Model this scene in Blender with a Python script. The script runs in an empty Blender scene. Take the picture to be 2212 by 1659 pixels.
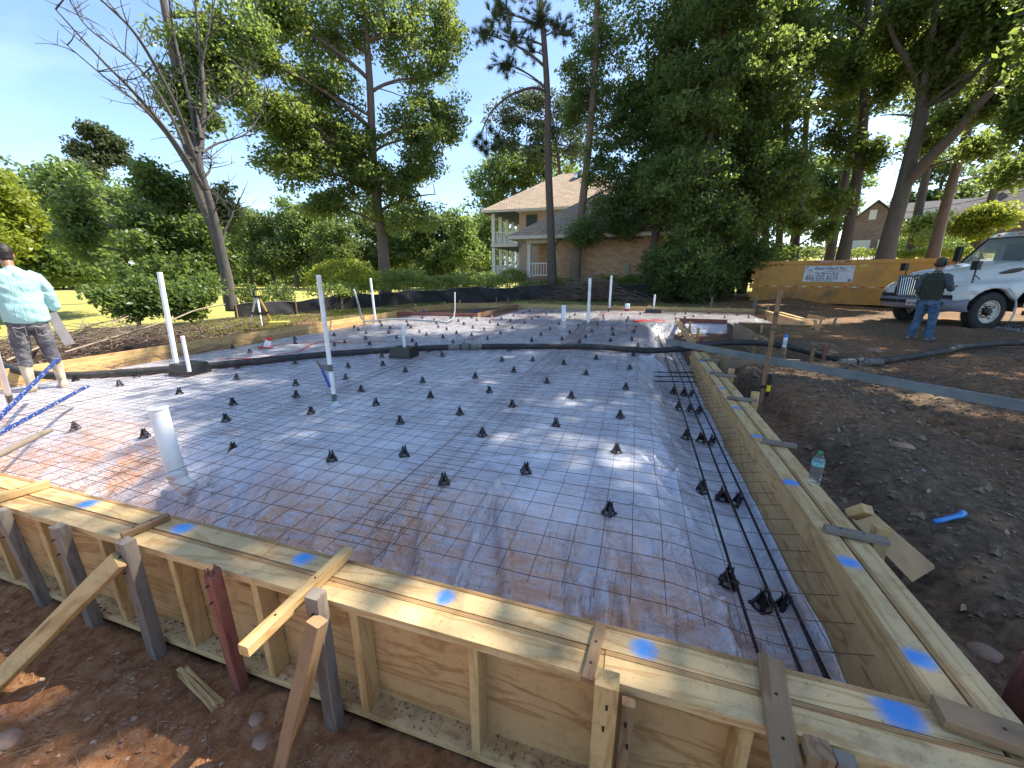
import bpy, math, random, time
import numpy as np
from mathutils import Vector, Matrix
T0 = time.time()
R = math.radians
sc = bpy.context.scene
COL = sc.collection

# ------------------------------------------------------------------ camera, sky, sun, exposure
CAM_H = 1.28                       # metres above the top of the formwork (z = 0)
YAW, PITCH, FPX = R(17.35), math.atan((829.5 - 594) / 850), 850.0
cam_d = bpy.data.cameras.new('camera'); cam = bpy.data.objects.new('camera', cam_d); COL.objects.link(cam)
cam.location = (0, 0, CAM_H); cam.rotation_euler = (R(90) - PITCH, 0, YAW)
cam_d.sensor_width = 36; cam_d.lens = 36 * FPX / 2212; cam_d.clip_start = 0.02; cam_d.clip_end = 3000
sc.camera = cam

SUN_EL, SUN_AZ = R(52), R(52)       # azimuth clockwise from +Y (the long side of the slab)
w = bpy.data.worlds.new('World'); sc.world = w; w.use_nodes = True
nt = w.node_tree; nt.nodes.clear()
sky = nt.nodes.new('ShaderNodeTexSky'); sky.sky_type = 'NISHITA'; sky.sun_disc = False
sky.sun_elevation = SUN_EL; sky.sun_rotation = SUN_AZ; sky.air_density = 0.9; sky.dust_density = 0.5; sky.ozone_density = 2.6
bg = nt.nodes.new('ShaderNodeBackground'); bg.inputs[1].default_value = 0.14
wo = nt.nodes.new('ShaderNodeOutputWorld')
# thin cirrus streaks in the sky itself
tc = nt.nodes.new('ShaderNodeTexCoord'); mp = nt.nodes.new('ShaderNodeMapping')
mp.inputs['Rotation'].default_value = (0.3, 0.5, 0.9); mp.inputs['Scale'].default_value = (1.2, 5.0, 9.0)
ns = nt.nodes.new('ShaderNodeTexNoise'); ns.inputs['Scale'].default_value = 1.3; ns.inputs['Detail'].default_value = 6; ns.inputs['Distortion'].default_value = .6
cr = nt.nodes.new('ShaderNodeValToRGB'); cr.color_ramp.elements[0].position = .52; cr.color_ramp.elements[1].position = .85
cr.color_ramp.elements[1].color = (.16, .16, .16, 1)
mx = nt.nodes.new('ShaderNodeMixRGB'); mx.inputs['Color2'].default_value = (6, 6.6, 7.4, 1)
nt.links.new(tc.outputs['Generated'], mp.inputs[0]); nt.links.new(mp.outputs[0], ns.inputs['Vector'])
nt.links.new(ns.outputs['Fac'], cr.inputs[0]); nt.links.new(cr.outputs[0], mx.inputs['Fac'])
nt.links.new(sky.outputs[0], mx.inputs['Color1']); nt.links.new(mx.outputs[0], bg.inputs[0]); nt.links.new(bg.outputs[0], wo.inputs[0])

sl = bpy.data.lights.new('sun', 'SUN'); sun = bpy.data.objects.new('sun', sl); COL.objects.link(sun)
sl.energy = 5.0; sl.angle = R(0.55); sl.color = (1.0, .93, .80)
sdir = Vector((math.sin(SUN_AZ) * math.cos(SUN_EL), math.cos(SUN_AZ) * math.cos(SUN_EL), math.sin(SUN_EL)))
sun.rotation_euler = sdir.to_track_quat('Z', 'Y').to_euler()
vs = sc.view_settings; vs.view_transform = 'Standard'; vs.look = 'None'; vs.gamma = 1; vs.exposure = 1.3; vs.use_curve_mapping = False
sc.cycles.max_bounces = 6; sc.cycles.diffuse_bounces = 3; sc.cycles.glossy_bounces = 3
sc.cycles.transparent_max_bounces = 8; sc.cycles.transmission_bounces = 5
sc.cycles.sample_clamp_indirect = 6

# ------------------------------------------------------------------ helpers
CA, SA, CP, SP = math.cos(YAW), math.sin(YAW), math.cos(PITCH), math.sin(PITCH)
def ray(u, v):
    x = u - 1106; up = 829.5 - v
    y = FPX * CP + up * SP; z = up * CP - FPX * SP
    return x * CA - y * SA, x * SA + y * CA, z
def P(u, v, z=0.0):                 # the point of the level plane z seen at u, v
    d = ray(u, v); t = (z - CAM_H) / d[2]
    return d[0] * t, d[1] * t
def at(u, v, dist):                 # the point seen at u, v, dist metres away over the ground
    d = ray(u, v); t = dist / math.hypot(d[0], d[1])
    return Vector((d[0] * t, d[1] * t, CAM_H + d[2] * t))

rng = np.random.default_rng(11)
random.seed(5)

def _hash(ix, iy, s):
    h = (ix.astype(np.int64) * 374761393 + iy.astype(np.int64) * 668265263 + s * 1442695041) & 0xffffffff
    h = ((h ^ (h >> 13)) * 1274126177) & 0xffffffff
    return ((h ^ (h >> 16)) & 0xffff) / 65535.0
def vnoise(x, y, s=0):
    x = np.asarray(x, float); y = np.asarray(y, float)
    ix = np.floor(x); iy = np.floor(y); fx = x - ix; fy = y - iy
    fx = fx * fx * (3 - 2 * fx); fy = fy * fy * (3 - 2 * fy)
    ix = ix.astype(np.int64); iy = iy.astype(np.int64)
    a = _hash(ix, iy, s); b = _hash(ix + 1, iy, s); c = _hash(ix, iy + 1, s); d = _hash(ix + 1, iy + 1, s)
    return (a + (b - a) * fx) * (1 - fy) + (c + (d - c) * fx) * fy
def fbm(x, y, s=0, o=4):
    t = 0; a = .5
    for k in range(o):
        t = t + a * (vnoise(x, y, s + k * 17) - .5); x = x * 2.03 + 3.1; y = y * 2.03 + 1.7; a *= .5
    return t
def ss(a, b, x):
    t = np.clip((x - a) / (b - a), 0, 1); return t * t * (3 - 2 * t)

class MB:
    """collects verts and faces of one mesh; g is a per-vertex grain coordinate"""
    def __init__(s): s.v = []; s.f = []; s.g = []; s.n = 0
    def add(s, vs_, fs, gs=None):
        k = len(s.v); s.v += [tuple(p) for p in vs_]; s.f += [tuple(i + k for i in f) for f in fs]
        s.g += [tuple(q) for q in (gs if gs is not None else vs_)]
        return s
    def box(s, x0, x1, y0, y1, z0, z1, b=0):
        return s.beam(((x0 + x1) / 2, (y0 + y1) / 2, z0), ((x0 + x1) / 2, (y0 + y1) / 2, z1), abs(x1 - x0), abs(y1 - y0), side=(1, 0, 0), b=b)
    def beam(s, p0, p1, w_, h_, side=None, seg=1, b=0.0, jit=0):
        """rectangular bar from p0 to p1; w_ along side, h_ across; b chamfers the long edges"""
        p0 = Vector(p0); p1 = Vector(p1); d = (p1 - p0); L = d.length; d.normalize()
        if side is None: side = d.cross(Vector((0, 0, 1))) if abs(d.z) < .95 else Vector((1, 0, 0))
        a = Vector(side); a = (a - d * a.dot(d)).normalized(); c = d.cross(a)
        if b > 0:
            pr = [(-w_/2 + b, -h_/2), (w_/2 - b, -h_/2), (w_/2, -h_/2 + b), (w_/2, h_/2 - b), (w_/2 - b, h_/2), (-w_/2 + b, h_/2), (-w_/2, h_/2 - b), (-w_/2, -h_/2 + b)]
        else: pr = [(-w_/2, -h_/2), (w_/2, -h_/2), (w_/2, h_/2), (-w_/2, h_/2)]
        n = len(pr); vv = []; gg = []; o = [random.uniform(0, 60) for _ in range(3)]
        for i in range(seg + 1):
            t = i / seg; q = p0 + d * L * t
            for (e, k) in pr:
                jj = (random.uniform(-jit, jit), random.uniform(-jit, jit)) if jit else (0, 0)
                vv.append(q + a * (e + jj[0]) + c * (k + jj[1])); gg.append((L * t + o[0], e + o[1], k + o[2]))
        ff = [tuple(range(n))[::-1], tuple(range(seg * n, seg * n + n))]
        for i in range(seg):
            for k in range(n):
                ff.append((i*n + k, i*n + (k+1) % n, (i+1)*n + (k+1) % n, (i+1)*n + k))
        return s.add(vv, ff, gg)
    def tube(s, pts, rad, n=8, cap=True, rx=None):
        pts = [Vector(p) for p in pts]; m = len(pts)
        if not hasattr(rad, '__len__'): rad = [rad] * m
        base = len(s.v); o = random.uniform(0, 50); L = 0
        t0 = (pts[1] - pts[0]).normalized(); a = t0.cross(Vector((0, 0, 1)))
        if a.length < .05: a = Vector((1, 0, 0))
        a.normalize(); vv = []; gg = []
        for i, p in enumerate(pts):
            t = (pts[min(i + 1, m - 1)] - pts[max(i - 1, 0)]).normalized()
            a = (a - t * a.dot(t)); a = a.normalized() if a.length > 1e-6 else Vector((1, 0, 0)); c = t.cross(a)
            if i: L += (p - pts[i - 1]).length
            for k in range(n):
                th = 2 * math.pi * k / n
                vv.append(p + (a * math.cos(th) + c * math.sin(th)) * rad[i]); gg.append((L + o, math.cos(th) * rad[i], math.sin(th) * rad[i]))
        ff = [(i*n + k, i*n + (k+1) % n, (i+1)*n + (k+1) % n, (i+1)*n + k) for i in range(m - 1) for k in range(n)]
        if cap and n > 2: ff += [tuple(range(n))[::-1], tuple(range((m-1)*n, m*n))]
        return s.add(vv, ff, gg)
    def lathe(s, prof, n=24, mat=None, cap=True):
        """prof: (radius, z) pairs about local z"""
        mat = mat or Matrix(); vv = []
        for (r_, z_) in prof:
            for k in range(n): th = 2*math.pi*k/n; vv.append(mat @ Vector((r_*math.cos(th), r_*math.sin(th), z_)))
        m = len(prof)
        ff = [(i*n + k, i*n + (k+1) % n, (i+1)*n + (k+1) % n, (i+1)*n + k) for i in range(m-1) for k in range(n)]
        if cap: ff += [tuple(range(n))[::-1], tuple(range((m-1)*n, m*n))]
        return s.add(vv, ff)
    def ell(s, c, r, nu=10, nv=7, mat=None):
        mat = mat or Matrix(); c = Vector(c); vv = []; ff = []
        for j in range(nv + 1):
            ph = math.pi * j / nv
            for i in range(nu):
                th = 2*math.pi*i/nu; q = Vector((r[0]*math.sin(ph)*math.cos(th), r[1]*math.sin(ph)*math.sin(th), r[2]*math.cos(ph)))
                vv.append(c + mat @ q)
        for j in range(nv):
            for i in range(nu):
                ff.append((j*nu + i, (j+1)*nu + i, (j+1)*nu + (i+1) % nu, j*nu + (i+1) % nu))
        return s.add(vv, ff)
    def loft(s, rings, n=16, cap=True):
        """rings: (centre, half width, half depth, side axis, depth axis)"""
        vv = []
        for (c, a, b, ax, ay) in rings:
            c = Vector(c); ax = Vector(ax).normalized(); ay = Vector(ay).normalized()
            for k in range(n): th = 2*math.pi*k/n; vv.append(c + ax*a*math.cos(th) + ay*b*math.sin(th))
        m = len(rings)
        ff = [(i*n + k, i*n + (k+1) % n, (i+1)*n + (k+1) % n, (i+1)*n + k) for i in range(m-1) for k in range(n)]
        if cap: ff += [tuple(range(n))[::-1], tuple(range((m-1)*n, m*n))]
        return s.add(vv, ff)
    def mesh(s, name, smooth=False):
        me = bpy.data.meshes.new(name); me.from_pydata(s.v, [], s.f)
        if s.g:
            at_ = me.attributes.new('g', 'FLOAT_VECTOR', 'POINT'); at_.data.foreach_set('vector', np.array(s.g, dtype=np.float32).ravel())
        if smooth: me.shade_smooth()
        me.update(); return me

def link(name, me, m=None, parent=None, loc=None):
    o = bpy.data.objects.new(name, me); COL.objects.link(o)
    if m is not None and me is not None and not me.materials: me.materials.append(m)
    if parent is not None: o.parent = parent
    if loc is not None: o.location = loc
    return o
def obj(name, mb, m, parent=None, smooth=False, loc=None): return link(name, mb.mesh(name, smooth), m, parent, loc)
def tag(o, label=None, cat=None, group=None, kind=None):
    if label: o['label'] = label
    if cat: o['category'] = cat
    if group: o['group'] = group
    if kind: o['kind'] = kind
    return o
def empty(name, loc=(0, 0, 0), rz=0, label=None, cat=None, group=None):
    o = bpy.data.objects.new(name, None); COL.objects.link(o); o.location = loc; o.rotation_euler = (0, 0, rz)
    o.empty_display_size = .1
    return tag(o, label, cat, group)
KIDS = {}
def copy_tree(o, parent=None):
    c = o.copy(); COL.objects.link(c)
    if parent is not None: c.parent = parent
    for ch in [q for q in COL.objects if q.parent == o]: copy_tree(ch, c)
    return c
def npmesh(name, v, f, nper=4, smooth=False, attrs=None):
    """mesh from numpy arrays: v (N,3), f (M,nper)"""
    me = bpy.data.meshes.new(name); n = len(v); m = len(f)
    me.vertices.add(n); me.vertices.foreach_set('co', np.asarray(v, np.float32).ravel())
    me.loops.add(m * nper); me.loops.foreach_set('vertex_index', np.asarray(f, np.int32).ravel())
    me.polygons.add(m); me.polygons.foreach_set('loop_start', np.arange(m, dtype=np.int32) * nper)
    me.polygons.foreach_set('loop_total', np.full(m, nper, np.int32))
    if smooth: me.polygons.foreach_set('use_smooth', np.ones(m, bool))
    for k, a in (attrs or {}).items():
        at_ = me.attributes.new(k, 'FLOAT', 'POINT'); at_.data.foreach_set('value', np.asarray(a, np.float32).ravel())
    me.update(calc_edges=True); me.validate(); return me
def evaluated(o):
    dg = bpy.context.evaluated_depsgraph_get(); me = bpy.data.meshes.new_from_object(o.evaluated_get(dg)); return me
def text_mesh(s, size, depth=0.004, shear=0, bold=0.0, align='CENTER', space=1, sx=1.0):
    c = bpy.data.curves.new('lettering', 'FONT'); c.body = s; c.size = size; c.extrude = depth; c.offset = bold
    c.shear = shear; c.align_x = align; c.space_character = space; c.resolution_u = 2
    o = bpy.data.objects.new('lettering', c); COL.objects.link(o); me = evaluated(o)
    bpy.data.objects.remove(o); me.transform(Matrix.Diagonal((sx, 1, 1, 1))); me.materials.clear(); return me

# ------------------------------------------------------------------ materials
def mat(name):
    m = bpy.data.materials.new(name); m.use_nodes = True; return m, m.node_tree, m.node_tree.nodes['Principled BSDF']
def N(nt_, typ, **kw):
    n = nt_.nodes.new(typ)
    for k, v in kw.items():
        if k.startswith('i_'): n.inputs[k[2:].replace('_', ' ')].default_value = v
        else: setattr(n, k, v)
    return n
def ramp(nt_, src, stops):
    r_ = N(nt_, 'ShaderNodeValToRGB'); e = r_.color_ramp.elements
    while len(e) < len(stops): e.new(.5)
    for q, (p, c) in zip(e, stops): q.position = p; q.color = (*c, 1) if len(c) == 3 else c
    nt_.links.new(src, r_.inputs[0]); return r_.outputs[0]
def mixc(nt_, f, a, b, typ='MIX'):
    m = N(nt_, 'ShaderNodeMixRGB', blend_type=typ)
    for sck, v in ((m.inputs[0], f), (m.inputs[1], a), (m.inputs[2], b)):
        if hasattr(v, 'links'): nt_.links.new(v, sck)
        elif isinstance(v, (int, float)): sck.default_value = v
        else: sck.default_value = (*v, 1)
    return m.outputs[0]
def noise(nt_, vec, scale, detail=4, dist=0, rough=.5, sc3=None, rot=None):
    if sc3 or rot:
        mp_ = N(nt_, 'ShaderNodeMapping')
        if sc3: mp_.inputs['Scale'].default_value = sc3
        if rot: mp_.inputs['Rotation'].default_value = rot
        nt_.links.new(vec, mp_.inputs[0]); vec = mp_.outputs[0]
    n = N(nt_, 'ShaderNodeTexNoise'); n.inputs['Scale'].default_value = scale; n.inputs['Detail'].default_value = detail
    n.inputs['Distortion'].default_value = dist; n.inputs['Roughness'].default_value = rough
    nt_.links.new(vec, n.inputs['Vector']); return n.outputs['Fac']
def bump(nt_, b, h, strength=.3, dist=.01, prev=None):
    n = N(nt_, 'ShaderNodeBump'); n.inputs['Strength'].default_value = strength; n.inputs['Distance'].default_value = dist
    nt_.links.new(h, n.inputs['Height'])
    if prev is not None: nt_.links.new(prev, n.inputs['Normal'])
    nt_.links.new(n.outputs[0], b.inputs['Normal']); return n.outputs[0]
def pos(nt_): return N(nt_, 'ShaderNodeNewGeometry').outputs['Position']
def oco(nt_): return N(nt_, 'ShaderNodeTexCoord').outputs['Object']
def attr(nt_, name, out='Fac'): return N(nt_, 'ShaderNodeAttribute', attribute_name=name).outputs[out]
def math_(nt_, op, a, b=None, c=None):
    n = N(nt_, 'ShaderNodeMath', operation=op)
    for i, v in enumerate((a, b, c)):
        if v is None: continue
        if hasattr(v, 'links'): nt_.links.new(v, n.inputs[i])
        else: n.inputs[i].default_value = v
    return n.outputs[0]

def plain(name, col, rough=.5, metal=0, var=.15, scale=8, bmp=.15, spec=.5, dirt=None):
    m, t, b = mat(name); o = oco(t); f = noise(t, o, scale, 6)
    lo = tuple(c * (1 - var) for c in col); hi = tuple(min(1, c * (1 + var)) for c in col)
    c = ramp(t, f, [(.3, lo), (.7, hi)])
    if dirt:
        f2 = noise(t, o, scale * .35, 8, .3, .7); k = ramp(t, f2, [(.5, (0, 0, 0)), (.68, (1, 1, 1))]); c = mixc(t, k, c, dirt)
    t.links.new(c, b.inputs['Base Color']); b.inputs['Roughness'].default_value = rough; b.inputs['Metallic'].default_value = metal
    b.inputs['Specular IOR Level'].default_value = spec
    if bmp: bump(t, b, noise(t, o, scale * 4, 5), bmp, .004)
    return m

def wood(name, light, dark, dirt=(.10, .06, .035), dirt_amt=.45, ring=14.0, ply=False, paint=False, rough=.62, red=None):
    """sawn softwood: grain runs along g.x; paint = blue marks from a mesh attribute"""
    m, t, b = mat(name); g = attr(t, 'g', 'Vector')
    big = noise(t, g, 1.0, 4, .9, .5, sc3=(.9, ring * .55, ring * .55))
    rings = N(t, 'ShaderNodeMath', operation='SINE'); t.links.new(math_(t, 'MULTIPLY', big, 42.0 if ply else 34.0), rings.inputs[0])
    rr = ramp(t, rings.outputs[0], [(.0, (0, 0, 0)), (.55, (.25, .25, .25)), (1, (1, 1, 1))])
    fine = noise(t, g, 1.0, 5, .1, .6, sc3=(3.5, 260, 260))
    c = mixc(t, rr, light, dark)
    c = mixc(t, math_(t, 'MULTIPLY', fine, .35), c, dark)
    # knots
    vo = N(t, 'ShaderNodeTexVoronoi'); mpv = N(t, 'ShaderNodeMapping'); mpv.inputs['Scale'].default_value = (1.7, 9, 9)
    t.links.new(g, mpv.inputs[0]); t.links.new(mpv.outputs[0], vo.inputs['Vector']); vo.inputs['Scale'].default_value = 1.0
    kn = ramp(t, vo.outputs['Distance'], [(.05, (1, 1, 1)), (.12, (0, 0, 0))])
    c = mixc(t, math_(t, 'MULTIPLY', kn, .75), c, tuple(q * .35 for q in dark))
    # dirt speckles and smears, wood tone drift
    p = pos(t)
    d1 = noise(t, p, 9, 8, .4, .72); d2 = noise(t, p, 55, 4, .2, .7)
    dd = ramp(t, d1, [(.50, (0, 0, 0)), (.72, (1, 1, 1))]); ds = ramp(t, d2, [(.60, (0, 0, 0)), (.70, (1, 1, 1))])
    c = mixc(t, math_(t, 'MULTIPLY', dd, dirt_amt), c, dirt)
    c = mixc(t, math_(t, 'MULTIPLY', ds, dirt_amt), c, dirt)
    tone = noise(t, p, 1.3, 3); c = mixc(t, ramp(t, tone, [(.35, (0, 0, 0)), (.7, (.35, .35, .35))]), c, tuple(q * .55 for q in dark))
    if ply:   # laminations show on the upward edge
        sx = N(t, 'ShaderNodeSeparateXYZ'); t.links.new(N(t, 'ShaderNodeNewGeometry').outputs['True Normal'], sx.inputs[0])
        sg = N(t, 'ShaderNodeSeparateXYZ'); t.links.new(g, sg.inputs[0])
        st = N(t, 'ShaderNodeMath', operation='SINE'); t.links.new(math_(t, 'MULTIPLY', sg.outputs['Z'], 2 * math.pi / .0075), st.inputs[0])
        lam = ramp(t, st.outputs[0], [(.35, (1, 1, 1)), (.6, (0, 0, 0))])
        edge = math_(t, 'GREATER_THAN', sx.outputs['Z'], .6)
        c = mixc(t, math_(t, 'MULTIPLY', math_(t, 'MULTIPLY', lam, edge), .65), c, tuple(q * .35 for q in dark))
    if paint:
        pa = attr(t, 'paint'); nn = noise(t, p, 34, 8, .6, .85)
        f = ramp(t, math_(t, 'ADD', pa, math_(t, 'MULTIPLY', math_(t, 'SUBTRACT', nn, .5), 1.3)), [(.28, (0, 0, 0)), (.50, (.45, .45, .45)), (.95, (.93, .93, .93))])
        c = mixc(t, f, c, (.030, .25, .64))
    t.links.new(c, b.inputs['Base Color']); b.inputs['Roughness'].default_value = rough; b.inputs['Specular IOR Level'].default_value = .35
    n1 = bump(t, b, fine, .25, .002); bump(t, b, big, .12, .01, n1)
    return m

M = {}
M['pine'] = wood('new_pine', (.60, .41, .18), (.44, .26, .095))
M['plate'] = wood('plate_pine', (.64, .465, .235), (.48, .30, .12), paint=True, dirt=(.16, .07, .035), dirt_amt=.55)
M['ply'] = wood('plywood', (.58, .365, .16), (.40, .21, .075), ply=True, ring=9)
M['grey'] = wood('weathered_wood', (.24, .20, .16), (.15, .12, .095), dirt_amt=.3)
M['brown'] = wood('old_brown_wood', (.30, .19, .10), (.19, .105, .05), dirt_amt=.4)
M['redwood'] = wood('red_stained_wood', (.27, .10, .07), (.17, .055, .04), dirt_amt=.35)
M['stain'] = wood('stained_old_form', (.36, .27, .17), (.24, .14, .07), dirt=(.48, .45, .40), dirt_amt=.6)
M['pvc'] = plain('white_pvc', (.74, .75, .74), .32, var=.05, scale=6, bmp=.02, dirt=(.58, .53, .46))
M['black'] = plain('black_plastic', (.012, .012, .013), .38, bmp=.05)
M['rubber'] = plain('black_rubber', (.022, .022, .022), .72, var=.4, scale=14, bmp=.4, dirt=(.075, .06, .05))
M['steel_dark'] = plain('dark_rebar', (.035, .028, .028), .5, metal=.7, scale=60, bmp=.5)
M['wire'] = plain('rusty_wire', (.15, .070, .042), .6, metal=.4, scale=30, bmp=0)
M['galv'] = plain('grey_straightedge', (.17, .185, .18), .55, metal=.15, var=.25, scale=5, bmp=.2, dirt=(.24, .22, .19))
M['tape'] = plain('grey_duct_tape', (.115, .115, .12), .45, bmp=.1)
M['red'] = plain('red_tape', (.48, .03, .03), .4, bmp=.05)
M['blue'] = plain('blue_paint', (.02, .06, .33), .4, var=.2, bmp=.1)
M['rock'] = plain('rock', (.30, .185, .12), .85, var=.35, scale=12, bmp=.7)
M['white_trim'] = plain('white_trim', (.72, .71, .68), .5, var=.05, bmp=0)
# ------------------------------------------------------------------ terrain
NEAR_Y, RIGHT_X, LEFT_X, FAR_Y = 1.255, 0.97, -8.43, 17.78
def inrect(x, y, a, b, c, d, s=.12):
    return ss(a - s, a, x) * (1 - ss(b, b + s, x)) * ss(c - s, c, y) * (1 - ss(d, d + s, y))
def ground_z(x, y):
    x = np.asarray(x, float); y = np.asarray(y, float)
    z = np.full(np.broadcast(x, y).shape, -.13)
    # behind and left of the slab
    z = z + ss(19, 27, y) * .3 * ss(-16, -9, x)
    z = z - .85 * ss(-11.5, -19, x) * ss(30, 5, y) - .55 * ss(-13, -25, x)
    # street rising to the right and behind
    az = x * .34 + y * .94
    z = z + 4.3 * ss(27, 62, az) * ss(2, 12, x - .12 * (y - 25)) + .9 * ss(13, 30, x) * ss(32, 20, az)
    # lower bank along the near formwork
    near = 1 - ss(1.0, 1.16, y) if False else np.where(y < 1.06, 1.0, 0.0)
    z = np.where((y < 1.06) & (x < 1.5), -.64 + .05 * fbm(x * 1.4, y * 1.4, 3), z)
    z = np.where((y < 1.06), np.maximum(z, -.64 + .34 * ss(1.0, 2.2, x)), z)
    # soil to the right of the formwork
    rz = -.27 + .10 * ss(2.2, 6, x) + 0 * y
    rz = rz + .26 * np.exp(-(((x - 2.25) / .62) ** 2 + ((y - 5.4) / 1.25) ** 2)) + .12 * np.exp(-(((x - 2.1) / .5) ** 2 + ((y - 3.4) / .8) ** 2))
    rz = rz + .20 * np.exp(-(((x - 3.4) / .7) ** 2 + ((y - 9.6) / .8) ** 2)) + .14 * np.exp(-(((x - 3.3) / .5) ** 2 + ((y - 7.5) / .5) ** 2))
    rz = rz - .13 * np.exp(-(((x - 1.72) / .16) ** 2 + ((y - 3.95) / .22) ** 2)) - .22 * np.exp(-(((x - 1.55) / .2) ** 2 + ((y - 6.4) / .9) ** 2))
    rz = rz - .10 * ss(1.25, .8, np.abs(x - 1.3) * 2.6) * ss(1.0, 1.6, y)
    z = np.where((x > 1.13) & (y >= 1.06) & (y < 13) & (x < 12), rz * (1 - ss(7, 12, x)) + z * ss(7, 12, x), z)
    z = z + .35 * np.exp(-(((x - 6.9) / 1.1) ** 2 + ((y - 21.9) / .7) ** 2)) * .7
    # under the slab, the pit and the side bay
    z = np.where((x > LEFT_X - .1) & (x < 1.08) & (y > 1.06) & (y < FAR_Y + .1), -.80, z)
    z = np.where((x >= 1.08) & (x < 2.64) & (y > 7.55) & (y < 13.4), -.44 + .10 * fbm(x * 2, y * 2, 9) * 2, z)
    z = np.where((x >= 1.08) & (x < 4.5) & (y > 12.32) & (y < FAR_Y + .1), np.where((x < 2.7) & (y < 13.4), z, -.80), z)
    z = np.where((x > LEFT_X - .12) & (x < -5.3) & (y > 12.95) & (y < FAR_Y), -.33 + .08 * fbm(x * 2, y * 2, 4), z)
    # relief
    d = np.hypot(x, y); amp = np.where(d < 25, 1, .4)
    in_slab = (x > LEFT_X - .1) & (x < 1.08) & (y > 1.06) & (y < FAR_Y)
    dirt = (x > -13) & (x < 30) & (y < 27)
    rel = .10 * fbm(x * .8, y * .8, 21, 3) + .075 * fbm(x * 3.1, y * 3.1, 31, 4) + .075 * np.abs(fbm(x * 9, y * 9, 41, 3)) * (.4 + vnoise(x * 1.3, y * 1.3, 19))
    rel = rel + .016 * vnoise(x * 22, y * 22, 77)
    z = z + np.where(in_slab, 0, np.where(dirt, rel, .15 * fbm(x * .1, y * .1, 5, 3)))
    # tyre tread prints pressed in the soil
    def tread(cx, cy, ang, wd, L, pitch=.20):
        ca, sa = math.cos(ang), math.sin(ang); a = (x - cx) * ca + (y - cy) * sa; b = -(x - cx) * sa + (y - cy) * ca
        m_ = ss(wd, wd * .8, np.abs(b)) * ss(L, L * .75, np.abs(a))
        return -m_ * (.025 + .075 * ss(-.3, .3, np.sin(2 * np.pi * (a + .25 * np.abs(b)) / pitch)))
    z = z + tread(3.55, 4.1, 2.0, .22, 1.3) + tread(4.6, 4.3, 2.05, .22, 1.5) + tread(6.6, 7.2, 1.2, .25, 1.6) + tread(3.9, 2.7, 2.2, .25, .9)
    z = z + tread(7.6, 8.3, 2.6, .22, 1.6) + tread(5.6, 6.0, 2.3, .2, 1.2)
    return z

def spaced(lo, hi, zones, far):
    """coordinates fine in the middle zone, growing outward"""
    a, b, st = zones; xs = list(np.arange(a, b, st)); s = st; q = b
    while q < hi: xs.append(q); s = min(s * 1.12, far); q += s
    s = st; q = a
    while q > lo: s = min(s * 1.12, far); q -= s; xs.insert(0, q)
    return np.array(xs)
gx = spaced(-900, 900, (-5.0, 7.0, .045), 40); gy = spaced(-30, 1500, (-.3, 8.5, .045), 40)
X, Y = np.meshgrid(gx, gy); Z = ground_z(X, Y)
def grid_faces(nx, ny):
    i = np.arange(nx - 1); j = np.arange(ny - 1); I, J = np.meshgrid(i, j); a = (J * nx + I).ravel()
    return np.stack([a, a + 1, a + nx + 1, a + nx], 1)
# cover: 0 dirt, 1 grass;  tone: 0 brown soil, 1 orange clay
edge = fbm(X * .5, Y * .5, 8, 3) * 2.5
grass = np.clip(ss(-11.0, -13.0, X + edge * .4) * 1.0 + ss(24.5, 28, Y + edge - .0 * X) + ss(15, 20, X + edge) * ss(22, 26, Y + edge) , 0, 1)
strip = ss(-8.7, -9.2, X + edge * .15) * ss(6, 8.5, Y + edge * .5) + ss(18.1, 18.6, Y + edge * .1) * ss(0, -3, X)
patch = ss(-.02, .14, fbm(X * 1.1, Y * 1.1, 55, 3))
grass = np.clip(np.maximum(grass, strip * patch), 0, 1)
clay = np.clip(ss(1.4, .6, X) * ss(2, .5, Y) + .35 * ss(-.05, .15, fbm(X * .6, Y * .6, 61, 3)), 0, 1)
leafl = ss(-8.6, -9.2, X) * ss(9.5, 7.5, Y)
me = npmesh('ground', np.stack([X.ravel(), Y.ravel(), Z.ravel()], 1), grid_faces(len(gx), len(gy)), smooth=True,
            attrs={'grass': grass, 'clay': clay, 'litter': leafl})
m, t, b = mat('soil_and_grass'); p = pos(t)
n1 = noise(t, p, 1.6, 7, .3, .6); n2 = noise(t, p, 14, 8, .5, .7); n3 = noise(t, p, 90, 5, 0, .7)
brown = ramp(t, n2, [(.30, (.082, .055, .034)), (.50, (.185, .127, .080)), (.68, (.31, .22, .145))])
orange = ramp(t, n2, [(.28, (.23, .088, .036)), (.5, (.50, .22, .092)), (.7, (.66, .38, .20))])
c = mixc(t, math_(t, 'MULTIPLY', attr(t, 'clay'), ramp(t, n1, [(.3, (.7, .7, .7)), (.6, (1, 1, 1))])), brown, orange)
c = mixc(t, ramp(t, n3, [(.62, (0, 0, 0)), (.74, (.6, .6, .6))]), c, (.36, .28, .20))
c = mixc(t, attr(t, 'litter'), c, ramp(t, n2, [(.35, (.03, .02, .014)), (.6, (.09, .055, .035))]))
gr = ramp(t, n2, [(.3, (.24, .24, .06)), (.6, (.42, .39, .12)), (.8, (.50, .43, .17))])
c = mixc(t, attr(t, 'grass'), c, gr)
t.links.new(c, b.inputs['Base Color']); b.inputs['Roughness'].default_value = .95; b.inputs['Specular IOR Level'].default_value = .12
q1 = bump(t, b, n2, 1.0, .06); bump(t, b, n3, .8, .014, q1)
M['soil'] = m
tag(link('ground', me, m), kind='structure')

def slabpoly_strip(name, pts, m_, z, label=None):
    mb = MB(); mb.add([(x, y, z_) for x, y, z_ in pts], [tuple(range(len(pts)))]); return tag(obj(name, mb, m_), kind='structure')

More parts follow.
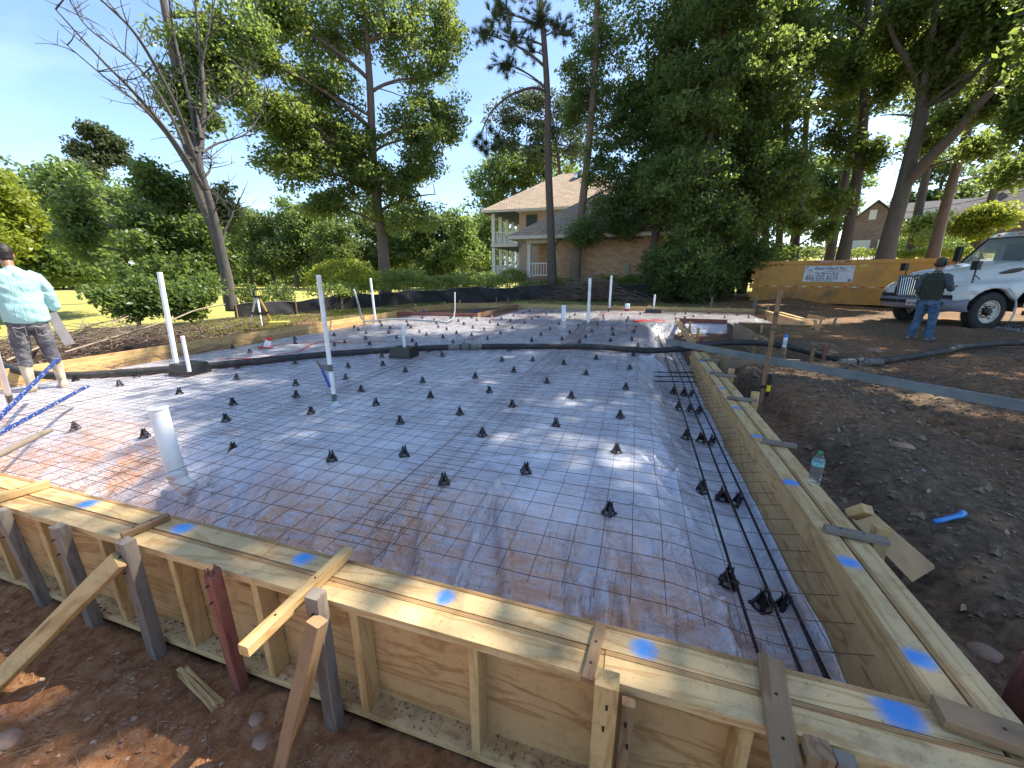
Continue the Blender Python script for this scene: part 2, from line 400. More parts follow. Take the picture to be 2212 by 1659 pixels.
# ------------------------------------------------------------------ plastic sheet over the pad
_g = random.Random(21); CREASES = []
for _ in range(24):      # over the near bank
    ax_ = _g.uniform(-3.6, .5); CREASES.append((ax_, _g.uniform(1.9, 2.5), ax_ + _g.uniform(-.1, .35), _g.uniform(1.3, 1.5), _g.uniform(.014, .04), _g.uniform(.05, .12)))
for _ in range(34):      # over the bank of the right edge trench
    ay_ = _g.uniform(1.6, 7.0); CREASES.append((_g.uniform(-.05, .3), ay_, _g.uniform(.6, .93), ay_ + _g.uniform(-.45, .25), _g.uniform(.012, .028), _g.uniform(.035, .085)))
for q_ in ((.15, 3.35, .55, 2.7, .02, .09), (.22, 3.3, .42, 2.9, .014, .08), (.05, 2.4, .45, 1.75, .02, .06), (.0, 2.3, .3, 1.5, .018, .05), (-.05, 2.3, .1, 1.45, .022, .05), (.12, 2.45, .6, 2.05, .016, .05), (-.55, 3.2, -.05, 3.25, .012, .012), (-1.2, 2.6, -.1, 3.15, .03, .02), (-.9, 3.6, .0, 3.2, .02, .012)): CREASES.append(q_)
def sheet_z(x, y, wr=True):
    x = np.asarray(x, float); y = np.asarray(y, float)
    wob = .10 * fbm(x * 1.1, y * 1.1, 91, 3)
    side = np.where(y < 7.42, RIGHT_X, np.where(y < 12.62, 1.2, 4.48))
    dr = side - x + wob * 1.2
    dn = y - NEAR_Y + wob * 2.2; dl = x - LEFT_X + wob; df = FAR_Y - y + wob * .5
    dl = np.where((y > 12.9) & (x < -4.2), x + 5.27, dl)
    top = -.140 + .03 * fbm(x * .9, y * .9, 12, 3) + .035 * ss(-.2, -2.0, x - .97 + .8) * ss(1.8, 3.5, y)
    top = top + .045 * np.exp(-(((x - .0) / .35) ** 2)) * ss(2.0, 4, y) * ss(8, 6, y)
    r_ = ss(.30, .92, dr); r_ = np.where(y > 12.6, ss(.0, .5, dr), r_)
    n_ = ss(.12, 1.15, dn); l_ = ss(-.1, .8, dl); f_ = ss(-.1, .7, df)
    low = np.minimum(np.minimum(-.52 + .385 * r_, -.53 + .395 * n_), np.minimum(-.29 + .155 * l_, -.29 + .155 * f_))
    z = np.minimum(top, low) + np.where(r_ < .98, .0, 0)
    # the sheet turns up a little way against the boards
    z = z + .14 * ss(.085, .0, side - x) * (y < 7.4) + .10 * ss(.10, .0, y - NEAR_Y)
    # drop into the pit behind the side bay
    z = np.where((x > 1.2) & (x < 2.64) & (y < 13.3), np.minimum(z, -.44 + .30 * ss(13.02, 13.2, y) + .05 * fbm(x * 3, y * 3, 6)), z)
    if wr:
        slope = np.clip((1 - r_) + (1 - n_), 0, 1)
        # broad soft swells, then drawn folds that run down the banks
        z = z + .030 * fbm(x * 1.5 + y * .4, y * 1.9 - x * .7, 14, 3) + .13 * fbm(x * 2.6, y * 1.9 + x * .6, 15, 3) * slope * ss(.02, .25, dn)
        for (ax_, ay_, bx_, by_, wd_, h_) in CREASES:
            ux, uy = bx_ - ax_, by_ - ay_; L2 = ux * ux + uy * uy; t_ = np.clip(((x - ax_) * ux + (y - ay_) * uy) / L2, 0, 1)
            dd = np.hypot(x - ax_ - ux * t_ + .02 * np.sin(t_ * 7), y - ay_ - uy * t_); z = z + h_ * np.exp(-(dd / (wd_ * (.6 + 1.1 * t_))) ** 2) * np.sin(np.pi * np.clip(t_ * .9 + .07, 0, 1))
        ll = .006 * fbm(x * 1.2 + y * .5, y * 8, 16, 3) + .002 * fbm(x * 21, y * 6, 17, 2)
        z = z + ll
    return z
px_ = np.concatenate([np.arange(LEFT_X, -2.5, .05), np.arange(-2.5, 1.0, .022), np.arange(1.0, 4.50, .06)])
px_[np.argmin(np.abs(px_ - RIGHT_X))] = RIGHT_X - .004
py_ = np.concatenate([np.arange(NEAR_Y + .004, 4.5, .022), np.arange(4.5, 9, .045), np.arange(9, 17.76, .09)])
X, Y = np.meshgrid(px_, py_); Z = sheet_z(X, Y)
F = grid_faces(len(px_), len(py_)); cxm = X.ravel()[F].mean(1); cym = Y.ravel()[F].mean(1)
keep = (cxm < RIGHT_X) | ((cym > 7.42) & (cxm < 1.2)) | (cym > 13.3) | ((cxm > 1.2) & (cxm < 2.64) & (cym > 12.45)) | ((cxm > 2.66) & (cym > 12.33))
keep &= ~((cym > 12.9) & (cxm < -5.27))
slope_n = np.clip(ss(2.6, 1.8, Y + .5 * fbm(X * 1.5, Y * 1.5, 71, 3)), 0, 1)
clay = np.clip(np.maximum(slope_n * ss(.22, -.12, fbm(X * .9, Y * .9, 72, 2)), ss(-3.0, -4.2, X + fbm(X, Y, 7) * 2) * ss(2.9, 1.5, Y + fbm(X, Y, 8))), 0, 1)
me = npmesh('plastic_sheet', np.stack([X.ravel(), Y.ravel(), Z.ravel()], 1), F[keep], smooth=True, attrs={'clay': clay, 'slope': slope_n})
m, t, b = mat('milky_polythene'); p = pos(t)
n1 = noise(t, p, 2.3, 6, .8, .6); n2 = noise(t, p, 9, 8, .7, .65, sc3=(.7, 2.2, 1))
milk = ramp(t, n1, [(.30, (.44, .43, .47)), (.50, (.60, .595, .64)), (.68, (.78, .79, .83))])
clayc = ramp(t, n2, [(.36, (.60, .27, .12)), (.50, (.66, .38, .22)), (.64, (.52, .44, .46))])
k = math_(t, 'MULTIPLY', attr(t, 'clay'), ramp(t, noise(t, p, 3.1, 5, .5), [(.34, (.25, .25, .25)), (.52, (1, 1, 1))]))
c = mixc(t, k, milk, clayc)
# beads of damp that ran down the bank under the sheet
st = noise(t, p, 1.0, 4, .25, .6, sc3=(60, 5.5, 3)); lim = noise(t, p, 5, 3)
drops = math_(t, 'MULTIPLY', ramp(t, st, [(.55, (0, 0, 0)), (.60, (1, 1, 1))]), attr(t, 'slope'))
drops = math_(t, 'MULTIPLY', drops, ramp(t, lim, [(.42, (0, 0, 0)), (.55, (1, 1, 1))]))
c = mixc(t, math_(t, 'MULTIPLY', drops, .55), c, (.13, .075, .055))
sp = noise(t, p, 38, 5, .3, .75); c = mixc(t, ramp(t, sp, [(.66, (0, 0, 0)), (.74, (.6, .6, .6))]), c, (.14, .10, .08))
t.links.new(c, b.inputs['Base Color']); b.inputs['IOR'].default_value = 1.5
t.links.new(ramp(t, n2, [(.3, (.12, .12, .12)), (.7, (.32, .32, .32))]), b.inputs['Roughness'])
b.inputs['Specular IOR Level'].default_value = .75; b.inputs['Coat Weight'].default_value = 1.0; b.inputs['Coat Roughness'].default_value = .055; b.inputs['Coat IOR'].default_value = 1.62
w1 = noise(t, p, 1.0, 6, 1.6, .6, sc3=(3.2, 15, 10), rot=(0, 0, .3)); w2 = noise(t, p, 1.0, 5, 1.8, .55, sc3=(11, 30, 20), rot=(0, 0, .35))
q1 = bump(t, b, w1, .55, .055); q2 = bump(t, b, w2, .5, .016, q1)
t.links.new(q2, b.inputs['Coat Normal'])
M['sheet'] = m
sheet = tag(link('plastic_sheet', me, m), 'milky plastic vapour sheet spread over the whole pad inside the wooden formwork', 'plastic sheet')

# seams taped in white / red on the sheet
def ribbon(name, pts, wd, m_, lift=.006, parent=None, nseg=10):
    mb = MB(); pp = []
    for a, c_ in zip(pts[:-1], pts[1:]):
        for i in range(nseg): pp.append((a[0] + (c_[0] - a[0]) * i / nseg, a[1] + (c_[1] - a[1]) * i / nseg))
    pp.append(pts[-1]); vv = []
    for i, q in enumerate(pp):
        a = pp[max(i - 1, 0)]; c_ = pp[min(i + 1, len(pp) - 1)]; d = Vector((c_[0] - a[0], c_[1] - a[1])); d.normalize(); n_ = Vector((-d.y, d.x)) * wd * (.8 + .4 * random.random()) / 2
        for s_ in (1, -1):
            x_, y_ = q[0] + n_.x * s_, q[1] + n_.y * s_; vv.append((x_, y_, float(sheet_z(x_, y_)) + lift))
    mb.add(vv, [(2*i, 2*i+1, 2*i+3, 2*i+2) for i in range(len(pp) - 1)])
    return obj(name, mb, m_, parent)
M['whitetape'] = plain('white_seam_tape', (.66, .70, .75), .3, bmp=.3, scale=20); M['whitetape'].node_tree.nodes['Principled BSDF'].inputs['Alpha'].default_value = .55
ribbon('seam_tape', [(-2.62, 1.45), (-2.75, 1.9), (-3.0, 2.8), (-3.2, 3.3)], .06, M['whitetape'], parent=sheet)
ribbon('seam_tape', [(-3.1, 3.3), (-3.1, 3.9), (-2.75, 5.4), (-2.4, 7)], .06, M['whitetape'], parent=sheet)
ribbon('red_tape', [(-6.9, 4.9), (-6.3, 5.15), (-6.1, 5.9), (-6.5, 6.6), (-6.4, 7.6)], .05, M['red'], parent=sheet)
ribbon('red_tape', [(-7.35, 5.9), (-7.1, 6.35), (-6.6, 6.9), (-5.7, 7.0), (-5.2, 7.4)], .05, M['red'], parent=sheet)
for (x0, y0), (x1, y1), wd in [((-.1, 13.1), (.3, 13.6), .25), ((.1, 13.5), (.9, 13.7), .2), ((.3, 13.2), (1.0, 13.3), .12), ((.5, 13.9), (.75, 14.2), .1), ((-1.4, 15.1), (-.9, 15.6), .08)]:
    ribbon('red_tape', [(x0, y0), (x1, y1)], wd, M['red'], parent=sheet)
ribbon('seam_tape', [(-3.3, 12.9), (-2.3, 12.2), (-1.3, 11.9), (-.5, 12.4)], .4, M['whitetape'], parent=sheet, nseg=8)
ribbon('seam_tape', [(-5, 15.0), (-2, 14.9), (.2, 14.95)], .12, M['whitetape'], parent=sheet)

# ------------------------------------------------------------------ formwork
def plate(parent, name, p0, p1, wd, th, m_, side, paint=None):
    """long flat board cut in small steps so that sprayed marks can sit on it"""
    L = (Vector(p1) - Vector(p0)).length; n = max(2, int(L / .03)); k = 5
    d = (Vector(p1) - Vector(p0)).normalized(); a = Vector(side).normalized(); up = Vector((0, 0, 1))
    v = []; g = []; pa = []; o = [random.uniform(0, 60) for _ in range(3)]; row = k * 2
    for i in range(n + 1):
        q = Vector(p0) + d * (L * i / n)
        for j in range(k):
            e = -wd/2 + wd * j / (k - 1); v.append(q + a * e + up * (th/2 - (.002 if j in (0, k-1) else 0))); g.append((L*i/n + o[0], e + o[1], o[2]))
        for j in range(k):
            e = wd/2 - wd * j / (k - 1); v.append(q + a * e - up * th/2); g.append((L*i/n + o[0], e + o[1], th + o[2]))
    f = [tuple(range(row))[::-1], tuple(range(n*row, n*row + row))]
    for i in range(n):
        for j in range(row): f.append((i*row + j, i*row + (j+1) % row, (i+1)*row + (j+1) % row, (i+1)*row + j))
    mb = MB(); mb.add(v, f, g); me = mb.mesh(name)
    for q in v:
        s_ = 0
        for (bx, by, rx, ry) in (paint or []):
            r2 = ((q.x - bx) / rx) ** 2 + ((q.y - by) / ry) ** 2; s_ = max(s_, math.exp(-r2 * 1.4) * 1.25)
        pa.append(min(1, s_))
    at_ = me.attributes.new('paint', 'FLOAT', 'POINT'); at_.data.foreach_set('value', np.array(pa, np.float32))
    return link(name, me, m_, parent)

BLUE_N = [(-2.95, 1.19, .06, .05), (-2.18, 1.19, .07, .055), (-1.40, 1.20, .06, .055), (-.66, 1.19, .045, .05), (.12, 1.19, .055, .05), (.86, 1.20, .075, .09)]
BLUE_R = [(1.03, 1.43, .06, .05), (1.03, 1.93, .07, .045), (1.03, 2.69, .09, .045), (1.03, 3.48, .08, .04), (1.03, 4.24, .08, .04), (1.04, 5.0, .08, .04), (1.04, 6.55, .08, .05), (1.04, 5.9, .06, .04)]

def panel_wall(name, label, axis, face, lo, hi, sgn, studs, joints, blue):
    """one row of 2-ft form panels: sheathing towards the slab, 2x4 frame outside. axis 'x': runs along x at y=face"""
    root = empty(name, (0, 0, 0), label=label, cat='formwork')
    V = (lambda a, c_, z: (a, c_, z)) if axis == 'x' else (lambda a, c_, z: (c_, a, z))
    side = (0, 1, 0) if axis == 'x' else (1, 0, 0)
    cuts = [lo] + joints + [hi]
    for a, c_ in zip(cuts[:-1], cuts[1:]):
        a2, c2 = a + .0015, c_ - .0015; dz = random.uniform(-.003, .003)
        pm = MB(); f0 = face + sgn * .009
        pm.beam(V(a2, f0, -.305 + dz), V(c2, f0, -.305 + dz), .018, .61, side=side)
        # swap so the laminations run along the thickness
        pm.g = [(g_[0], g_[2], g_[1]) for g_ in pm.g]
        obj('plywood_panel', pm, M['ply'], root)
        fc = face + sgn * (.018 + .0445)
        plate(root, 'top_plate', V(a2, fc, -.0195 + dz), V(c2, fc, -.0195 + dz), .088, .038, M['plate'], side, blue)
        plate(root, 'bottom_plate', V(a2, fc, -.591 + dz), V(c2, fc, -.591 + dz), .088, .038, M['plate'], side)
    for s_ in studs:
        mb = MB(); mb.beam(V(s_, face + sgn * .0625, -.572), V(s_, face + sgn * .0625, -.039), .038, .087, side=(1, 0, 0) if axis == 'x' else (0, 1, 0), b=.003)
        obj('stud', mb, M['pine'], root)
    return root
stx = [round(-6.25 + .525 * i, 3) for i in range(14)]
panel_wall('form_panel_wall', 'outer row of plywood form panels framed in new pine, nearest the camera', 'x', 1.140, -6.8, 2.2, -1, [s_ for s_ in stx if s_ < 1.1] + [.42, 1.5, 2.0], [-4.3, -2.243, -.01], None)
panel_wall('form_panel_wall', 'inner row of near form panels with blue sprayed dots on its top plate', 'x', 1.255, -6.8, 1.075, -1, [], [-4.9, -1.6], BLUE_N)
ry = [2.1, 2.7, 3.3, 3.9, 4.5, 5.1, 5.7, 6.3, 6.9]
panel_wall('form_panel_wall', 'inner row of right form panels with blue sprayed dashes on its top plate', 'y', .970, 1.262, 7.40, 1, [], [3.9], BLUE_R)
panel_wall('form_panel_wall', 'outer row of form panels along the right edge, beside the dug soil', 'y', 1.086, 1.142, 7.36, 1, ry, [3.7, 5.6], None)

def board(name, label, p0, p1, h, th, m_, cat='form board', top=0, group=None, loc=None):
    mb = MB(); L = Vector(p1) - Vector(p0)
    sd = Vector((-L.y, L.x, 0)).normalized()
    z = top - h / 2; mb.beam((*p0, z), (*p1, z), th, h, side=sd, seg=6, b=.002)
    mb.g = [(g_[0], g_[2], g_[1]) for g_ in mb.g]
    return tag(obj(name, mb, m_), label, cat, group)
# left edge boards (2x12s on edge)
lb = [(-8.0 + 0, 0)]
ys = [.9, 4.75, 8.2, 10.15, 12.72]
for (a, c_), lab in zip(zip(ys[:-1], ys[1:]), ['long form board on the left edge behind the worker in the pale blue shirt', 'left edge form board below the laser tripod, with a knot near the red capped pipe',
                                            'left edge form board running behind the tall taped white pipe', 'farthest form board of the left edge, beside the leaning white pipe']):
    board('form_board', lab, (-8.455, a + .002), (-8.455, c_ - .002), .286, .038, M['pine'])
board('form_board', 'sunlit form board closing the far left bay, parallel to the slab', (-8.60, 12.76), (-8.33, 17.3), .286, .038, M['pine'])
board('form_board', 'far form board of the back left bay behind the small wooden stakes', (-8.30, 17.36), (-5.28, 17.80), .286, .038, M['pine'])
board('form_board', 'reddish divider board in front of the sunken back left bay', (-8.40, 12.74), (-5.34, 12.88), .14, .038, M['redwood'], top=-.02)
board('form_board', 'low divider board running back from the corner of the sunken left bay', (-5.30, 12.90), (-5.24, 17.72), .15, .038, M['brown'], top=-.01)
for a, c_, lab in [(-5.25, -1.7, 'far edge form board, left half, in front of the black silt fence'), (-1.69, 1.95, 'far edge form board in front of the brush pile and white pipes'), (1.96, 4.46, 'far edge form board at the right, ending at the back right corner')]:
    board('form_board', lab, (a, 17.80), (c_, 17.80), .286, .038, M['pine'])
board('form_board', 'right side form board from the back corner towards the worker by the truck', (4.50, 13.05), (4.50, 17.80), .286, .038, M['brown'])
board('form_board', 'thin pale top strip nailed along the back right form board', (4.56, 13.1), (4.56, 17.6), .04, .09, M['pine'], top=.02)
board('form_board', 'short cross form board with bright top edge closing the right bay', (2.72, 12.31), (4.42, 12.27), .286, .05, M['brown'])
board('form_board', 'flat pale board lying on top of the short cross form', (2.74, 12.30), (4.40, 12.255), .02, .14, M['pine'], top=.022)
board('form_board', 'plaster stained plywood side of the pit beside the spray can', (2.64, 8.2), (2.62, 12.25), .46, .04, M['stain'])
board('form_board', 'pale narrow form board on the left side of the pit, end of the right edge', (1.18, 8.62), (1.215, 12.85), .20, .04, M['pine'])
board('form_board', 'dark backing board outside the pale narrow form beside the pit', (1.26, 8.5), (1.29, 12.6), .24, .03, M['redwood'], top=-.05)
board('form_board', 'red brown header board across the back of the pit', (1.26, 13.30), (2.62, 13.26), .13, .038, M['redwood'], top=-.01)
board('form_board', 'old red painted board outside the right edge behind the cleats', (1.245, 2.5), (1.30, 6.6), .11, .03, M['redwood'], top=-.11)
mb = MB(); mb.beam((1.24, 13.23, -.20), (2.62, 13.20, -.20), .004, .035); tag(obj('red_tape', mb, M['red']), 'straight red tape line on the sheet below the pit header board', 'tape')
board('form_board', 'near end board of the pit below the black hose', (1.24, 7.52), (2.66, 7.56), .4, .04, M['stain'], top=-.08)

# ------------------------------------------------------------------ stakes, cleats and braces
def stake(label, x, y, z0, z1, w_=.045, d_=.045, m_='pine', lean=(0, 0), rough=False, group=None, rz=0):
    mb = MB(); c_, s_ = math.cos(rz), math.sin(rz)
    mb.beam((0, 0, z0 - z1), (0, 0, 0), w_, d_, side=(c_, s_, 0), seg=4, b=.003)
    n = len(mb.v)
    if rough:
        tops = [i for i in range(n) if mb.v[i][2] > -1e-4]
        for i in tops: q = mb.v[i]; mb.v[i] = (q[0], q[1], q[2] - random.uniform(0, .05))
        for _ in range(9):
            a, e = random.uniform(-.4, .4) * w_, random.uniform(-.4, .4) * d_
            mb.beam((a, e, -.08), (a + random.uniform(-.004, .004), e, random.uniform(-.03, .006)), .007, .005, side=(c_, s_, 0))
    # nail heads
    o = obj('wooden_stake', mb, M[m_], loc=(x, y, z1)); o.rotation_euler = (lean[1], lean[0], 0)
    for zz in (-.07, -.16):
        nl = MB(); nl.lathe([(.004, 0), (.004, .012)], 6, Matrix.Translation((random.uniform(-.01, .01), -d_/2 - .001, zz)) @ Matrix.Rotation(R(90), 4, 'X')); obj('nail', nl, M['black'], o)
    return tag(o, label, 'stake', group)
SY = .985
stake('grey stake at the far left of the near form, under the pale cleat', -3.29, SY, -.80, .02, .055, .05, 'grey', (0, .05))
stake('grey stake with a dark knot, second from the left on the near form', -2.77, SY, -.80, .03, .06, .05, 'grey', (.04, .03))
stake('grey square stake where the long pale brace meets the near form', -2.24, SY, -.82, .06, .062, .055, 'grey', (.02, 0))
stake('dark red stake with a splintered top on the near form', -1.67, SY - .01, -.80, .055, .05, .05, 'redwood', (.02, .02), rough=True)
stake('brown topped grey stake beside the long loose batten', -1.12, SY, -.82, .07, .062, .055, 'grey', (.01, 0))
stake('pale square stake with two nails, near the middle of the near form', .005, SY - .005, -.82, .07, .072, .06, 'pine', (0, 0))
stake('rough grey batten standing against the pale square stake', .075, SY + .012, -.82, -.02, .040, .03, 'brown', (.01, 0))
stake('dark brown stake with a crushed top at the right end of the near form', .565, SY - .01, -.82, .05, .062, .055, 'brown', (.03, .02))
stake('grey stake with a splintered pale top, right of the crushed one', .632, SY - .005, -.82, .03, .050, .04, 'grey', (.04, 0))
stake('thick reddish post with a sawn top at the right edge of the picture', 1.42, 1.50, -.7, .02, .10, .10, 'redwood', (.03, -.03))
for i, (x, y, z1, mm, lab) in enumerate([(1.30, 4.68, .06, 'pine', 'pale stake at the cleat nearest the tall survey stake'), (1.30, 5.88, .05, 'pine', 'second pale stake along the right edge, past the double cleat'),
        (1.33, 6.72, .06, 'brown', 'brown stake at the farthest cleat of the right edge'), (1.28, 8.55, .10, 'redwood', 'red topped stake beside the hose on the right edge'), (1.30, 2.25, .03, 'pine', 'short pale block at the nearest cleat of the right edge')]):
    stake(lab, x, y, -.5, z1, .07, .05, mm, rz=.1)
def cleat(label, p0, p1, w_=.09, th=.02, m_='brown', z=None, z2=None):
    z = th / 2 + .003 if z is None else z; z2 = z if z2 is None else z2
    mb = MB(); mb.beam((*p0, z), (*p1, z2), w_, th, side=Vector((-(p1[1]-p0[1]), p1[0]-p0[0], 0)), seg=5, b=.003, jit=.0006)
    o = obj('wooden_cleat', mb, M[m_])
    for t_ in (.25, .62):
        x_, y_ = p0[0] + (p1[0]-p0[0])*t_, p0[1] + (p1[1]-p0[1])*t_
        nl = MB(); nl.lathe([(.0045, 0), (.0045, th/2 + .002)], 8, Matrix.Translation((x_, y_, z + (z2-z)*t_))); obj('nail', nl, M['steel_dark'], o)
    return tag(o, label, 'cleat')
cleat('pale thick cleat across the near form at the left edge of the picture', (-3.50, .93), (-3.42, 1.245), .05, .045, 'pine')
cleat('grey brown cleat across the near form beside the square stake', (-2.37, 1.035), (-2.33, 1.225), .035, .036, 'brown')
cleat('long loose pale batten sticking out over the near form', (-1.205, .74), (-1.205, 1.275), .045, .045, 'pine', .026, .026)
cleat('thin brown cleat bridging the two plates beside the pale square stake', (-.058, 1.0), (-.035, 1.232), .04, .02, 'brown')
cleat('weathered wide cleat over the near form with one nail hole', (.475, .90), (.53, 1.262), .075, .022, 'brown')
cleat('greenish grey cleat over the near right corner of the forms', (.955, 1.215), (1.50, 1.13), .085, .036, 'brown', .021)
for x0, x1, y, lab, mm in [(1.02, 1.27, 2.16, 'grey cleat over the right form next to the propped plywood scrap', 'grey'), (1.03, 1.25, 3.33, 'grey cleat over the right form behind the water bottle', 'grey'),
        (1.0, 1.27, 4.52, 'grey cleat over the right form nearest the tall survey stake', 'grey'), (1.05, 1.30, 5.60, 'upper of the two crossed cleats on the right form', 'grey'),
        (1.0, 1.18, 5.70, 'lower of the two crossed cleats on the right form', 'grey'), (1.0, 1.28, 6.62, 'thin grey cleat farthest along the right form', 'grey')]:
    cleat(lab, (x0, y + .01), (x1, y - .03), .05, .028, mm)
def brace(label, p0, p1, w_, th, m_, side):
    mb = MB(); mb.beam(p0, p1, w_, th, side=side, seg=6, b=.004, jit=.001); return tag(obj('wooden_brace', mb, M[m_]), label, 'brace')
brace('long pale brace from the near form down to the clay at the left', (-2.24, .945, -.015), (-2.76, .60, -.60), .085, .036, 'pine', (-.6, .3, .8))
brace('dark split brace leaning against the brown topped stake', (-1.075, .935, .0), (-1.225, .77, -.70), .06, .055, 'brown', (1, 0, 0))
brace('pale stub of a stake in the clay at the bottom left corner', (-2.86, .63, -.45), (-2.88, .64, -.72), .06, .05, 'pine', (1, 0, 0))
mb = MB()
for k in range(7):
    a = random.uniform(-.03, .03); mb.beam((-2.05 + a, .94 + k*.006, -.635), (-1.70 + a, .86 + k*.008, -.645 + random.uniform(-.004, .006)), .012, .004, side=(0, 1, 0), seg=3, jit=.003)
tag(obj('wood_splinter', mb, M['pine']), 'splintered strip of pale wood on the clay beside the dark red stake', 'splinter')
# stakes of the far forms
far_st = [(-7.55, 13.2, .22, 'blue', 'stake with blue paint in the sunken left bay, left one'), (-5.9, 14.2, .24, 'blue', 'stake with blue paint in the middle of the sunken left bay')]
for x, y, z1, mm, lab in far_st:
    o = stake(lab, x, y, -.5, z1 - .12, .07, .04, 'brown'); mb = MB(); mb.box(-.036, .036, -.021, .021, -.22, -.10); obj('paint_band', mb, M['blue'], o)
i = 0
for (u, v, z0, z1, mm) in [(995, 637, -.3, .14, 'pine'), (963, 641, -.3, .10, 'pine'), (937, 645, -.3, .10, 'pine'), (912, 652, -.3, .16, 'pine'), (903, 655, -.3, .10, 'brown'), (1062, 655, -.3, .28, 'brown'), (1085, 656, -.3, .26, 'brown'), (1105, 657, -.3, .18, 'brown')]:
    x, y = [(-8.05, 17.45), (-8.42, 16.6), (-8.47, 15.3), (-8.50, 14.2), (-8.55, 13.4), (-6.3, 17.72), (-5.75, 17.80), (-5.35, 17.86)][i]; i += 1
    stake('%s stake behind the far left bay, %s' % ('pale' if mm == 'pine' else 'reddish', ['at its corner', 'one before the corner', 'in the middle of the sunlit board', 'beside the leaning red strut', 'nearest the left edge form', 'left of the leaning strut', 'right of the leaning strut', 'at the start of the far edge'][i-1]), x, y - .0, z0, z1, .05, .04, mm)
for k, x in enumerate([-4.9, -4.1, -2.6, -.9, .5, 1.5, 2.55, 3.5]):
    stake('low stake top just above the far form, %s' % ['by the divider board', 'left of the brush pile', 'in front of the brush pile', 'right of the tall white pipe', 'by the black pipe box', 'in front of the dense evergreen', 'left of the grey stake', 'near the back right corner'][k], x, 17.86, -.4, .04, .09, .05, 'pine')
stake('grey stake standing behind the far form, left of the yellow container', 3.05, 19.0, -.3, .38, .09, .04, 'grey')
stake('dark grey stake in front of the container corner', 4.6, 18.6, -.3, .42, .1, .04, 'grey')
stake('pale stake at the back right form corner', 4.9, 17.9, -.3, .16, .07, .05, 'pine')
stake('pale stake of the cross form at the right end', 4.75, 12.6, -.4, .16, .05, .04, 'pine', (.15, 0))
stake('leaning pale stake at the end of the cross form', 4.5, 12.35, -.4, .14, .07, .04, 'pine', (-.35, 0))
stake('brown stake behind the right end of the cross form', 5.3, 13.2, -.4, .12, .05, .04, 'brown', (.1, 0))
for x, y, z1, mm, lab in [(1.33, 12.3, .14, 'redwood', 'red topped stake at the far end of the pit form'), (1.36, 11.2, .12, 'pine', 'tall pale stake on the pit side of the narrow form'), (1.40, 10.0, .10, 'pine', 'tallest pale stake beside the pit'),
                          (3.0, 8.05, .05, 'brown', 'brown stake end behind the hose'), (3.2, 8.1, .09, 'redwood', 'red stake right of the spray can'), (2.75, 12.2, .02, 'brown', 'brown stake at the corner of the stained plywood'), (3.25, 12.15, -.02, 'pine', 'pale stake in front of the cross form'), (2.5, 9.6, -.02, 'pine', 'pale stake by the tall survey stake')]:
    stake(lab, x, y, -.5, z1, .055, .045, mm)
brace('reddish strut leaning inside the far left bay', (-8.3, 13.3, .12), (-7.6, 13.5, -.25), .07, .03, 'redwood', (0, 1, 0))
brace('brown strut leaning on the far right of the left bay', (-5.45, 17.6, .10), (-6.0, 17.2, -.2), .07, .03, 'brown', (0, 1, 0))
brace('dark board leaning on the soil at the back right form', (5.1, 14.6, .05), (5.9, 15.4, -.1), .1, .03, 'brown', (0, 0, 1))
brace('broken pale board at the back right corner of the forms', (4.7, 15.8, .05), (4.72, 13.8, .04), .12, .02, 'pine', (1, 0, 0))
brace('short board lying on the soil before the cross form', (3.5, 11.2, -.12), (4.3, 11.4, -.06), .1, .02, 'brown', (0, 0, 1))
# ------------------------------------------------------------------ wire mesh mats
def mat_z(x, y, s=0):
    z = sheet_z(x, y, False) + .006
    hang = -.108 - .06 * ss(.45, .0, np.abs(RIGHT_X - .32 - x)) * (y < 7.4) + .0 * y + .02 * fbm(x * 1.5, y * 1.5, 70 + s, 2)
    return np.maximum(z, np.maximum(hang, -.30)) + .010 * fbm(x * 3, y * 3, 80 + s, 2) + .004
def wire_mat(label, x0, x1, y0, y1, offx, offy, s, along=True):
    V = []; Fc = []; k = 0; r_ = .0021
    def run(xs, ys, zz, kk):
        nonlocal k
        n = len(xs); P3 = np.stack([xs, ys, zz], 1); T = np.gradient(P3, axis=0); T /= np.linalg.norm(T, axis=1)[:, None]
        up = np.array([0, 0, 1.0]); A = np.cross(T, up); A /= np.linalg.norm(A, axis=1)[:, None]; B = np.cross(A, T)
        for j in range(3):
            th = 2 * np.pi * j / 3 + .5; V.append(P3 + (A * math.cos(th) + B * math.sin(th)) * r_ * kk)
        i = np.arange(n - 1)
        for j in range(3):
            a = k + j * n + i; b_ = k + ((j + 1) % 3) * n + i; Fc.append(np.stack([a, b_, b_ + 1, a + 1], 1))
        k += 3 * n
    wob = lambda q, seed: .012 * (vnoise(q * .9, q * 0 + seed, s) - .5) + .005 * (vnoise(q * 5, q * 0 + seed, s + 1) - .5)
    xs = np.arange(x0 + offx, x1, .1524); 
    for i, x in enumerate(xs):
        y = np.concatenate([np.arange(y0, min(6, y1), .07), np.arange(min(6, y1), y1, .2), [y1]]) + random.uniform(-.02, .02)
        xx = x + wob(y, i * 3.7) * 1.6; run(xx, y, mat_z(xx, y, s) + .004, 1.0)
    ys = np.arange(y0 + offy, y1, .1524)
    for i, y in enumerate(ys):
        st_ = .07 if y < 6 else .18
        x = np.concatenate([np.arange(x0 - .02, x1, st_), [x1 + random.uniform(0, .03)]]); yy = y + wob(x, i * 5.1 + 40) * 1.6
        run(x, yy, mat_z(x, yy, s), 1.0)
    me = npmesh('wire_mesh_mat', np.concatenate(V), np.concatenate(Fc)); return tag(link('wire_mesh_mat', me, M['wire']), label, 'wire mesh', 'rusty wire mesh mats on the plastic sheet')
wire_mat('rusty wire mesh mat along the right form, hanging over the bars in the edge trench', -1.50, .955, 1.49, 12.5, .05, .035, 1)
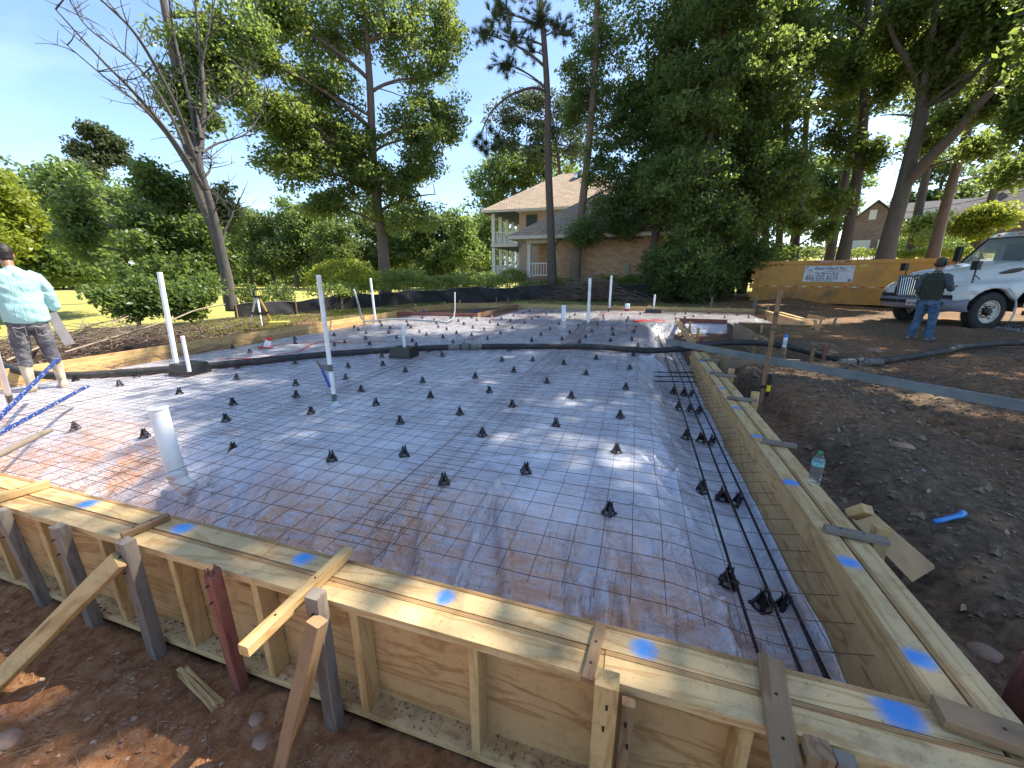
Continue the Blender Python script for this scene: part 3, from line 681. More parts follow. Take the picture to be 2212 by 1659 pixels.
wire_mat('rusty wire mesh mat left of the middle, overlapping the right hand mat', -3.62, -1.12, 1.37, 17.0, .02, .10, 2)
wire_mat('rusty wire mesh mat running under the two black pipe boxes on the left', -6.0, -3.40, 1.32, 16.9, .07, .06, 3)
wire_mat('rusty wire mesh mat beside the left edge form, under the worker', -8.25, -5.85, 1.5, 12.6, .03, .02, 4)
wire_mat('rusty wire mesh mat at the back right beyond the pit', -1.3, 4.35, 13.35, 17.6, .03, .05, 5)

# ------------------------------------------------------------------ black plastic chairs
cb = MB()
for k in range(22):     # base ring
    a0, a1 = 2*math.pi*k/22, 2*math.pi*(k+1)/22
    cb.beam((.048*math.cos(a0), .048*math.sin(a0), .004), (.048*math.cos(a1), .048*math.sin(a1), .004), .010, .006)
for k in range(4):      # four feet loops, ribs and prongs
    a = math.pi/2*k + .4; c_, s_ = math.cos(a), math.sin(a)
    for q in (-.25, .25): cb.beam((.048*math.cos(a+q), .048*math.sin(a+q), .003), (.064*math.cos(a+q*.45), .064*math.sin(a+q*.45), .003), .006, .005)
    cb.beam((.062*math.cos(a-.12), .062*math.sin(a-.12), .003), (.062*math.cos(a+.12), .062*math.sin(a+.12), .003), .006, .005)
    cb.beam((.046*c_, .046*s_, .004), (.020*c_, .020*s_, .066), .026, .007, side=(-s_, c_, 0))
    cb.beam((.020*c_, .020*s_, .062), (.015*c_, .015*s_, .090), .018, .007, side=(-s_, c_, 0))
    cb.beam((.015*c_, .015*s_, .088), (.024*c_, .024*s_, .104), .007, .005, side=(-s_, c_, 0))
cb.lathe([(.024, .048), (.024, .056), (.017, .056), (.017, .048)], 12); cb.lathe([(.034, .026), (.034, .031), (.028, .031), (.028, .026)], 12)
chair_me = cb.mesh('rebar_chair')
def r2(x, y): return (1300 + x * .63291) * .54861, (1000 + y * .63291) * .54861
def r1(x, y): return (x * .61031) * .54861, (1000 + y * .61031) * .54861
A = [(112,705),(328,693),(468,732),(98,778),(193,852),(575,796),(902,772),(285,935),(624,892),(990,858),(1348,803),(1591,753),(1864,716),(1142,735),(1068,665),(1260,665),(1453,688),(1655,655),(1886,635),(806,995),(1133,950),(1501,897),(1838,840),(436,1052),(1405,1068),(1805,1018),(947,1128),(460,1248),(1782,1230),(710,1415),(1217,1357),(1735,1590),
(697,635),(322,638),(613,610),(1113,603),(1253,542),(1442,535),(1552,552),(1743,543),(1877,533),(1916,570),(979,532),(1311,505),(1590,522),(1760,505),(1890,487),(1368,470),(1490,490),(1627,485),(1753,472),(1901,460),(1543,450),(1663,443),(1423,440),(1059,497),(1134,466),(958,475),(880,508),(786,498),(702,522),(764,552),(600,507),(555,487),(512,544),(413,523),(365,495),(502,462),(373,464),(485,446),(320,448),(176,474),(224,497),(220,530),(246,565),(92,555),(26,508),(26,572),(150,460),(310,428),(477,425),(660,437),(673,458),(726,473),(887,462),(832,440),(1044,445),(993,428),(1210,433),(1122,418),(1255,407),(913,414),(798,422),(754,407),(646,417),(573,400),(880,398),(1064,405),(1006,395),(1140,388),(1296,398),(1345,375),(1201,373),(1240,358),(1380,362),(1490,397),(1522,380),(1700,405),(1698,388),(1813,380),(1842,420),(1853,402),(1929,375),(1731,360),(2150,430),(2150,405),(2145,378),(535,570)]
B = [(490,820),(884,790),(775,850),(1158,900),(1535,737),(1527,805),(1905,707),(1908,845),(1912,922),(1505,970),(2008,1030),(1460,1080),(933,1160),(480,1095),(1503,1250),(2140,1325),(1500,610),(1613,637),(1905,580),(1903,552)]
x3_, y3_ = P(1411, 676, -.15)
spots = [P(*r2(*q), -.13) for q in A] + [P(*r1(*q), -.13) for q in B] + [(1.75, 16.1), (2.6, 16.4), (1.9, 15.1), (2.9, 15.2), (3.5, 16.2), (3.7, 15.5), (4.0, 14.7)]
def chair(x, y, z, label, group, s=.80, tilt=.06):
    o = link('rebar_chair', chair_me, M['black'], loc=(x, y, z)); o.scale = (s, s, s)
    o.rotation_euler = (random.uniform(-tilt, tilt), random.uniform(-tilt, tilt), random.uniform(-3, 3)); return tag(o, label, 'rebar chair', group)
def hose_y(x): return np.interp(x, [-9, -6.4, -5, -3, -1, 1], [3.0, 4.3, 5.8, 7.1, 7.75, 7.8])
MARKS = [('the cross bars in the edge trench', .6, 6.3), ('the middle of the left form', -8.4, 8.5), ('the left form\'s far end', -8.4, 12.6), ('the middle of the far form', -2.6, 17.7), ('the tall taped pipe', -3.1, 3.4), ('the thick capped pipe', -3.2, 1.79), ('the box of paired pipes', -5.95, 3.98), ('the black box in front of the hose', -3.75, 6.02), ('the red capped pipe', -7.1, 6.2),
         ('the near right form corner', .97, 1.26), ('the long loose batten tip', -1.2, 1.27), ('the water bottle', 1.16, 2.72), ('the hose coupling', -3.16, 7.02), ('the screed board\'s left end', .6, 7.98),
         ('the worker in pale blue', -7.1, 2.93), ('the left form\'s leaning pipe', -7.76, 10.5), ('the thick mid slab pipe', -2.15, 12.2), ('the tallest far middle pipe', -1.36, 12.1), ('the red based tall pipe', -1.07, 17.3),
         ('the thick red banded pipe', -.38, 17.05), ('the felt wrapped pipe box', x3_, y3_), ('the pink peg', -4.46, 12.1), ('the sunken bay\'s back corner', -5.27, 17.7), ('the sunken bay\'s front corner', -5.32, 12.88), ('the narrow pit form\'s end', 1.2, 12.85), ('the back right form corner', 4.48, 17.76), ('the tall survey stake', 1.5, 5.15)]
ORD = ['nearest', 'second nearest', 'third nearest', 'fourth nearest', 'fifth nearest', 'sixth nearest', 'seventh nearest', 'eighth nearest', 'ninth nearest', 'tenth nearest', 'eleventh nearest', 'twelfth nearest', 'thirteenth nearest', 'fourteenth nearest', 'fifteenth nearest', 'sixteenth nearest', 'seventeenth nearest', 'eighteenth nearest', 'nineteenth nearest', 'twentieth nearest', 'twenty-first nearest', 'twenty-second nearest', 'twenty-third nearest']
spots = [(min(x, 4.3), y) for x, y in spots]
RK = [[sorted(range(len(spots)), key=lambda i: math.dist(spots[i], (mx_, my_))).index(i) for i in range(len(spots))] for _, mx_, my_ in MARKS]
for i, (x, y) in enumerate(spots):
    z = float(sheet_z(x, y)) + .004; k = min(range(len(MARKS)), key=lambda k_: RK[k_][i]); front = y < hose_y(x)
    chair(x, y, z, 'small black rebar chair, %s to %s' % (ORD[min(22, RK[k][i])], MARKS[k][0]), 'rebar chairs in front of the hose' if front else 'rebar chairs beyond the hose')
for j, (yy, row) in enumerate([((2.26, 2.12, 2.13), 'nearest'), ((3.35, 3.27, 3.22), 'second'), ((4.55, 4.5, 4.45), 'third'), ((5.6, 5.55, 5.5), 'fourth'), ((6.4, 6.35, 6.3), 'fifth')]):
    for q_, (x, side_) in enumerate([(.655, 'left'), (.80, 'middle'), (.905, 'right')]):
        chair(x, yy[q_], -.505, 'larger black chair under the %s trench bar, %s row from the camera' % (side_, row), 'chairs under the trench bars', 1.05, .03)

# reinforcing bars in the edge trench
def rebar(label, pts, r_=.0085):
    mb = MB(); pp = []; 
    for a, c_ in zip(pts[:-1], pts[1:]):
        a = Vector(a); c_ = Vector(c_); n = max(2, int((c_ - a).length / .012)) if a.y < 5 else max(2, int((c_ - a).length / .1))
        for i in range(n): pp.append(a + (c_ - a) * i / n)
    pp.append(Vector(pts[-1])); rad = [r_ * (1.16 if i % 2 else .94) for i in range(len(pp))]
    mb.tube(pp, rad, 6); return tag(obj('reinforcing_bar', mb, M['steel_dark'], smooth=True), label, 'rebar', 'dark bars in the edge trench')
def sag(x, ys): return [(x + random.uniform(-.008, .008), y, -.375 + (.01 * math.sin(y * 2))) for y in ys]
rebar('dark reinforcing bar in the edge trench, farthest from the right form', sag(.655, [1.3, 2.26, 3.3, 4.5, 5.6, 7.0, 9.0, 12.0]))
rebar('dark reinforcing bar in the edge trench, middle one of the three', sag(.80, [1.3, 2.12, 3.2, 4.5, 5.6, 7.0, 9.0, 12.0]))
rebar('dark reinforcing bar in the edge trench, the one hugging the right form', sag(.905, [1.3, 2.13, 3.2, 4.5, 5.6, 7.0, 9.0, 12.0]))
rebar('short lapped bar beside the middle trench bar at the near end', [(.885, 1.3, -.365), (.895, 1.9, -.37)])
for i, (yy, lb) in enumerate([(6.25, 'first'), (6.45, 'second'), (6.62, 'third')]):
    rebar('short cross bar over the trench bars below the far right cleats, %s of three' % lb, [(.35, yy, -.30 + .03 * i), (.95, yy + .02, -.27 + .03 * i)])

# ------------------------------------------------------------------ pipes
def pipe(label, base, top, r_, cat='pipe', cap=None, rim=True, name='white_pipe', collar=False, mm='pvc'):
    mb = MB(); b0 = Vector(base); t0 = Vector(top); d = (t0 - b0).normalized()
    mb.tube([b0, b0 + d * .01, t0 - d * .004, t0], [r_, r_, r_, r_ * .97], 24)
    if rim and not cap: mb.tube([t0 + d * .001, t0 - d * .03], [r_ * .86, r_ * .86], 24)
    o = obj(name, mb, M[mm], smooth=False)
    for p in o.data.polygons: p.use_smooth = len(p.vertices) == 4
    if cap:
        c_ = MB(); c_.tube([t0 - d * .035, t0 + d * .004, t0 + d * .008], [r_ * 1.06, r_ * 1.06, r_ * .98], 24); obj('cap', c_, M[cap], o)
    return tag(o, label, cat)
pa = pipe('thick capped white pipe standing near the near form at the left', (-3.19, 1.79, -.17), _pt := tuple(at(341, 884, math.hypot(3.21, 1.8))), .057)
pa_c = MB(); bp = Vector((-3.19, 1.79, -.17)); pa_c.tube([bp + Vector((0, 0, -.0)), bp + Vector((0, 0, .055))], [.064, .064], 24); pa_c.tube([bp + Vector((.0, .0, .05)), bp + Vector((.012, .0, -.04)), bp + Vector((.04, .01, -.075)), bp + Vector((.08, .02, -.12))], [.060, .060, .058, .056], 20)
obj('elbow', pa_c, M['pvc'], pa, smooth=True)
cc = MB(); cc.lathe([(.001, .0), (.058, .0), (.060, .006), (.060, .012), (.052, .016), (.001, .017)], 28, Matrix.Translation((_pt[0], _pt[1], _pt[2] - .002)), cap=False); obj('cap', cc, M['pvc'], pa)
# tall taped pipe
bx, by = P(724, 876, -.14); tp = pipe('tall white pipe bandaged with grey tape, a blue strip taped to its side', (bx, by, -.16), tuple(at(688, 594, math.hypot(bx, by))), .024)
zt = lambda v_: at(724, v_, math.hypot(bx, by)).z
_tt = at(688, 594, math.hypot(bx, by)); axx = lambda z_: (bx + (_tt.x - bx) * (z_ + .16) / (_tt.z + .16), by + (_tt.y - by) * (z_ + .16) / (_tt.z + .16), z_)
for z0, z1, r_ in ((zt(868), zt(850), .0265), (zt(801), zt(786), .0265)):
    q = MB(); q.tube([axx(z0), axx(z1)], [r_, r_], 20); obj('tape_band', q, M['tape'], tp)
q = MB(); rr = []
for i in range(9):
    th_ = i / 8; rr.append(((bx + .006, by, -.14 + (zt(866) + .14) * th_), .045 * (1 - th_) ** 2.2 + .027, .045 * (1 - th_) ** 2.2 + .027, (1, 0, 0), (0, 1, 0)))
q.loft(rr, 22); q.v = [(a + random.uniform(-.005, .005), c_ + random.uniform(-.005, .005), e) for a, c_, e in q.v]
wrap_m = plain('clear_wrap', (.60, .66, .66), .22, var=.15, scale=40, bmp=.8); obj('plastic_wrap', q, wrap_m, tp, smooth=True)
zm = zt(793); ax0 = Vector(axx(zm))
q = MB(); q.beam(ax0 + Vector((-.125, -.05, .075)), ax0 + Vector((-.085, -.035, -.01)), .030, .004, side=(1, .2, 0), seg=3); obj('grey_strip', q, M['tape'], tp)
q = MB(); q.beam(ax0 + Vector((-.088, -.035, .0)), ax0 + Vector((-.014, -.028, -.22)), .030, .008, side=(1, .2, 0), seg=3); obj('blue_strip', q, M['blue'], tp)
q = MB(); q.beam(ax0 + Vector((-.095, -.036, .005)), ax0 + Vector((.005, -.028, .0)), .004, .07, side=(0, 1, 0)); obj('tape_flag', q, M['tape'], tp)
# pipes in boxes
def pipe_box(label, x, y, w_, d_, h_, rz=0, mm='black', z=None):
    z = float(sheet_z(x, y)) if z is None else z
    mb = MB(); t_ = .84
    lo = [(-w_/2, -d_/2, 0), (w_/2, -d_/2, 0), (w_/2, d_/2, 0), (-w_/2, d_/2, 0)]; hi = [(a * t_, c_ * t_, h_) for a, c_, _ in lo]
    mb.add(lo + hi, [(3, 2, 1, 0), (4, 5, 6, 7), (0, 1, 5, 4), (1, 2, 6, 5), (2, 3, 7, 6), (3, 0, 4, 7)])
    mb.box(-w_/2 - .02, w_/2 + .02, -d_/2 - .02, d_/2 + .02, -.006, .006)
    o = obj('pipe_box', mb, M[mm], loc=(x, y, z)); o.rotation_euler = (0, 0, rz); return tag(o, label, 'box')
x0, y0 = P(413, 809, -.15)
pipe_box('black tapered plastic box around the pair of white pipes at the left', x0, y0, .40, .36, .19, .05, z=-.16)
_b = P(383, 798, -.16); _t = at(344.5, 588, math.hypot(*_b)); pipe('tallest white pipe of the pair at the left black box, leaning slightly', (*_b, -.18), tuple(_t), .034)
pipe('short white capped pipe standing in the left black box', (*P(408, 797, -.02), -.06), tuple(at(394, 727, math.hypot(*P(408, 797, -.02)))), .024, cap='pvc')
x1, y1 = P(874, 772, -.15)
pipe_box('black tapered plastic box around a single pipe in front of the hose', x1, y1, .42, .36, .20, .05, z=-.16)
pipe('white pipe rising from the black box in front of the hose', (x1, y1 + .02, -.02), (x1, y1 + .02, .42), .026)
x3, y3 = P(1411, 676, -.15)
pipe_box('dark felt wrapped box at the far right of the slab', x3, y3, .62, .5, .16, .0, 'rubber', z=-.15)
pipe('short thin white pipe in the dark box near the far form', (x3, y3, -.02), (x3, y3, .55), .035)
for (u, v), (ut, vt), r_, lab, redb in [((811, 693), (800, 601), .036, 'white pipe standing at the left form beside the leaning grey tube', 0), ((1217, 697), (1218, 659), .072, 'thick short white pipe at the middle of the far slab', 0),
        ((1270.5, 700), (1274.5, 601), .045, 'tall white pipe beside the thick short one in front of the brush pile', 0), ((1316, 671), (1321, 595), .048, 'tall white pipe near the far form with a red base', 1), ((1354.5, 672.5), (1355.5, 656), .095, 'thick short white pipe with a red band near the far form', 1)]:
    bx_, by_ = P(u, v, -.17); dd = math.hypot(bx_, by_); tt = at(ut, vt, dd); pp = pipe(lab, (bx_, by_, -.2), (tt.x, tt.y, tt.z), r_)
    if redb:
        q = MB(); q.tube([(bx_, by_, -.2), (bx_, by_, -.06)], [r_ * 1.12] * 2, 16); obj('red_band', q, M['red'], pp)
bx_, by_ = P(574, 752, -.14)
rp = pipe('short leaning white pipe with a red cap in front of the left form', (bx_, by_, -.16), (bx_ + .10, by_ + .03, .06), .054, cap='red', rim=False)
q = MB(); q.lathe([(.001, .010), (.10, .006), (.14, .0)], 12, Matrix.Translation((bx_, by_, float(sheet_z(bx_, by_)) + .012)), cap=False); q.v = [(a + random.uniform(-.015, .015), c_ + random.uniform(-.012, .012), e) for a, c_, e in q.v]; obj('red_collar', q, M['red'], rp)
def catmull_(p): return [Vector(q_) for q_ in p]
# bent grey tube at the far left
g0 = P(775, 632, .55); pts = [at(764.5, 625, 12.6), at(775, 660, 12.3), Vector((*P(781, 690, -.08), -.06)), Vector((*P(789, 694, -.09), -.09)), Vector((*P(850, 689, -.09), -.09)), Vector((*P(930, 693, -.09), -.09)), Vector((*P(965, 697, -.09), -.09)), Vector((*P(980, 691, -.09), -.03)), at(982.5, 670, 14.1), at(982.3, 631, 14.1)]
q = MB(); q.tube(catmull_(pts), .026, 8); tag(obj('bent_tube', q, plain('grey_tube', (.22, .25, .26), .5), smooth=True), 'thin grey bent tube lying across the back left of the slab with both ends up', 'tube')
q = MB(); q.beam((-4.45, 12.1, -.13), (-4.48, 12.15, .02), .05, .02); q.beam((-4.45, 12.1, -.13), (-4.38, 12.12, -.08), .05, .02); tag(obj('peg', q, plain('pink_peg', (.5, .22, .17), .6)), 'small pink peg on the far mesh', 'peg')

# ------------------------------------------------------------------ concrete pump hose
hp = [(-11.5, 1.9, -.06), (-9.6, 2.95, -.06), (-8.79, 3.10, .0), (-8.1, 3.135, -.07), (-7.6, 3.25, -.09), (-7.1, 3.57, -.09), (-6.6, 3.98, -.085), (-6.0, 4.65, -.085), (-5.2, 5.6, -.085), (-4.07, 6.52, -.085), (-3.156, 7.02, -.08), (-2.09, 7.41, -.08), (-.87, 7.72, -.07), (-.11, 7.65, -.07), (.4, 7.62, -.06), (.93, 7.80, -.02), (1.58, 8.35, .02), (2.22, 8.50, .03), (2.74, 8.40, .0), (3.16, 8.3, -.10), (3.45, 8.15, -.15), (3.71, 8.03, -.15), (4.37, 8.4, -.13), (5.47, 9.2, -.07), (6.28, 9.95, -.06), (7.7, 10.7, -.05), (10.5, 11.2, -.05), (14, 10.5, -.05)]
def catmull(p, n=8):
    p = [Vector(q) for q in p]; out = []
    for i in range(len(p) - 1):
        a, b_, c_, d = p[max(i-1, 0)], p[i], p[i+1], p[min(i+2, len(p)-1)]
        for k in range(n):
            t_ = k / n; out.append(.5 * ((2*b_) + (c_ - a)*t_ + (2*a - 5*b_ + 4*c_ - d)*t_*t_ + (3*b_ - a - 3*c_ + d)*t_**3))
    out.append(p[-1]); return out
hh = catmull(hp); dst = [(q - Vector((-3.156, 7.02, -.08))).length for q in hh]; k1 = dst.index(min(dst)); dst = [(q - Vector((3.71, 8.03, -.15))).length for q in hh]; k2 = dst.index(min(dst))
hr = empty('pump_hose', (0, 0, 0), label='long black concrete pump hose snaking across the slab and over the right form', cat='hose')
for a, c_ in ((0, k1), (k1, k2), (k2, len(hh) - 1)):
    q = MB(); q.tube(hh[a:c_ + 1], .056, 14); obj('hose_length', q, M['rubber'], hr, smooth=True)
for k_ in (k1, k2):
    d = (hh[k_ + 1] - hh[k_ - 1]).normalized(); q = MB(); c0 = hh[k_]
    for a, c_, r_ in ((-.34, -.10, .062), (-.07, .07, .078), (.10, .34, .062)): q.tube([c0 + d * a, c0 + d * (a + .02), c0 + d * (c_ - .02), c0 + d * c_], [r_ * .94, r_, r_, r_ * .94], 16)
    q.tube([c0 + d * -.02 + Vector((0, 0, .07)), c0 + d * -.01 + Vector((0, 0, .13))], [.02, .008], 6); q.beam(c0 + Vector((0, -.08, .02)), c0 + Vector((.02, -.10, .10)), .03, .03)
    obj('coupling', q, plain('cement_crusted_steel', (.16, .15, .13), .75, var=.5, scale=20, bmp=.6), hr)

# ------------------------------------------------------------------ straightedge and survey stake
q = MB(); q.beam((.60, 7.98, .065), (4.9, 3.62, .055), .045, .10, side=(0, 0, 1), seg=12)
q = MB(); d_ = Vector((4.3, -4.36, 0)).normalized(); n_ = Vector((-d_.y, d_.x, 0)); q.beam((.60, 7.98, .062), (5.0, 3.52, .062), .042, .105, side=n_, seg=14, b=.003)
tag(obj('straightedge', q, M['galv']), 'long grey screed board laid from the slab across the right form onto the soil', 'screed board')
sb = MB(); top_ = at(1664.5, 626, math.hypot(1.50, 5.15)); sb.beam((1.495, 5.15, -.45), (1.50, 5.15, top_.z), .040, .040, side=(1, 0, 0), seg=10, b=.003)
so = tag(obj('survey_stake', sb, M['brown']), 'tall brown survey stake with pencil bands and a clamped laser receiver', 'stake')
for z in (.68, .84, .86): 
    q = MB(); q.box(1.477, 1.521, 5.128, 5.172, z, z + .012); obj('band_mark', q, M['black'], so)
rc = empty('laser_receiver', (1.545, 5.125, .0), label='yellow and black laser receiver clamped low on the tall stake', cat='receiver')
q = MB(); q.box(-.018, .018, -.014, .014, -.10, .16, b=.004); obj('body', q, M['black'], rc)
q = MB(); q.box(-.0195, .0195, -.016, .016, -.035, .04); obj('yellow_band', q, plain('yellow_plastic', (.75, .50, .02), .4), rc)
q = MB(); q.box(-.08, -.012, -.012, .012, -.0, .03); obj('clamp', q, M['black'], rc)

# ------------------------------------------------------------------ spray can, bottle, scraps
sc_ = empty('spray_can', (2.655, 8.36, .0), label='white spray paint can with a blue cap standing on the pit form', cat='spray can')
q = MB(); q.lathe([(.031, 0), (.033, .004), (.033, .165), (.030, .172), (.022, .185)], 20); obj('can_body', q, M['pvc'], sc_, smooth=False)
q = MB(); q.lathe([(.032, .178), (.032, .218), (.030, .224)], 20); obj('cap', q, plain('blue_cap', (.03, .22, .65), .35), sc_)
q = MB(); q.lathe([(.0335, .03), (.0335, .12)], 20, cap=False); lm, t, b = mat('can_label'); o_ = oco(t); f = noise(t, o_, 90, 3, 0, .5, sc3=(1, 1, .6)); t.links.new(ramp(t, f, [(.45, (.7, .7, .7)), (.55, (.2, .22, .25))]), b.inputs['Base Color']); obj('label', q, lm, sc_)
bt = empty('water_bottle', (1.165, 2.72, .001), label='clear plastic water bottle with a green cap standing on the right form', cat='bottle')
q = MB(); prof = [(.001, .004), (.026, .0), (.031, .006), (.0325, .02)]
for k in range(6): z = .028 + .016 * k; prof += [(.0325, z), (.0295, z + .005), (.0325, z + .010)]
prof += [(.033, .128), (.033, .160), (.030, .172), (.022, .188), (.0135, .200), (.0125, .212), (.001, .213)]
q.lathe(prof, 28, cap=False); gm, t, b = mat('clear_bottle'); b.inputs['Base Color'].default_value = (.88, .94, .95, 1); b.inputs['Transmission Weight'].default_value = .92; b.inputs['Roughness'].default_value = .06; b.inputs['IOR'].default_value = 1.18; b.inputs['Alpha'].default_value = .55
obj('bottle_body', q, gm, bt, smooth=True)
q = MB(); q.lathe([(.0335, .126), (.0337, .158)], 28, cap=False); lm, t, b = mat('bottle_label'); o_ = oco(t); f = noise(t, o_, 120, 2); t.links.new(ramp(t, f, [(.46, (.03, .30, .30)), (.56, (.35, .55, .55))]), b.inputs['Base Color']); b.inputs['Alpha'].default_value = .9; obj('label', q, lm, bt, smooth=True)
q = MB(); q.lathe([(.0145, .204), (.0145, .218), (.013, .221)], 20); obj('cap', q, plain('green_cap', (.02, .20, .09), .35), bt)
q = MB(); q.tube([(1.84, 2.77, -.175), (1.90, 2.80, -.168), (1.97, 2.845, -.165), (2.02, 2.87, -.160), (2.05, 2.90, -.155)], [.014, .015, .015, .018, .022], 8)
tag(obj('blue_tube', q, plain('bright_blue_plastic', (.03, .22, .55), .35), smooth=True), 'crumpled bright blue plastic tube lying on the soil at the right', 'tube')
q = MB(); q.add([(1.22, 2.44, -.02), (1.33, 2.50, .0), (1.66, 2.40, -.26), (1.52, 2.30, -.30)] + [(1.23, 2.455, -.01), (1.335, 2.515, .01), (1.665, 2.415, -.25), (1.525, 2.315, -.29)], [(0, 3, 2, 1), (4, 5, 6, 7), (0, 1, 5, 4), (1, 2, 6, 5), (2, 3, 7, 6), (3, 0, 4, 7)])
tag(obj('plywood_scrap', q, plain('tan_scrap', (.38, .24, .11), .8, var=.15, scale=9)), 'tan plywood scrap propped against the outside of the right form', 'plywood')
q = MB(); q.beam((1.245, 2.42, -.02), (1.28, 2.36, .06), .06, .05, side=(1, 0, 0)); tag(obj('wood_block', q, M['pine']), 'pale cut block sitting on the propped plywood scrap', 'wood block')
# tool handles at the left edge
M['bluechip'] = None
m, t, b = mat('chipped_blue_handle'); o_ = pos(t); f = noise(t, o_, 40, 5, .3, .65); t.links.new(ramp(t, f, [(.585, (.010, .030, .16)), (.605, (.42, .43, .40))]), b.inputs['Base Color']); b.inputs['Roughness'].default_value = .4; M['bluechip'] = m
def handle(label, p0, p1, r_, m_, name='tool_handle'):
    q = MB(); q.tube([p0, p1], r_, 14); return tag(obj(name, q, m_, smooth=False), label, 'handle')
A0, A1 = P(125, 776, .35), P(-90, 1010, .0)
handle('chipped blue tool handle, upper of the two leaning in from the left', (A0[0], A0[1], .35), (A1[0], A1[1], .05), .019, M['bluechip'])
A0, A1 = P(190, 834, .10), P(-120, 1045, .0)
handle('chipped blue tool handle, lower of the two leaning in from the left', (A0[0], A0[1], .10), (A1[0], A1[1], .12), .017, M['bluechip'])
A0, A1 = P(107, 929, .12), P(-90, 1050, .12)
handle('weathered grey pole end leaning in at the left above the form', (A0[0], A0[1], .12), (A1[0], A1[1], .18), .021, M['grey'])
A0, A1 = P(24, 872, .0), P(-40, 640, .55)
o = handle('white pole with a black taped end at the left edge of the picture', (A0[0], A0[1], .0), (*[a for a in at(-14, 748, 5.2)],), .022, M['pvc'])
q = MB(); a_ = Vector((A0[0], A0[1], .0)); d_ = (Vector(at(-14, 748, 5.2)) - a_).normalized(); q.tube([a_ + d_ * .05, a_ + d_ * .30], [.0245, .0245], 12); obj('black_tape', q, M['black'], o)

# ------------------------------------------------------------------ laser level on its tripod, yellow case
lx, ly = P(566, 703, -.10); lz = -.12
tr = empty('laser_tripod', (lx, ly, lz), label='white legged tripod standing behind the left form', cat='tripod')
hz = .80
for k, a in enumerate((math.radians(200), math.radians(320), math.radians(80))):
    q = MB(); ex, ey = .34 * math.cos(a), .34 * math.sin(a)
    q.tube([(ex * .12, ey * .12, hz), (ex * .6, ey * .6, hz * .45)], [.028, .024], 8); q.tube([(ex * .58, ey * .58, hz * .47), (ex, ey, .0)], [.017, .014], 8)
    lg = obj('leg', q, M['white_trim'] if k < 2 else plain('yellow_leg', (.55, .36, .05), .5), tr)
    q = MB(); q.tube([(ex*.56, ey*.56, hz*.50), (ex*.62, ey*.62, hz*.42)], [.032, .030], 8); obj('clamp', q, M['black'], lg)
q = MB(); q.lathe([(.06, 0), (.075, .02), (.07, .05)], 12, Matrix.Translation((0, 0, hz - .02))); obj('head', q, M['black'], tr)
lv = empty('laser_level', (lx, ly, lz + hz + .03), label='yellow and black rotating laser level on top of the tripod', cat='laser level')
q = MB(); q.box(-.11, .11, -.09, .09, .01, .15, b=.02); obj('body', q, plain('yellow_instrument', (.60, .52, .12), .45), lv)
q = MB(); q.box(-.035, .035, -.095, .095, .0, .165); q.box(-.12, .12, -.1, .1, -.01, .02); q.box(-.045, .045, -.04, .04, .16, .19); obj('frame', q, M['black'], lv)
for sgn in (-1, 1):
    q = MB(); q.tube([(sgn*.11, 0, .14), (sgn*.155, 0, .13), (sgn*.155, 0, .03), (sgn*.11, 0, .02)], .012, 6); obj('handle', q, M['black'], lv)
q = MB(); q.tube([(-.06, 0, .16), (-.05, 0, .21), (.05, 0, .21), (.06, 0, .16)], .010, 6); obj('handle', q, M['black'], lv)
q = MB(); q.box(-.25, .25, -.15, .15, 0, .10, b=.02); o = obj('instrument_case', q, plain('yellow_case', (.60, .50, .06), .45), loc=(lx + .25, ly + .35, lz)); o.rotation_euler = (0, 0, .6); tag(o, 'yellow instrument case lying flat in the grass under the tripod', 'case')

# ------------------------------------------------------------------ black silt fence
def lerp_path(pts, step):
    out = []
    for a, c_ in zip(pts[:-1], pts[1:]):
        L = math.dist(a[:2], c_[:2]); n = max(1, int(L / step))
        for i in range(n): out.append(tuple(a[k] + (c_[k] - a[k]) * i / n for k in range(len(a))))
    out.append(pts[-1]); return out
# x, y, base z, top z
fp = [(-12.75, 9.9, -.30, .30), (-12.5, 10.6, -.30, .36), (-11.9, 12.6, -.28, .42), (-11.6, 14.6, -.25, .52), (-10.9, 16.7, -.22, .50), (-9.3, 18.7, -.18, .62), (-7.0, 20.5, -.15, .66), (-5.6, 21.4, -.15, .70), (-3.2, 22.0, -.12, .82), (-.4, 22.6, -.1, .84), (2.2, 23.0, -.1, .8), (4.9, 24.2, -.1, .8)]
pp = lerp_path(fp, .12); v = []; f = []
rows = 9
for i, (x, y, zb, zt) in enumerate(pp):
    a = pp[max(i-1, 0)]; c_ = pp[min(i+1, len(pp)-1)]; d = Vector((c_[0]-a[0], c_[1]-a[1])).normalized(); n_ = (-d.y, d.x)
    s_ = i * .12; zt2 = zt + .03 * math.sin(s_ * 1.9) + .02 * math.sin(s_ * 5.3) - .05 * abs(math.sin(s_ * .9)) ** 3
    for k in range(rows):
        t_ = k / (rows - 1); off = (.05 * math.sin(s_ * 3 + 2 * t_) + .03 * math.sin(s_ * 9 + t_ * 5)) * math.sin(t_ * 3.1)
        v.append((x + n_[0] * off, y + n_[1] * off, zb - .1 + (zt2 - zb + .1) * t_))
for i in range(len(pp) - 1):
    for k in range(rows - 1): f.append((i*rows + k, (i+1)*rows + k, (i+1)*rows + k + 1, i*rows + k + 1))
sf = empty('silt_fence', (0, 0, 0), label='long black silt fence behind the slab, muddy where the brush leans on it', cat='fence')
m, t, b = mat('black_geotextile'); p_ = pos(t); nn = noise(t, p_, 1.4, 6, .3, .7); n5 = noise(t, p_, 16, 6, .3, .7)
k_ = math_(t, 'MULTIPLY', ramp(t, nn, [(.58, (0, 0, 0)), (.66, (1, 1, 1))]), ramp(t, n5, [(.40, (0, 0, 0)), (.6, (.8, .8, .8))]))
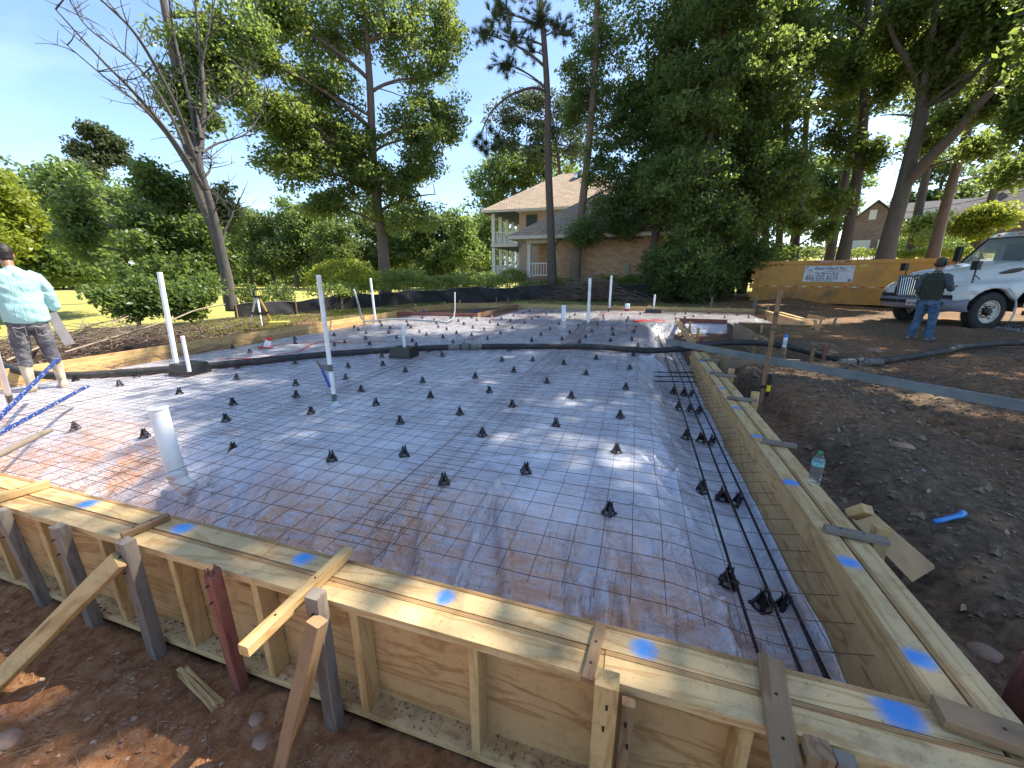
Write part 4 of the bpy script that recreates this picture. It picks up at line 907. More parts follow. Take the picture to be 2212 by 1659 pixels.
t.links.new(mixc(t, k_, (.011, .011, .014), (.11, .062, .038)), b.inputs['Base Color']); b.inputs['Roughness'].default_value = .6; bump(t, b, noise(t, p_, 6, 4), .5, .03)
mb = MB(); mb.add(v, f); o = obj('fabric', mb, m, sf, smooth=True)
mb = MB(); mb.tube([(q[0], q[1], v[i*rows + rows - 1][2]) for i, q in enumerate(pp)], .012, 4); obj('top_hem', mb, plain('hem', (.09, .085, .08), .7), sf)
for i in range(0, len(pp), 16):
    x, y, zb, zt = pp[i]; mb = MB(); mb.beam((x + .02, y + .05, zb - .2), (x + .02, y + .05, zt + .04), .035, .035); obj('post', mb, M['brown'], sf)
# ------------------------------------------------------------------ people
def organic(name, build, m_, vox=.012, smooth_it=4, parent=None, wrinkle=0, wf=9, seed=0):
    """several overlapping lofts fused into one continuous skin"""
    mb = MB(); build(mb); me = mb.mesh(name); o = link(name, me)
    r_ = o.modifiers.new('r', 'REMESH'); r_.mode = 'VOXEL'; r_.voxel_size = vox; s_ = o.modifiers.new('s', 'SMOOTH'); s_.factor = .5; s_.iterations = smooth_it
    me2 = evaluated(o); me2.name = name; bpy.data.objects.remove(o)
    if wrinkle:
        n = len(me2.vertices); co = np.empty(n * 3, np.float32); me2.vertices.foreach_get('co', co); co = co.reshape(-1, 3)
        no = np.empty(n * 3, np.float32); me2.vertices.foreach_get('normal', no); no = no.reshape(-1, 3)
        d = np.abs(fbm(co[:, 0] * wf + co[:, 2] * wf * .7 + seed, co[:, 2] * wf * 1.6 - co[:, 1] * wf, 5 + seed, 3)) - .12
        co += no * (d * wrinkle)[:, None]; me2.vertices.foreach_set('co', co.ravel()); me2.update()
    me2.shade_smooth(); me2.materials.clear(); return link(name, me2, m_, parent)
X3, Y3, Z3 = Vector((1, 0, 0)), Vector((0, 1, 0)), Vector((0, 0, 1))
def limb(mb, pts, rads, n=12):
    rg = []
    for i, (p_, r_) in enumerate(zip(pts, rads)):
        p_ = Vector(p_); t_ = (Vector(pts[min(i+1, len(pts)-1)]) - Vector(pts[max(i-1, 0)])).normalized()
        ax = X3 - t_ * X3.dot(t_); ax.normalize(); ay = t_.cross(ax)
        a, b_ = (r_ if hasattr(r_, '__len__') else (r_, r_)); rg.append((p_, a, b_, ax, ay))
    mb.loft(rg, n)
def hand(mb, wrist, direction, palm_n, s=1.0, curl=.6, thumb=1):
    w_ = Vector(wrist); d = Vector(direction).normalized(); n_ = Vector(palm_n); n_ = (n_ - d * n_.dot(d)).normalized(); sd = d.cross(n_)
    mb.loft([(w_ - d*.02, .026*s, .020*s, sd, n_), (w_ + d*.03*s, .036*s, .017*s, sd, n_), (w_ + d*.075*s, .041*s, .015*s, sd, n_), (w_ + d*.095*s, .038*s, .012*s, sd, n_)], 10)
    for k, (off, L) in enumerate(((-.030, .068), (-.010, .078), (.010, .073), (.029, .058))):
        p0 = w_ + d*.085*s + sd*off*s; a = 0; pts = [p0]; dd = d.copy()
        for j in range(3):
            a += curl * (.55 + .2*j); dd = (d*math.cos(a) + n_*math.sin(a)); pts.append(pts[-1] + dd * L * s * (.45, .32, .23)[j])
        mb.tube(pts, [.0100*s, .0096*s, .0088*s, .0070*s], 7)
    p0 = w_ + d*.025*s + sd*(-.030)*s*thumb; q1 = (d*.7 - sd*.7*thumb + n_*.3).normalized(); mb.tube([p0, p0 + q1*.032*s, p0 + (q1*.045 + d*.028 + n_*.01)*s, p0 + (q1*.048 + d*.050 + n_*.02)*s], [.014*s, .0125*s, .011*s, .008*s], 7)
def headmesh(mb, c, f_, s=1.0, up=Z3):
    """head at centre c looking along f_"""
    c = Vector(c); f_ = Vector(f_).normalized(); sd = f_.cross(up).normalized(); up = sd.cross(f_)
    m3 = Matrix((sd, f_, up)).transposed()
    mb.ell(c + up*.02*s + f_*(-.01), (.076*s, .096*s, .105*s), 18, 14, m3); mb.ell(c + f_*.022*s - up*.045*s, (.058*s, .066*s, .070*s), 14, 10, m3)
    mb.ell(c + f_*.078*s - up*.095*s*.8, (.022*s, .018*s, .016*s), 8, 6, m3)           # chin
    mb.loft([(c + f_*.082*s + up*.018*s, .009*s, .010*s, sd, f_), (c + f_*.100*s - up*.012*s, .013*s, .013*s, sd, f_), (c + f_*.094*s - up*.026*s, .017*s, .012*s, sd, f_)], 8)
    mb.ell(c + f_*.086*s - up*.052*s, (.024*s, .010*s, .009*s), 10, 6, m3)              # lips
    for q in (-1, 1):
        mb.ell(c + sd*.078*s*q - f_*.008*s - up*.008*s, (.010*s, .018*s, .031*s), 8, 6, m3)   # ears
        mb.ell(c + sd*.030*s*q + f_*.080*s + up*.030*s, (.020*s, .010*s, .008*s), 8, 5, m3)   # brows
skin_m = plain('tanned_skin', (.30, .145, .085), .5, var=.12, scale=12, bmp=.05); dark_skin = plain('brown_forearm', (.13, .07, .045), .5, var=.1, bmp=.05)
hair_m = plain('dark_hair', (.020, .015, .012), .6, var=.3, scale=60, bmp=.5)

# worker in the pale blue shirt: seen from behind, local frame: +y = the way he faces, origin between his feet
mx_, my_ = -7.15, 2.87; mz = -.15
hd = math.atan2(7.1, 2.93) + R(4)
w1 = empty('person', (mx_, my_, mz), rz=hd - R(0), label='worker in a pale turquoise shirt, grey jeans and muddy boots, back turned, holding a trowel', cat='person')
w1.scale = (.86, .95, 1.0)
shirt_m, t, b = mat('pale_turquoise_cotton'); p_ = oco(t); t.links.new(ramp(t, noise(t, p_, 3, 3, .5), [(.35, (.27, .47, .46)), (.65, (.33, .54, .52))]), b.inputs['Base Color']); b.inputs['Roughness'].default_value = .9; bump(t, b, noise(t, p_, 7, 3, 1.2, .5, sc3=(1, 1, .45)), .6, .04)
jean_m, t, b = mat('grey_jeans'); p_ = oco(t); t.links.new(ramp(t, noise(t, p_, 8, 7, .4, .6), [(.34, (.055, .055, .070)), (.55, (.10, .098, .11)), (.72, (.24, .21, .19))]), b.inputs['Base Color']); b.inputs['Roughness'].default_value = .95; bump(t, b, noise(t, p_, 18, 5, .8), .6, .02)
boot_m, t, b = mat('muddy_rubber_boot'); p_ = oco(t); t.links.new(ramp(t, noise(t, p_, 10, 7, .3, .65), [(.32, (.20, .13, .08)), (.5, (.45, .36, .25)), (.7, (.56, .48, .37))]), b.inputs['Base Color']); b.inputs['Roughness'].default_value = .7; bump(t, b, noise(t, p_, 30, 5), .4, .01)
def body1(mb):
    limb(mb, [(0, -.01, .95), (0, -.02, 1.15), (0, -.02, 1.36), (0, .0, 1.47)], [(.165, .12), (.165, .115), (.19, .12), (.09, .07)], 16)
    limb(mb, [(0, .0, 1.44), (0, .02, 1.52), (0, .045, 1.58)], [(.066, .066), (.060, .062), (.060, .062)])
    headmesh(mb, (0, .085, 1.655), (0, .95, -.30), 1.05)
    for q in (-1, 1):
        limb(mb, [(.19*q, -.01, 1.40), (.27*q, -.03, 1.16), (.285*q, .05, 1.02), (.275*q, .15, .90)], [.052, .048, .044, .030])
        hand(mb, (.275*q, .16, .885), (0, .55, -.8), (0, .8, .5), 1.05, .75, 1 if q < 0 else -1)
        limb(mb, [(.10*q, -.01, .92), (.13*q, .0, .50), (.15*q, .0, .08)], [(.085, .09), (.06, .065), (.04, .045)])
body_o = organic('body', body1, skin_m, .011, 3, w1)
def shirt1(mb):
    limb(mb, [(0, -.015, .885), (0, -.02, .93), (0, -.03, 1.05), (0, -.035, 1.20), (0, -.035, 1.33), (0, -.02, 1.42), (0, .0, 1.475), (0, .01, 1.50)], [(.222, .150), (.228, .158), (.225, .158), (.232, .150), (.245, .142), (.215, .122), (.115, .090), (.078, .078)], 22)
    for q in (-1, 1):
        limb(mb, [(.13*q, -.015, 1.425), (.215*q, -.015, 1.385), (.262*q, -.03, 1.29), (.292*q, -.035, 1.16), (.300*q, -.01, 1.06), (.300*q, .03, 1.015)], [.075, .086, .080, .072, .064, .058], 14)
organic('shirt', shirt1, shirt_m, .012, 4, w1, wrinkle=.085, wf=3.6, seed=3)
def jeans1(mb):
    limb(mb, [(0, -.02, .79), (0, -.02, .86), (0, -.015, .93)], [(.185, .135), (.200, .145), (.200, .140)], 18)
    for q in (-1, 1): limb(mb, [(.095*q, -.02, .86), (.108*q, -.015, .72), (.125*q, .0, .56), (.135*q, .0, .45), (.145*q, -.01, .36), (.15*q, -.01, .335)], [(.100, .120), (.102, .118), (.088, .098), (.082, .090), (.078, .084), (.070, .078)], 16)
organic('jeans', jeans1, jean_m, .012, 3, w1, wrinkle=.06, wf=10, seed=8)
for q in (-1, 1):
    def boot(mb, q=q):
        limb(mb, [(.15*q, -.01, .40), (.15*q, -.01, .28), (.152*q, -.01, .12), (.155*q, .0, .05)], [(.066, .070), (.062, .066), (.050, .058), (.052, .075)], 14)
        limb(mb, [(.155*q, -.085, .045), (.155*q, .0, .055), (.165*q, .10, .045), (.172*q, .19, .035)], [(.042, .045), (.048, .055), (.048, .040), (.036, .030)], 12)
    bo = organic('boot', boot, boot_m, .010, 3, w1)
mbk = MB()
for q in (-1, 1):       # back pockets with stitched edge
    for a, c_ in (((.045, .83), (.10, .815)), ((.10, .815), (.155, .83))): mbk.beam((a[0]*q, -.166, a[1]), (c_[0]*q, -.158, c_[1]), .006, .008)
    for a, c_ in (((.045, .83), (.048, .73)), ((.155, .83), (.145, .73)), ((.048, .73), (.098, .705)), ((.098, .705), (.145, .73))): mbk.beam((a[0]*q, -.162, a[1]), (c_[0]*q, -.156, c_[1]), .003, .006)
obj('pocket_stitching', mbk, plain('stitching', (.30, .27, .22), .8), w1)['kind'] = 'stuff'
def hair1(mb): 
    c = Vector((0, .085, 1.655)); mb.ell(c + Vector((0, -.025, .045)), (.084, .098, .095), 18, 12); mb.ell(c + Vector((0, -.05, -.01)), (.072, .062, .070), 14, 10)
organic('hair', hair1, hair_m, .010, 2, w1, wrinkle=.02, wf=40)
# trowel in his right hand, blade hanging down
hx, hy, hzz = .275, .21, .82
tw = empty('trowel', (0, 0, 0), label='long grey finishing trowel held at the worker\'s right hip', cat='trowel'); tw.parent = None
Mw = Matrix.Translation((mx_, my_, mz)) @ Matrix.Rotation(hd, 4, 'Z') @ Matrix.Diagonal((.86, .95, 1, 1))
def wpt(p_): return Mw @ Vector(p_)
tw.location = wpt((.245, .03, .80)); tw.rotation_euler = (0, 0, hd)
q = MB(); q.beam((.0, -.06, .17), (.085, -.02, -.25), .10, .006, side=(1, -.1, .2), seg=2, b=.001); obj('blade', q, plain('grey_steel', (.33, .30, .29), .5, metal=.2), tw)
q = MB(); q.tube([(.035, .10, .08), (.06, .17, -.06)], .016, 8); q.tube([(.03, -.04, .02), (.035, .11, .06)], .007, 6); obj('handle', q, M['black'], tw)

# worker by the truck: olive vest over grey shirt, cap with ear defenders, blue jeans; faces right and away
nx_, ny_ = 6.24, 11.35; nz = -.16
hd2 = R(-52)
w2 = empty('person', (nx_, ny_, nz), rz=hd2, label='man in dark vest, jeans and cap with ear defenders standing before the truck', cat='person')
vest_m = plain('olive_fleece', (.030, .036, .024), .95, var=.2, bmp=.4); gsh = plain('slate_sleeves', (.062, .070, .085), .9, var=.15, bmp=.4)
bj, t, b = mat('blue_denim'); p_ = oco(t); t.links.new(ramp(t, noise(t, p_, 6, 7, .4, .6), [(.34, (.035, .065, .12)), (.55, (.065, .115, .19)), (.72, (.13, .18, .24))]), b.inputs['Base Color']); b.inputs['Roughness'].default_value = .95; bump(t, b, noise(t, p_, 16, 5, .8), .6, .02)
def body2(mb):
    limb(mb, [(0, 0, .95), (0, -.01, 1.2), (0, -.01, 1.40), (0, .0, 1.50)], [(.15, .11), (.15, .11), (.17, .11), (.08, .07)], 16)
    limb(mb, [(0, .0, 1.46), (0, .02, 1.54), (0, .03, 1.60)], [.062, .058, .060]); headmesh(mb, (.0, .05, 1.665), (.25, 1, .02))
    limb(mb, [(-.19, -.01, 1.42), (-.235, -.03, 1.18), (-.21, .06, 1.02), (-.17, .14, .93)], [.050, .045, .040, .030]); hand(mb, (-.165, .15, .915), (.25, .5, -.75), (.9, .2, .3), 1.0, .8, -1)
    limb(mb, [(.19, -.01, 1.42), (.23, .03, 1.18), (.22, .20, 1.12), (.19, .33, 1.17)], [.050, .045, .038, .028]); hand(mb, (.19, .34, 1.175), (-.1, .9, .15), (0, -.2, 1), 1.0, .35, 1)
organic('body', body2, skin_m, .012, 3, w2)
def sh2(mb):
    limb(mb, [(-.13, -.01, 1.43), (-.205, -.012, 1.40), (-.238, -.03, 1.28), (-.248, -.035, 1.16), (-.232, .02, 1.06), (-.19, .11, .965), (-.178, .13, .945)], [.07, .078, .070, .062, .055, .047, .042], 14)
    limb(mb, [(.13, -.01, 1.43), (.205, -.012, 1.40), (.235, .0, 1.28), (.242, .05, 1.17), (.235, .14, 1.13), (.20, .28, 1.155)], [.07, .078, .068, .060, .052, .044], 14)
    limb(mb, [(0, -.01, 1.42), (0, .005, 1.50), (0, .015, 1.53)], [(.12, .09), (.075, .072), (.070, .068)])
organic('shirt', sh2, gsh, .013, 3, w2, wrinkle=.05, wf=9)
def ve2(mb): limb(mb, [(0, -.01, .90), (0, -.01, 1.0), (0, -.015, 1.15), (0, -.02, 1.30), (0, -.01, 1.40), (0, .0, 1.465), (0, .01, 1.49)], [(.178, .130), (.185, .135), (.192, .140), (.205, .138), (.195, .122), (.12, .09), (.08, .078)], 20)
organic('vest', ve2, vest_m, .013, 3, w2, wrinkle=.05, wf=8)
def je2(mb):
    limb(mb, [(0, 0, .80), (0, 0, .90), (0, -.0, .96)], [(.17, .125), (.175, .13), (.168, .125)], 16)
    limb(mb, [(-.09, -.0, .86), (-.11, .01, .68), (-.13, .02, .46), (-.15, -.03, .24), (-.16, -.05, .06)], [(.092, .11), (.092, .105), (.078, .085), (.075, .082), (.078, .09)], 16)
    limb(mb, [(.09, -.0, .86), (.10, .02, .68), (.11, .05, .46), (.115, .04, .24), (.12, .04, .06)], [(.092, .11), (.092, .105), (.078, .085), (.075, .082), (.078, .09)], 16)
organic('jeans', je2, bj, .013, 3, w2, wrinkle=.07, wf=10)
for (a, c_) in ((-.165, -.03), (.125, .07)):
    def bt2(mb, a=a, c_=c_): limb(mb, [(a, c_ - .10, .045), (a, c_, .06), (a + .01, c_ + .10, .045), (a + .02, c_ + .18, .035)], [(.040, .042), (.046, .055), (.046, .038), (.034, .028)], 12)
    organic('boot', bt2, plain('pale_boot', (.25, .21, .17), .8), .011, 2, w2)
def cap2(mb):
    c = Vector((0, .05, 1.70)); mb.ell(c + Vector((0, -.012, .035)), (.086, .104, .080), 18, 10); f_ = Vector((.25, 1, .0)).normalized(); s_ = Vector((f_.y, -f_.x, 0))
    mb.loft([(c + f_*.06, .070, .012, s_, Z3), (c + f_*.13, .062, .008, s_, Z3), (c + f_*.165, .035, .006, s_, Z3)], 12)
organic('cap', cap2, plain('green_cap_cloth', (.055, .06, .035), .9), .010, 2, w2)
q = MB(); f_ = Vector((.25, 1, 0)).normalized(); s_ = Vector((f_.y, -f_.x, 0)); c0 = Vector((0, .045, 1.665))
q.tube([c0 + s_*.098*math.sin(a) + Z3*(.0 + .135*math.cos(a)) for a in [i*math.pi/10 - math.pi/2 for i in range(11)]], .008, 6)
for sg in (-1, 1): q.tube([c0 + s_*.07*sg, c0 + s_*.115*sg], [.036, .032], 14)
q.tube([c0 + s_*.11, c0 + s_*.10 + f_*.07 - Z3*.02, c0 + s_*.06 + f_*.125 - Z3*.045], .005, 5); obj('ear_defenders', q, M['black'], w2)
def hair2(mb): c = Vector((0, .045, 1.665)); mb.ell(c + Vector((0, -.035, .0)), (.080, .075, .075), 14, 10)
organic('hair', hair2, hair_m, .010, 2, w2)
M2 = Matrix.Translation((nx_, ny_, nz)) @ Matrix.Rotation(hd2, 4, 'Z')
q = MB(); q.beam((0, 0, 0), (0, .17, .02), .045, .02); q.tube([(0, .15, .03), (0, .30, .05)], .006, 5); o = obj('remote_control', q, plain('pale_remote', (.35, .38, .36), .5)); o.location = M2 @ Vector((.18, .42, 1.18)); o.rotation_euler = (0, 0, hd2); tag(o, 'pale handheld remote with a short black aerial in the man\'s right hand', 'remote')
q = MB(); q.tube([(0, 0, 0), (-.05, -.02, -.05), (-.12, -.03, -.10), (-.17, -.02, -.13)], [.02, .024, .022, .012], 8); o = obj('work_gloves', q, plain('brown_glove', (.10, .06, .045), .9)); o.location = M2 @ Vector((-.12, .20, .86)); o.rotation_euler = (0, 0, hd2); tag(o, 'brown work gloves hanging from the man\'s left hand', 'gloves')
# ------------------------------------------------------------------ roll-off container
yel = plain('mustard_steel', (.50, .245, .035), .5, var=.12, scale=3, bmp=.1, dirt=(.30, .14, .03)); yel2 = plain('mustard_steel_lower', (.43, .20, .03), .55, var=.15, scale=3, bmp=.1, dirt=(.16, .09, .04))
dx0, dy0 = 5.42, 22.95; dang = math.atan2(20.95 - 22.98, 10.29 - 5.41)
dm = empty('roll_off_container', (dx0, dy0, -.06), rz=dang, label='long mustard yellow roll-off waste container behind the truck', cat='container')
L_, H_, W_ = 7.0, 1.98, 2.4
q = MB(); q.box(0.12, L_, 0, .05, .14, H_ - .04); obj('side_panel', q, yel, dm)
q = MB(); q.box(0.12, L_, W_ - .05, W_, .14, H_ - .04); obj('side_panel', q, yel, dm)
q = MB(); q.box(L_ - .05, L_ - .003, .053, W_ - .053, .14, H_ - .05); obj('end_panel', q, yel, dm)
q = MB(); q.box(.02, .10, .03, W_ - .03, .16, H_ - .06)
for z in (.3, .75, 1.2, 1.65): q.box(-.03, .018, .03, W_ - .03, z, z + .14)
obj('door', q, yel, dm)
q = MB(); q.box(0.1, L_, .053, W_ - .053, .14, .2); obj('floor', q, yel2, dm)
q = MB(); q.box(-.02, L_ + .03, -.075, .06, H_ - .16, H_, b=.01); q.box(-.02, L_ + .03, W_ - .06, W_ + .05, H_ - .16, H_, b=.01); obj('top_rail', q, yel, dm)
q = MB(); q.box(-.02, L_ + .03, -.06, -.003, .08, .21, b=.01); obj('bottom_rail', q, yel2, dm)
for x in (.16, L_ - .1): 
    q = MB(); q.box(x - .10, x + .07, -.055, -.003, .215, H_ - .165); obj('corner_post', q, yel, dm)
for z in (.30, .72, 1.15, 1.55):
    q = MB(); q.box(-.08, .30, -.09, -.058, z, z + .22, b=.005); q.lathe([(.035, z - .03), (.035, z + .25)], 8, Matrix.Translation((-.06, -.07, 0))); obj('hinge', q, yel, dm)
for x in (.3, L_ - .5): 
    q = MB(); q.lathe([(.09, -.10), (.09, .10)], 14, Matrix.Translation((x, .12, .07)) @ Matrix.Rotation(R(90), 4, 'Y')); obj('roller', q, M['black'], dm)
q = MB(); q.box(.36, L_ - .3, -.012, -.003, .225, .78); obj('lower_skirt', q, yel2, dm)
tpw = plain('reflective_white', (.62, .50, .36), .4, bmp=0); tpr = plain('reflective_red', (.42, .035, .02), .4, bmp=0)
for i in range(22):
    x = .24 + i * .30; q = MB(); q.box(x, x + .149, -.022, -.013, .80, .85); obj('reflective_stripe', q, tpw if i % 2 == 0 else tpr, dm)
def lettering(name, s, size, x, z, m_, parent, y=-.03, shear=0, bold=0, sx=1, align='LEFT', dy=0):
    me = text_mesh(s, size, .0015, shear, bold, align, 1, sx); o = link(name, me, m_, parent); o.location = (x, y, z); o.rotation_euler = (R(90), 0, 0); return o
q = MB(); q.box(2.02, 3.80, -.020, -.006, 1.04, 1.74, b=.002); sign = obj('sign_plate', q, plain('sign_white', (.55, .58, .60), .45, bmp=0), dm)
navy = plain('navy_ink', (.02, .03, .20), .5, bmp=0); ink = plain('dark_ink', (.03, .035, .06), .5, bmp=0)
lettering('lettering', 'Easy-Haul Inc.', .185, 2.38, 1.575, navy, sign, -.023, .3, .004, 1.12); lettering('lettering', '\u00ae', .09, 3.69, 1.62, navy, sign, -.023)
lettering('lettering', 'Containers & Restrooms', .082, 2.76, 1.49, ink, sign, -.023, 0, .0006, 1.05)
lettering('lettering', 'We Make it Easy!', .105, 2.42, 1.385, navy, sign, -.023, .3, .002, 1.15)
lettering('lettering', '251-929-2133', .150, 2.12, 1.255, ink, sign, -.023, 0, .002, 1.38); lettering('lettering', '888-565-8315', .150, 2.12, 1.135, ink, sign, -.023, 0, .002, 1.38)
lettering('lettering', 'www.Easy-Haul.com', .080, 2.33, 1.062, ink, sign, -.023, 0, .001, 1.2)
lettering('lettering', 'E', .17, 2.075, 1.605, navy, sign, -.023, .25, .001); lettering('lettering', 'H', .17, 2.165, 1.50, navy, sign, -.023, .25, .001)
q = MB()
for a in ((2.05, 2.32, 1.715, 1.721), (2.05, 2.32, 1.475, 1.481), (2.05, 2.056, 1.482, 1.714), (2.314, 2.32, 1.482, 1.714)): q.box(a[0], a[1], -.0235, -.0215, a[2], a[3])
obj('emblem_frame', q, navy, sign)
q = MB(); q.box(3.64, 3.75, -.0235, -.0215, 1.065, 1.165); obj('emblem_square', q, navy, sign); lettering('lettering', 'f', .11, 3.675, 1.082, tpw, sign, -.0255, 0, .003)
q = MB(); q.box(2.35, 3.62, -.084, -.077, 1.865, 1.945); o = obj('load_sign', q, plain('dull_red_sign', (.30, .06, .05), .5, bmp=0), dm)
lettering('lettering', 'MAXIMUM LOAD LEVEL', .085, 2.985, 1.878, tpw, o, -.086, 0, .001, .98, 'CENTER')
q = MB(); q.box(3.96, 4.20, -.016, -.006, 1.68, 1.77); q.box(3.96, 4.20, -.017, -.005, 1.77, 1.80); obj('yellow_sticker', q, plain('sticker', (.52, .43, .07), .5), dm)

# ------------------------------------------------------------------ truck (front of it is in the picture)
white_p = plain('white_truck_paint', (.60, .62, .60), .22, var=.04, scale=2, bmp=0, dirt=(.42, .41, .38)); grey_b = plain('grey_bumper', (.17, .17, .20), .5, var=.1, bmp=.1)
chrome = plain('chrome', (.62, .62, .62), .15, metal=1, bmp=0, var=.03); tyre = plain('tyre', (.018, .017, .017), .8, var=.5, scale=20, bmp=.5, dirt=(.05, .04, .035)); hub_m = plain('dirty_white_wheel', (.58, .54, .46), .5, dirt=(.36, .30, .22))
glass, t, b = mat('windscreen_glass'); b.inputs['Base Color'].default_value = (.35, .42, .42, 1); b.inputs['Roughness'].default_value = .03; b.inputs['Alpha'].default_value = .38; b.inputs['IOR'].default_value = 1.6
dark_in = plain('dark_cab_trim', (.02, .02, .022), .8, bmp=0); amber = plain('amber_lens', (.50, .12, .03), .3, bmp=0)
tang = math.atan2(-2.27, .64) + R(90)          # local +x runs to the rear, local -y faces the camera
ax = Vector(((8.334 + 8.967) / 2, (16.18 + 13.909) / 2, 0)); rear = Vector((math.cos(tang), math.sin(tang), 0))
tr_o = ax - rear * 1.02
tk = empty('truck', (tr_o.x, tr_o.y, -.17), rz=tang, label='white conventional cab truck with chrome grille parked at the right, hood towards the slab', cat='truck')
AX, AR, HW = 1.02, .60, 1.16
# hood and fenders: stations along x, profile from centre line to fender foot
st = []
NP = 15
def arch(x): 
    d = AR ** 2 + .02 - (x - AX) ** 2; return .50 + math.sqrt(d) if d > 0 else .0
xs_ = [0.06, .10, .18, .30, .45, .60, .75, .90, 1.05, 1.20, 1.35, 1.50, 1.62, 1.75, 1.90, 2.02]
q = MB(); v = []
for x in xs_:
    u_ = (x - .06) / 1.96; ctop = 1.50 + .34 * u_ ** .8; nose = min(1, (x - .06) / .22) ** .5
    ctop = ctop - .14 * (1 - nose); hoodw = .60 + .34 * u_; fz = 1.20 + .13 * u_ - .20 * (1 - nose)
    W2 = HW * (.93 + .07 * nose) ; bot = max(.78, arch(x)) if x < 1.75 else (1.0 if x < 1.9 else 1.0)
    bot = min(bot, fz - .06)
    half = [(0, ctop), (.35*hoodw, ctop - .006), (.7*hoodw, ctop - .03), (.92*hoodw, ctop - .085), (hoodw + .02, ctop - .17), (hoodw + .06, fz + .10), (hoodw + .12, fz + .035), (W2 - .10, fz + .0), (W2 - .03, fz - .05), (W2, fz - .13), (W2, min(fz - .14, bot + .04) if bot < fz - .2 else bot), (W2 - .005, bot), (W2 - .10, bot)]
    half = [(a, max(z, bot) if a > hoodw + .05 else z) for a, z in half]
    v.append([(-a, z) for a, z in half[::-1]] + half[1:])
n_ = len(v[0]); vv = [(x, a, z) for x, row in zip(xs_, v) for a, z in row]
ff = [(i*n_ + k, (i+1)*n_ + k, (i+1)*n_ + k + 1, i*n_ + k + 1) for i in range(len(xs_) - 1) for k in range(n_ - 1)]
q.add(vv, ff); hood = obj('hood', q, white_p, tk, smooth=True)
q = MB(); q.loft([((.05 + .05*0, 0, .0), 0.01, 0.01, (0, 1, 0), (0, 0, 1))] * 2, 4)
q = MB(); q.box(.075, .12, -.60, .60, .80, 1.42); q.box(.12, .16, -1.08, 1.08, .76, 1.06); obj('nose_panel', q, dark_in, tk)
# grille: chrome surround with slanted bars
q = MB()
for a, c_ in (((-.50, .86), (-.60, 1.42)), ((.50, .86), (.60, 1.42)), ((-.60, 1.42), (.60, 1.42)), ((-.50, .86), (.50, .86))): q.beam((.045, a[0], a[1]), (.065 + .0, c_[0], c_[1]), .06, .05)
obj('grille_frame', q, plain('satin_grey', (.25, .25, .26), .35, metal=.6), tk)
for i in range(15):
    f_ = (i - 7) / 7.6; q = MB(); q.beam((.04, .50*f_, .88), (.055, .58*f_, 1.41), .030, .022, side=(0, 1, 0), b=.006); obj('grille_bar', q, chrome, tk)
q = MB(); c0 = Vector((.015, 0, 1.38)); pts = [c0 + Vector((0, .0, .085)), c0 + Vector((0, .10, 0)), c0 + Vector((0, 0, -.085)), c0 + Vector((0, -.10, 0))]
for i in range(4): q.beam(pts[i], pts[(i+1) % 4], .018, .02)
q.beam(c0 + Vector((0, 0, -.06)), c0 + Vector((0, 0, .06)), .03, .02); q.beam(c0 + Vector((0, -.05, 0)), c0 + Vector((0, .05, 0)), .02, .02); obj('emblem', q, chrome, tk)
# bumper
q = MB(); prof = [(.02, .50), (-.06, .53), (-.09, .66), (-.07, .80), (.02, .83)]; rows_ = []
for y, xb in ((-1.18, .42), (-1.16, .22), (-1.05, .08), (-.7, .0), (0, -.03), (.7, .0), (1.05, .08), (1.16, .22), (1.18, .42)): rows_.append([(xb + a + .06, y, z) for a, z in prof])
vv = [p_ for r_ in rows_ for p_ in r_]; n_ = len(prof); q.add(vv, [(i*n_ + k, i*n_ + k + 1, (i+1)*n_ + k + 1, (i+1)*n_ + k) for i in range(len(rows_) - 1) for k in range(n_ - 1)]); bp_ = obj('bumper', q, grey_b, tk, smooth=True)
for y0_, y1_ in ((-.95, -.40), (.40, .95), (-.34, .34)):
    q = MB(); q.beam((-.045, y0_, .70), (-.045, y1_, .70), .10, .05, side=(0, 0, 1), b=.02); obj('air_slot', q, M['black'], bp_)
for y in (-.12, .02): q = MB(); q.box(-.02, .05, y, y + .07, .835, .855); obj('tow_hook', q, chrome, bp_)
q = MB(); q.box(-.085, -.072, -.27, .05, .60, .76, b=.004); o = obj('licence_plate', q, plain('plate', (.42, .43, .40), .5, bmp=0), tk)
me = text_mesh('11BA398', .095, .001, 0, .001, 'CENTER'); l_ = link('lettering', me, ink, o); l_.location = (-.088, -.11, .635); l_.rotation_euler = (R(90), 0, R(-90))
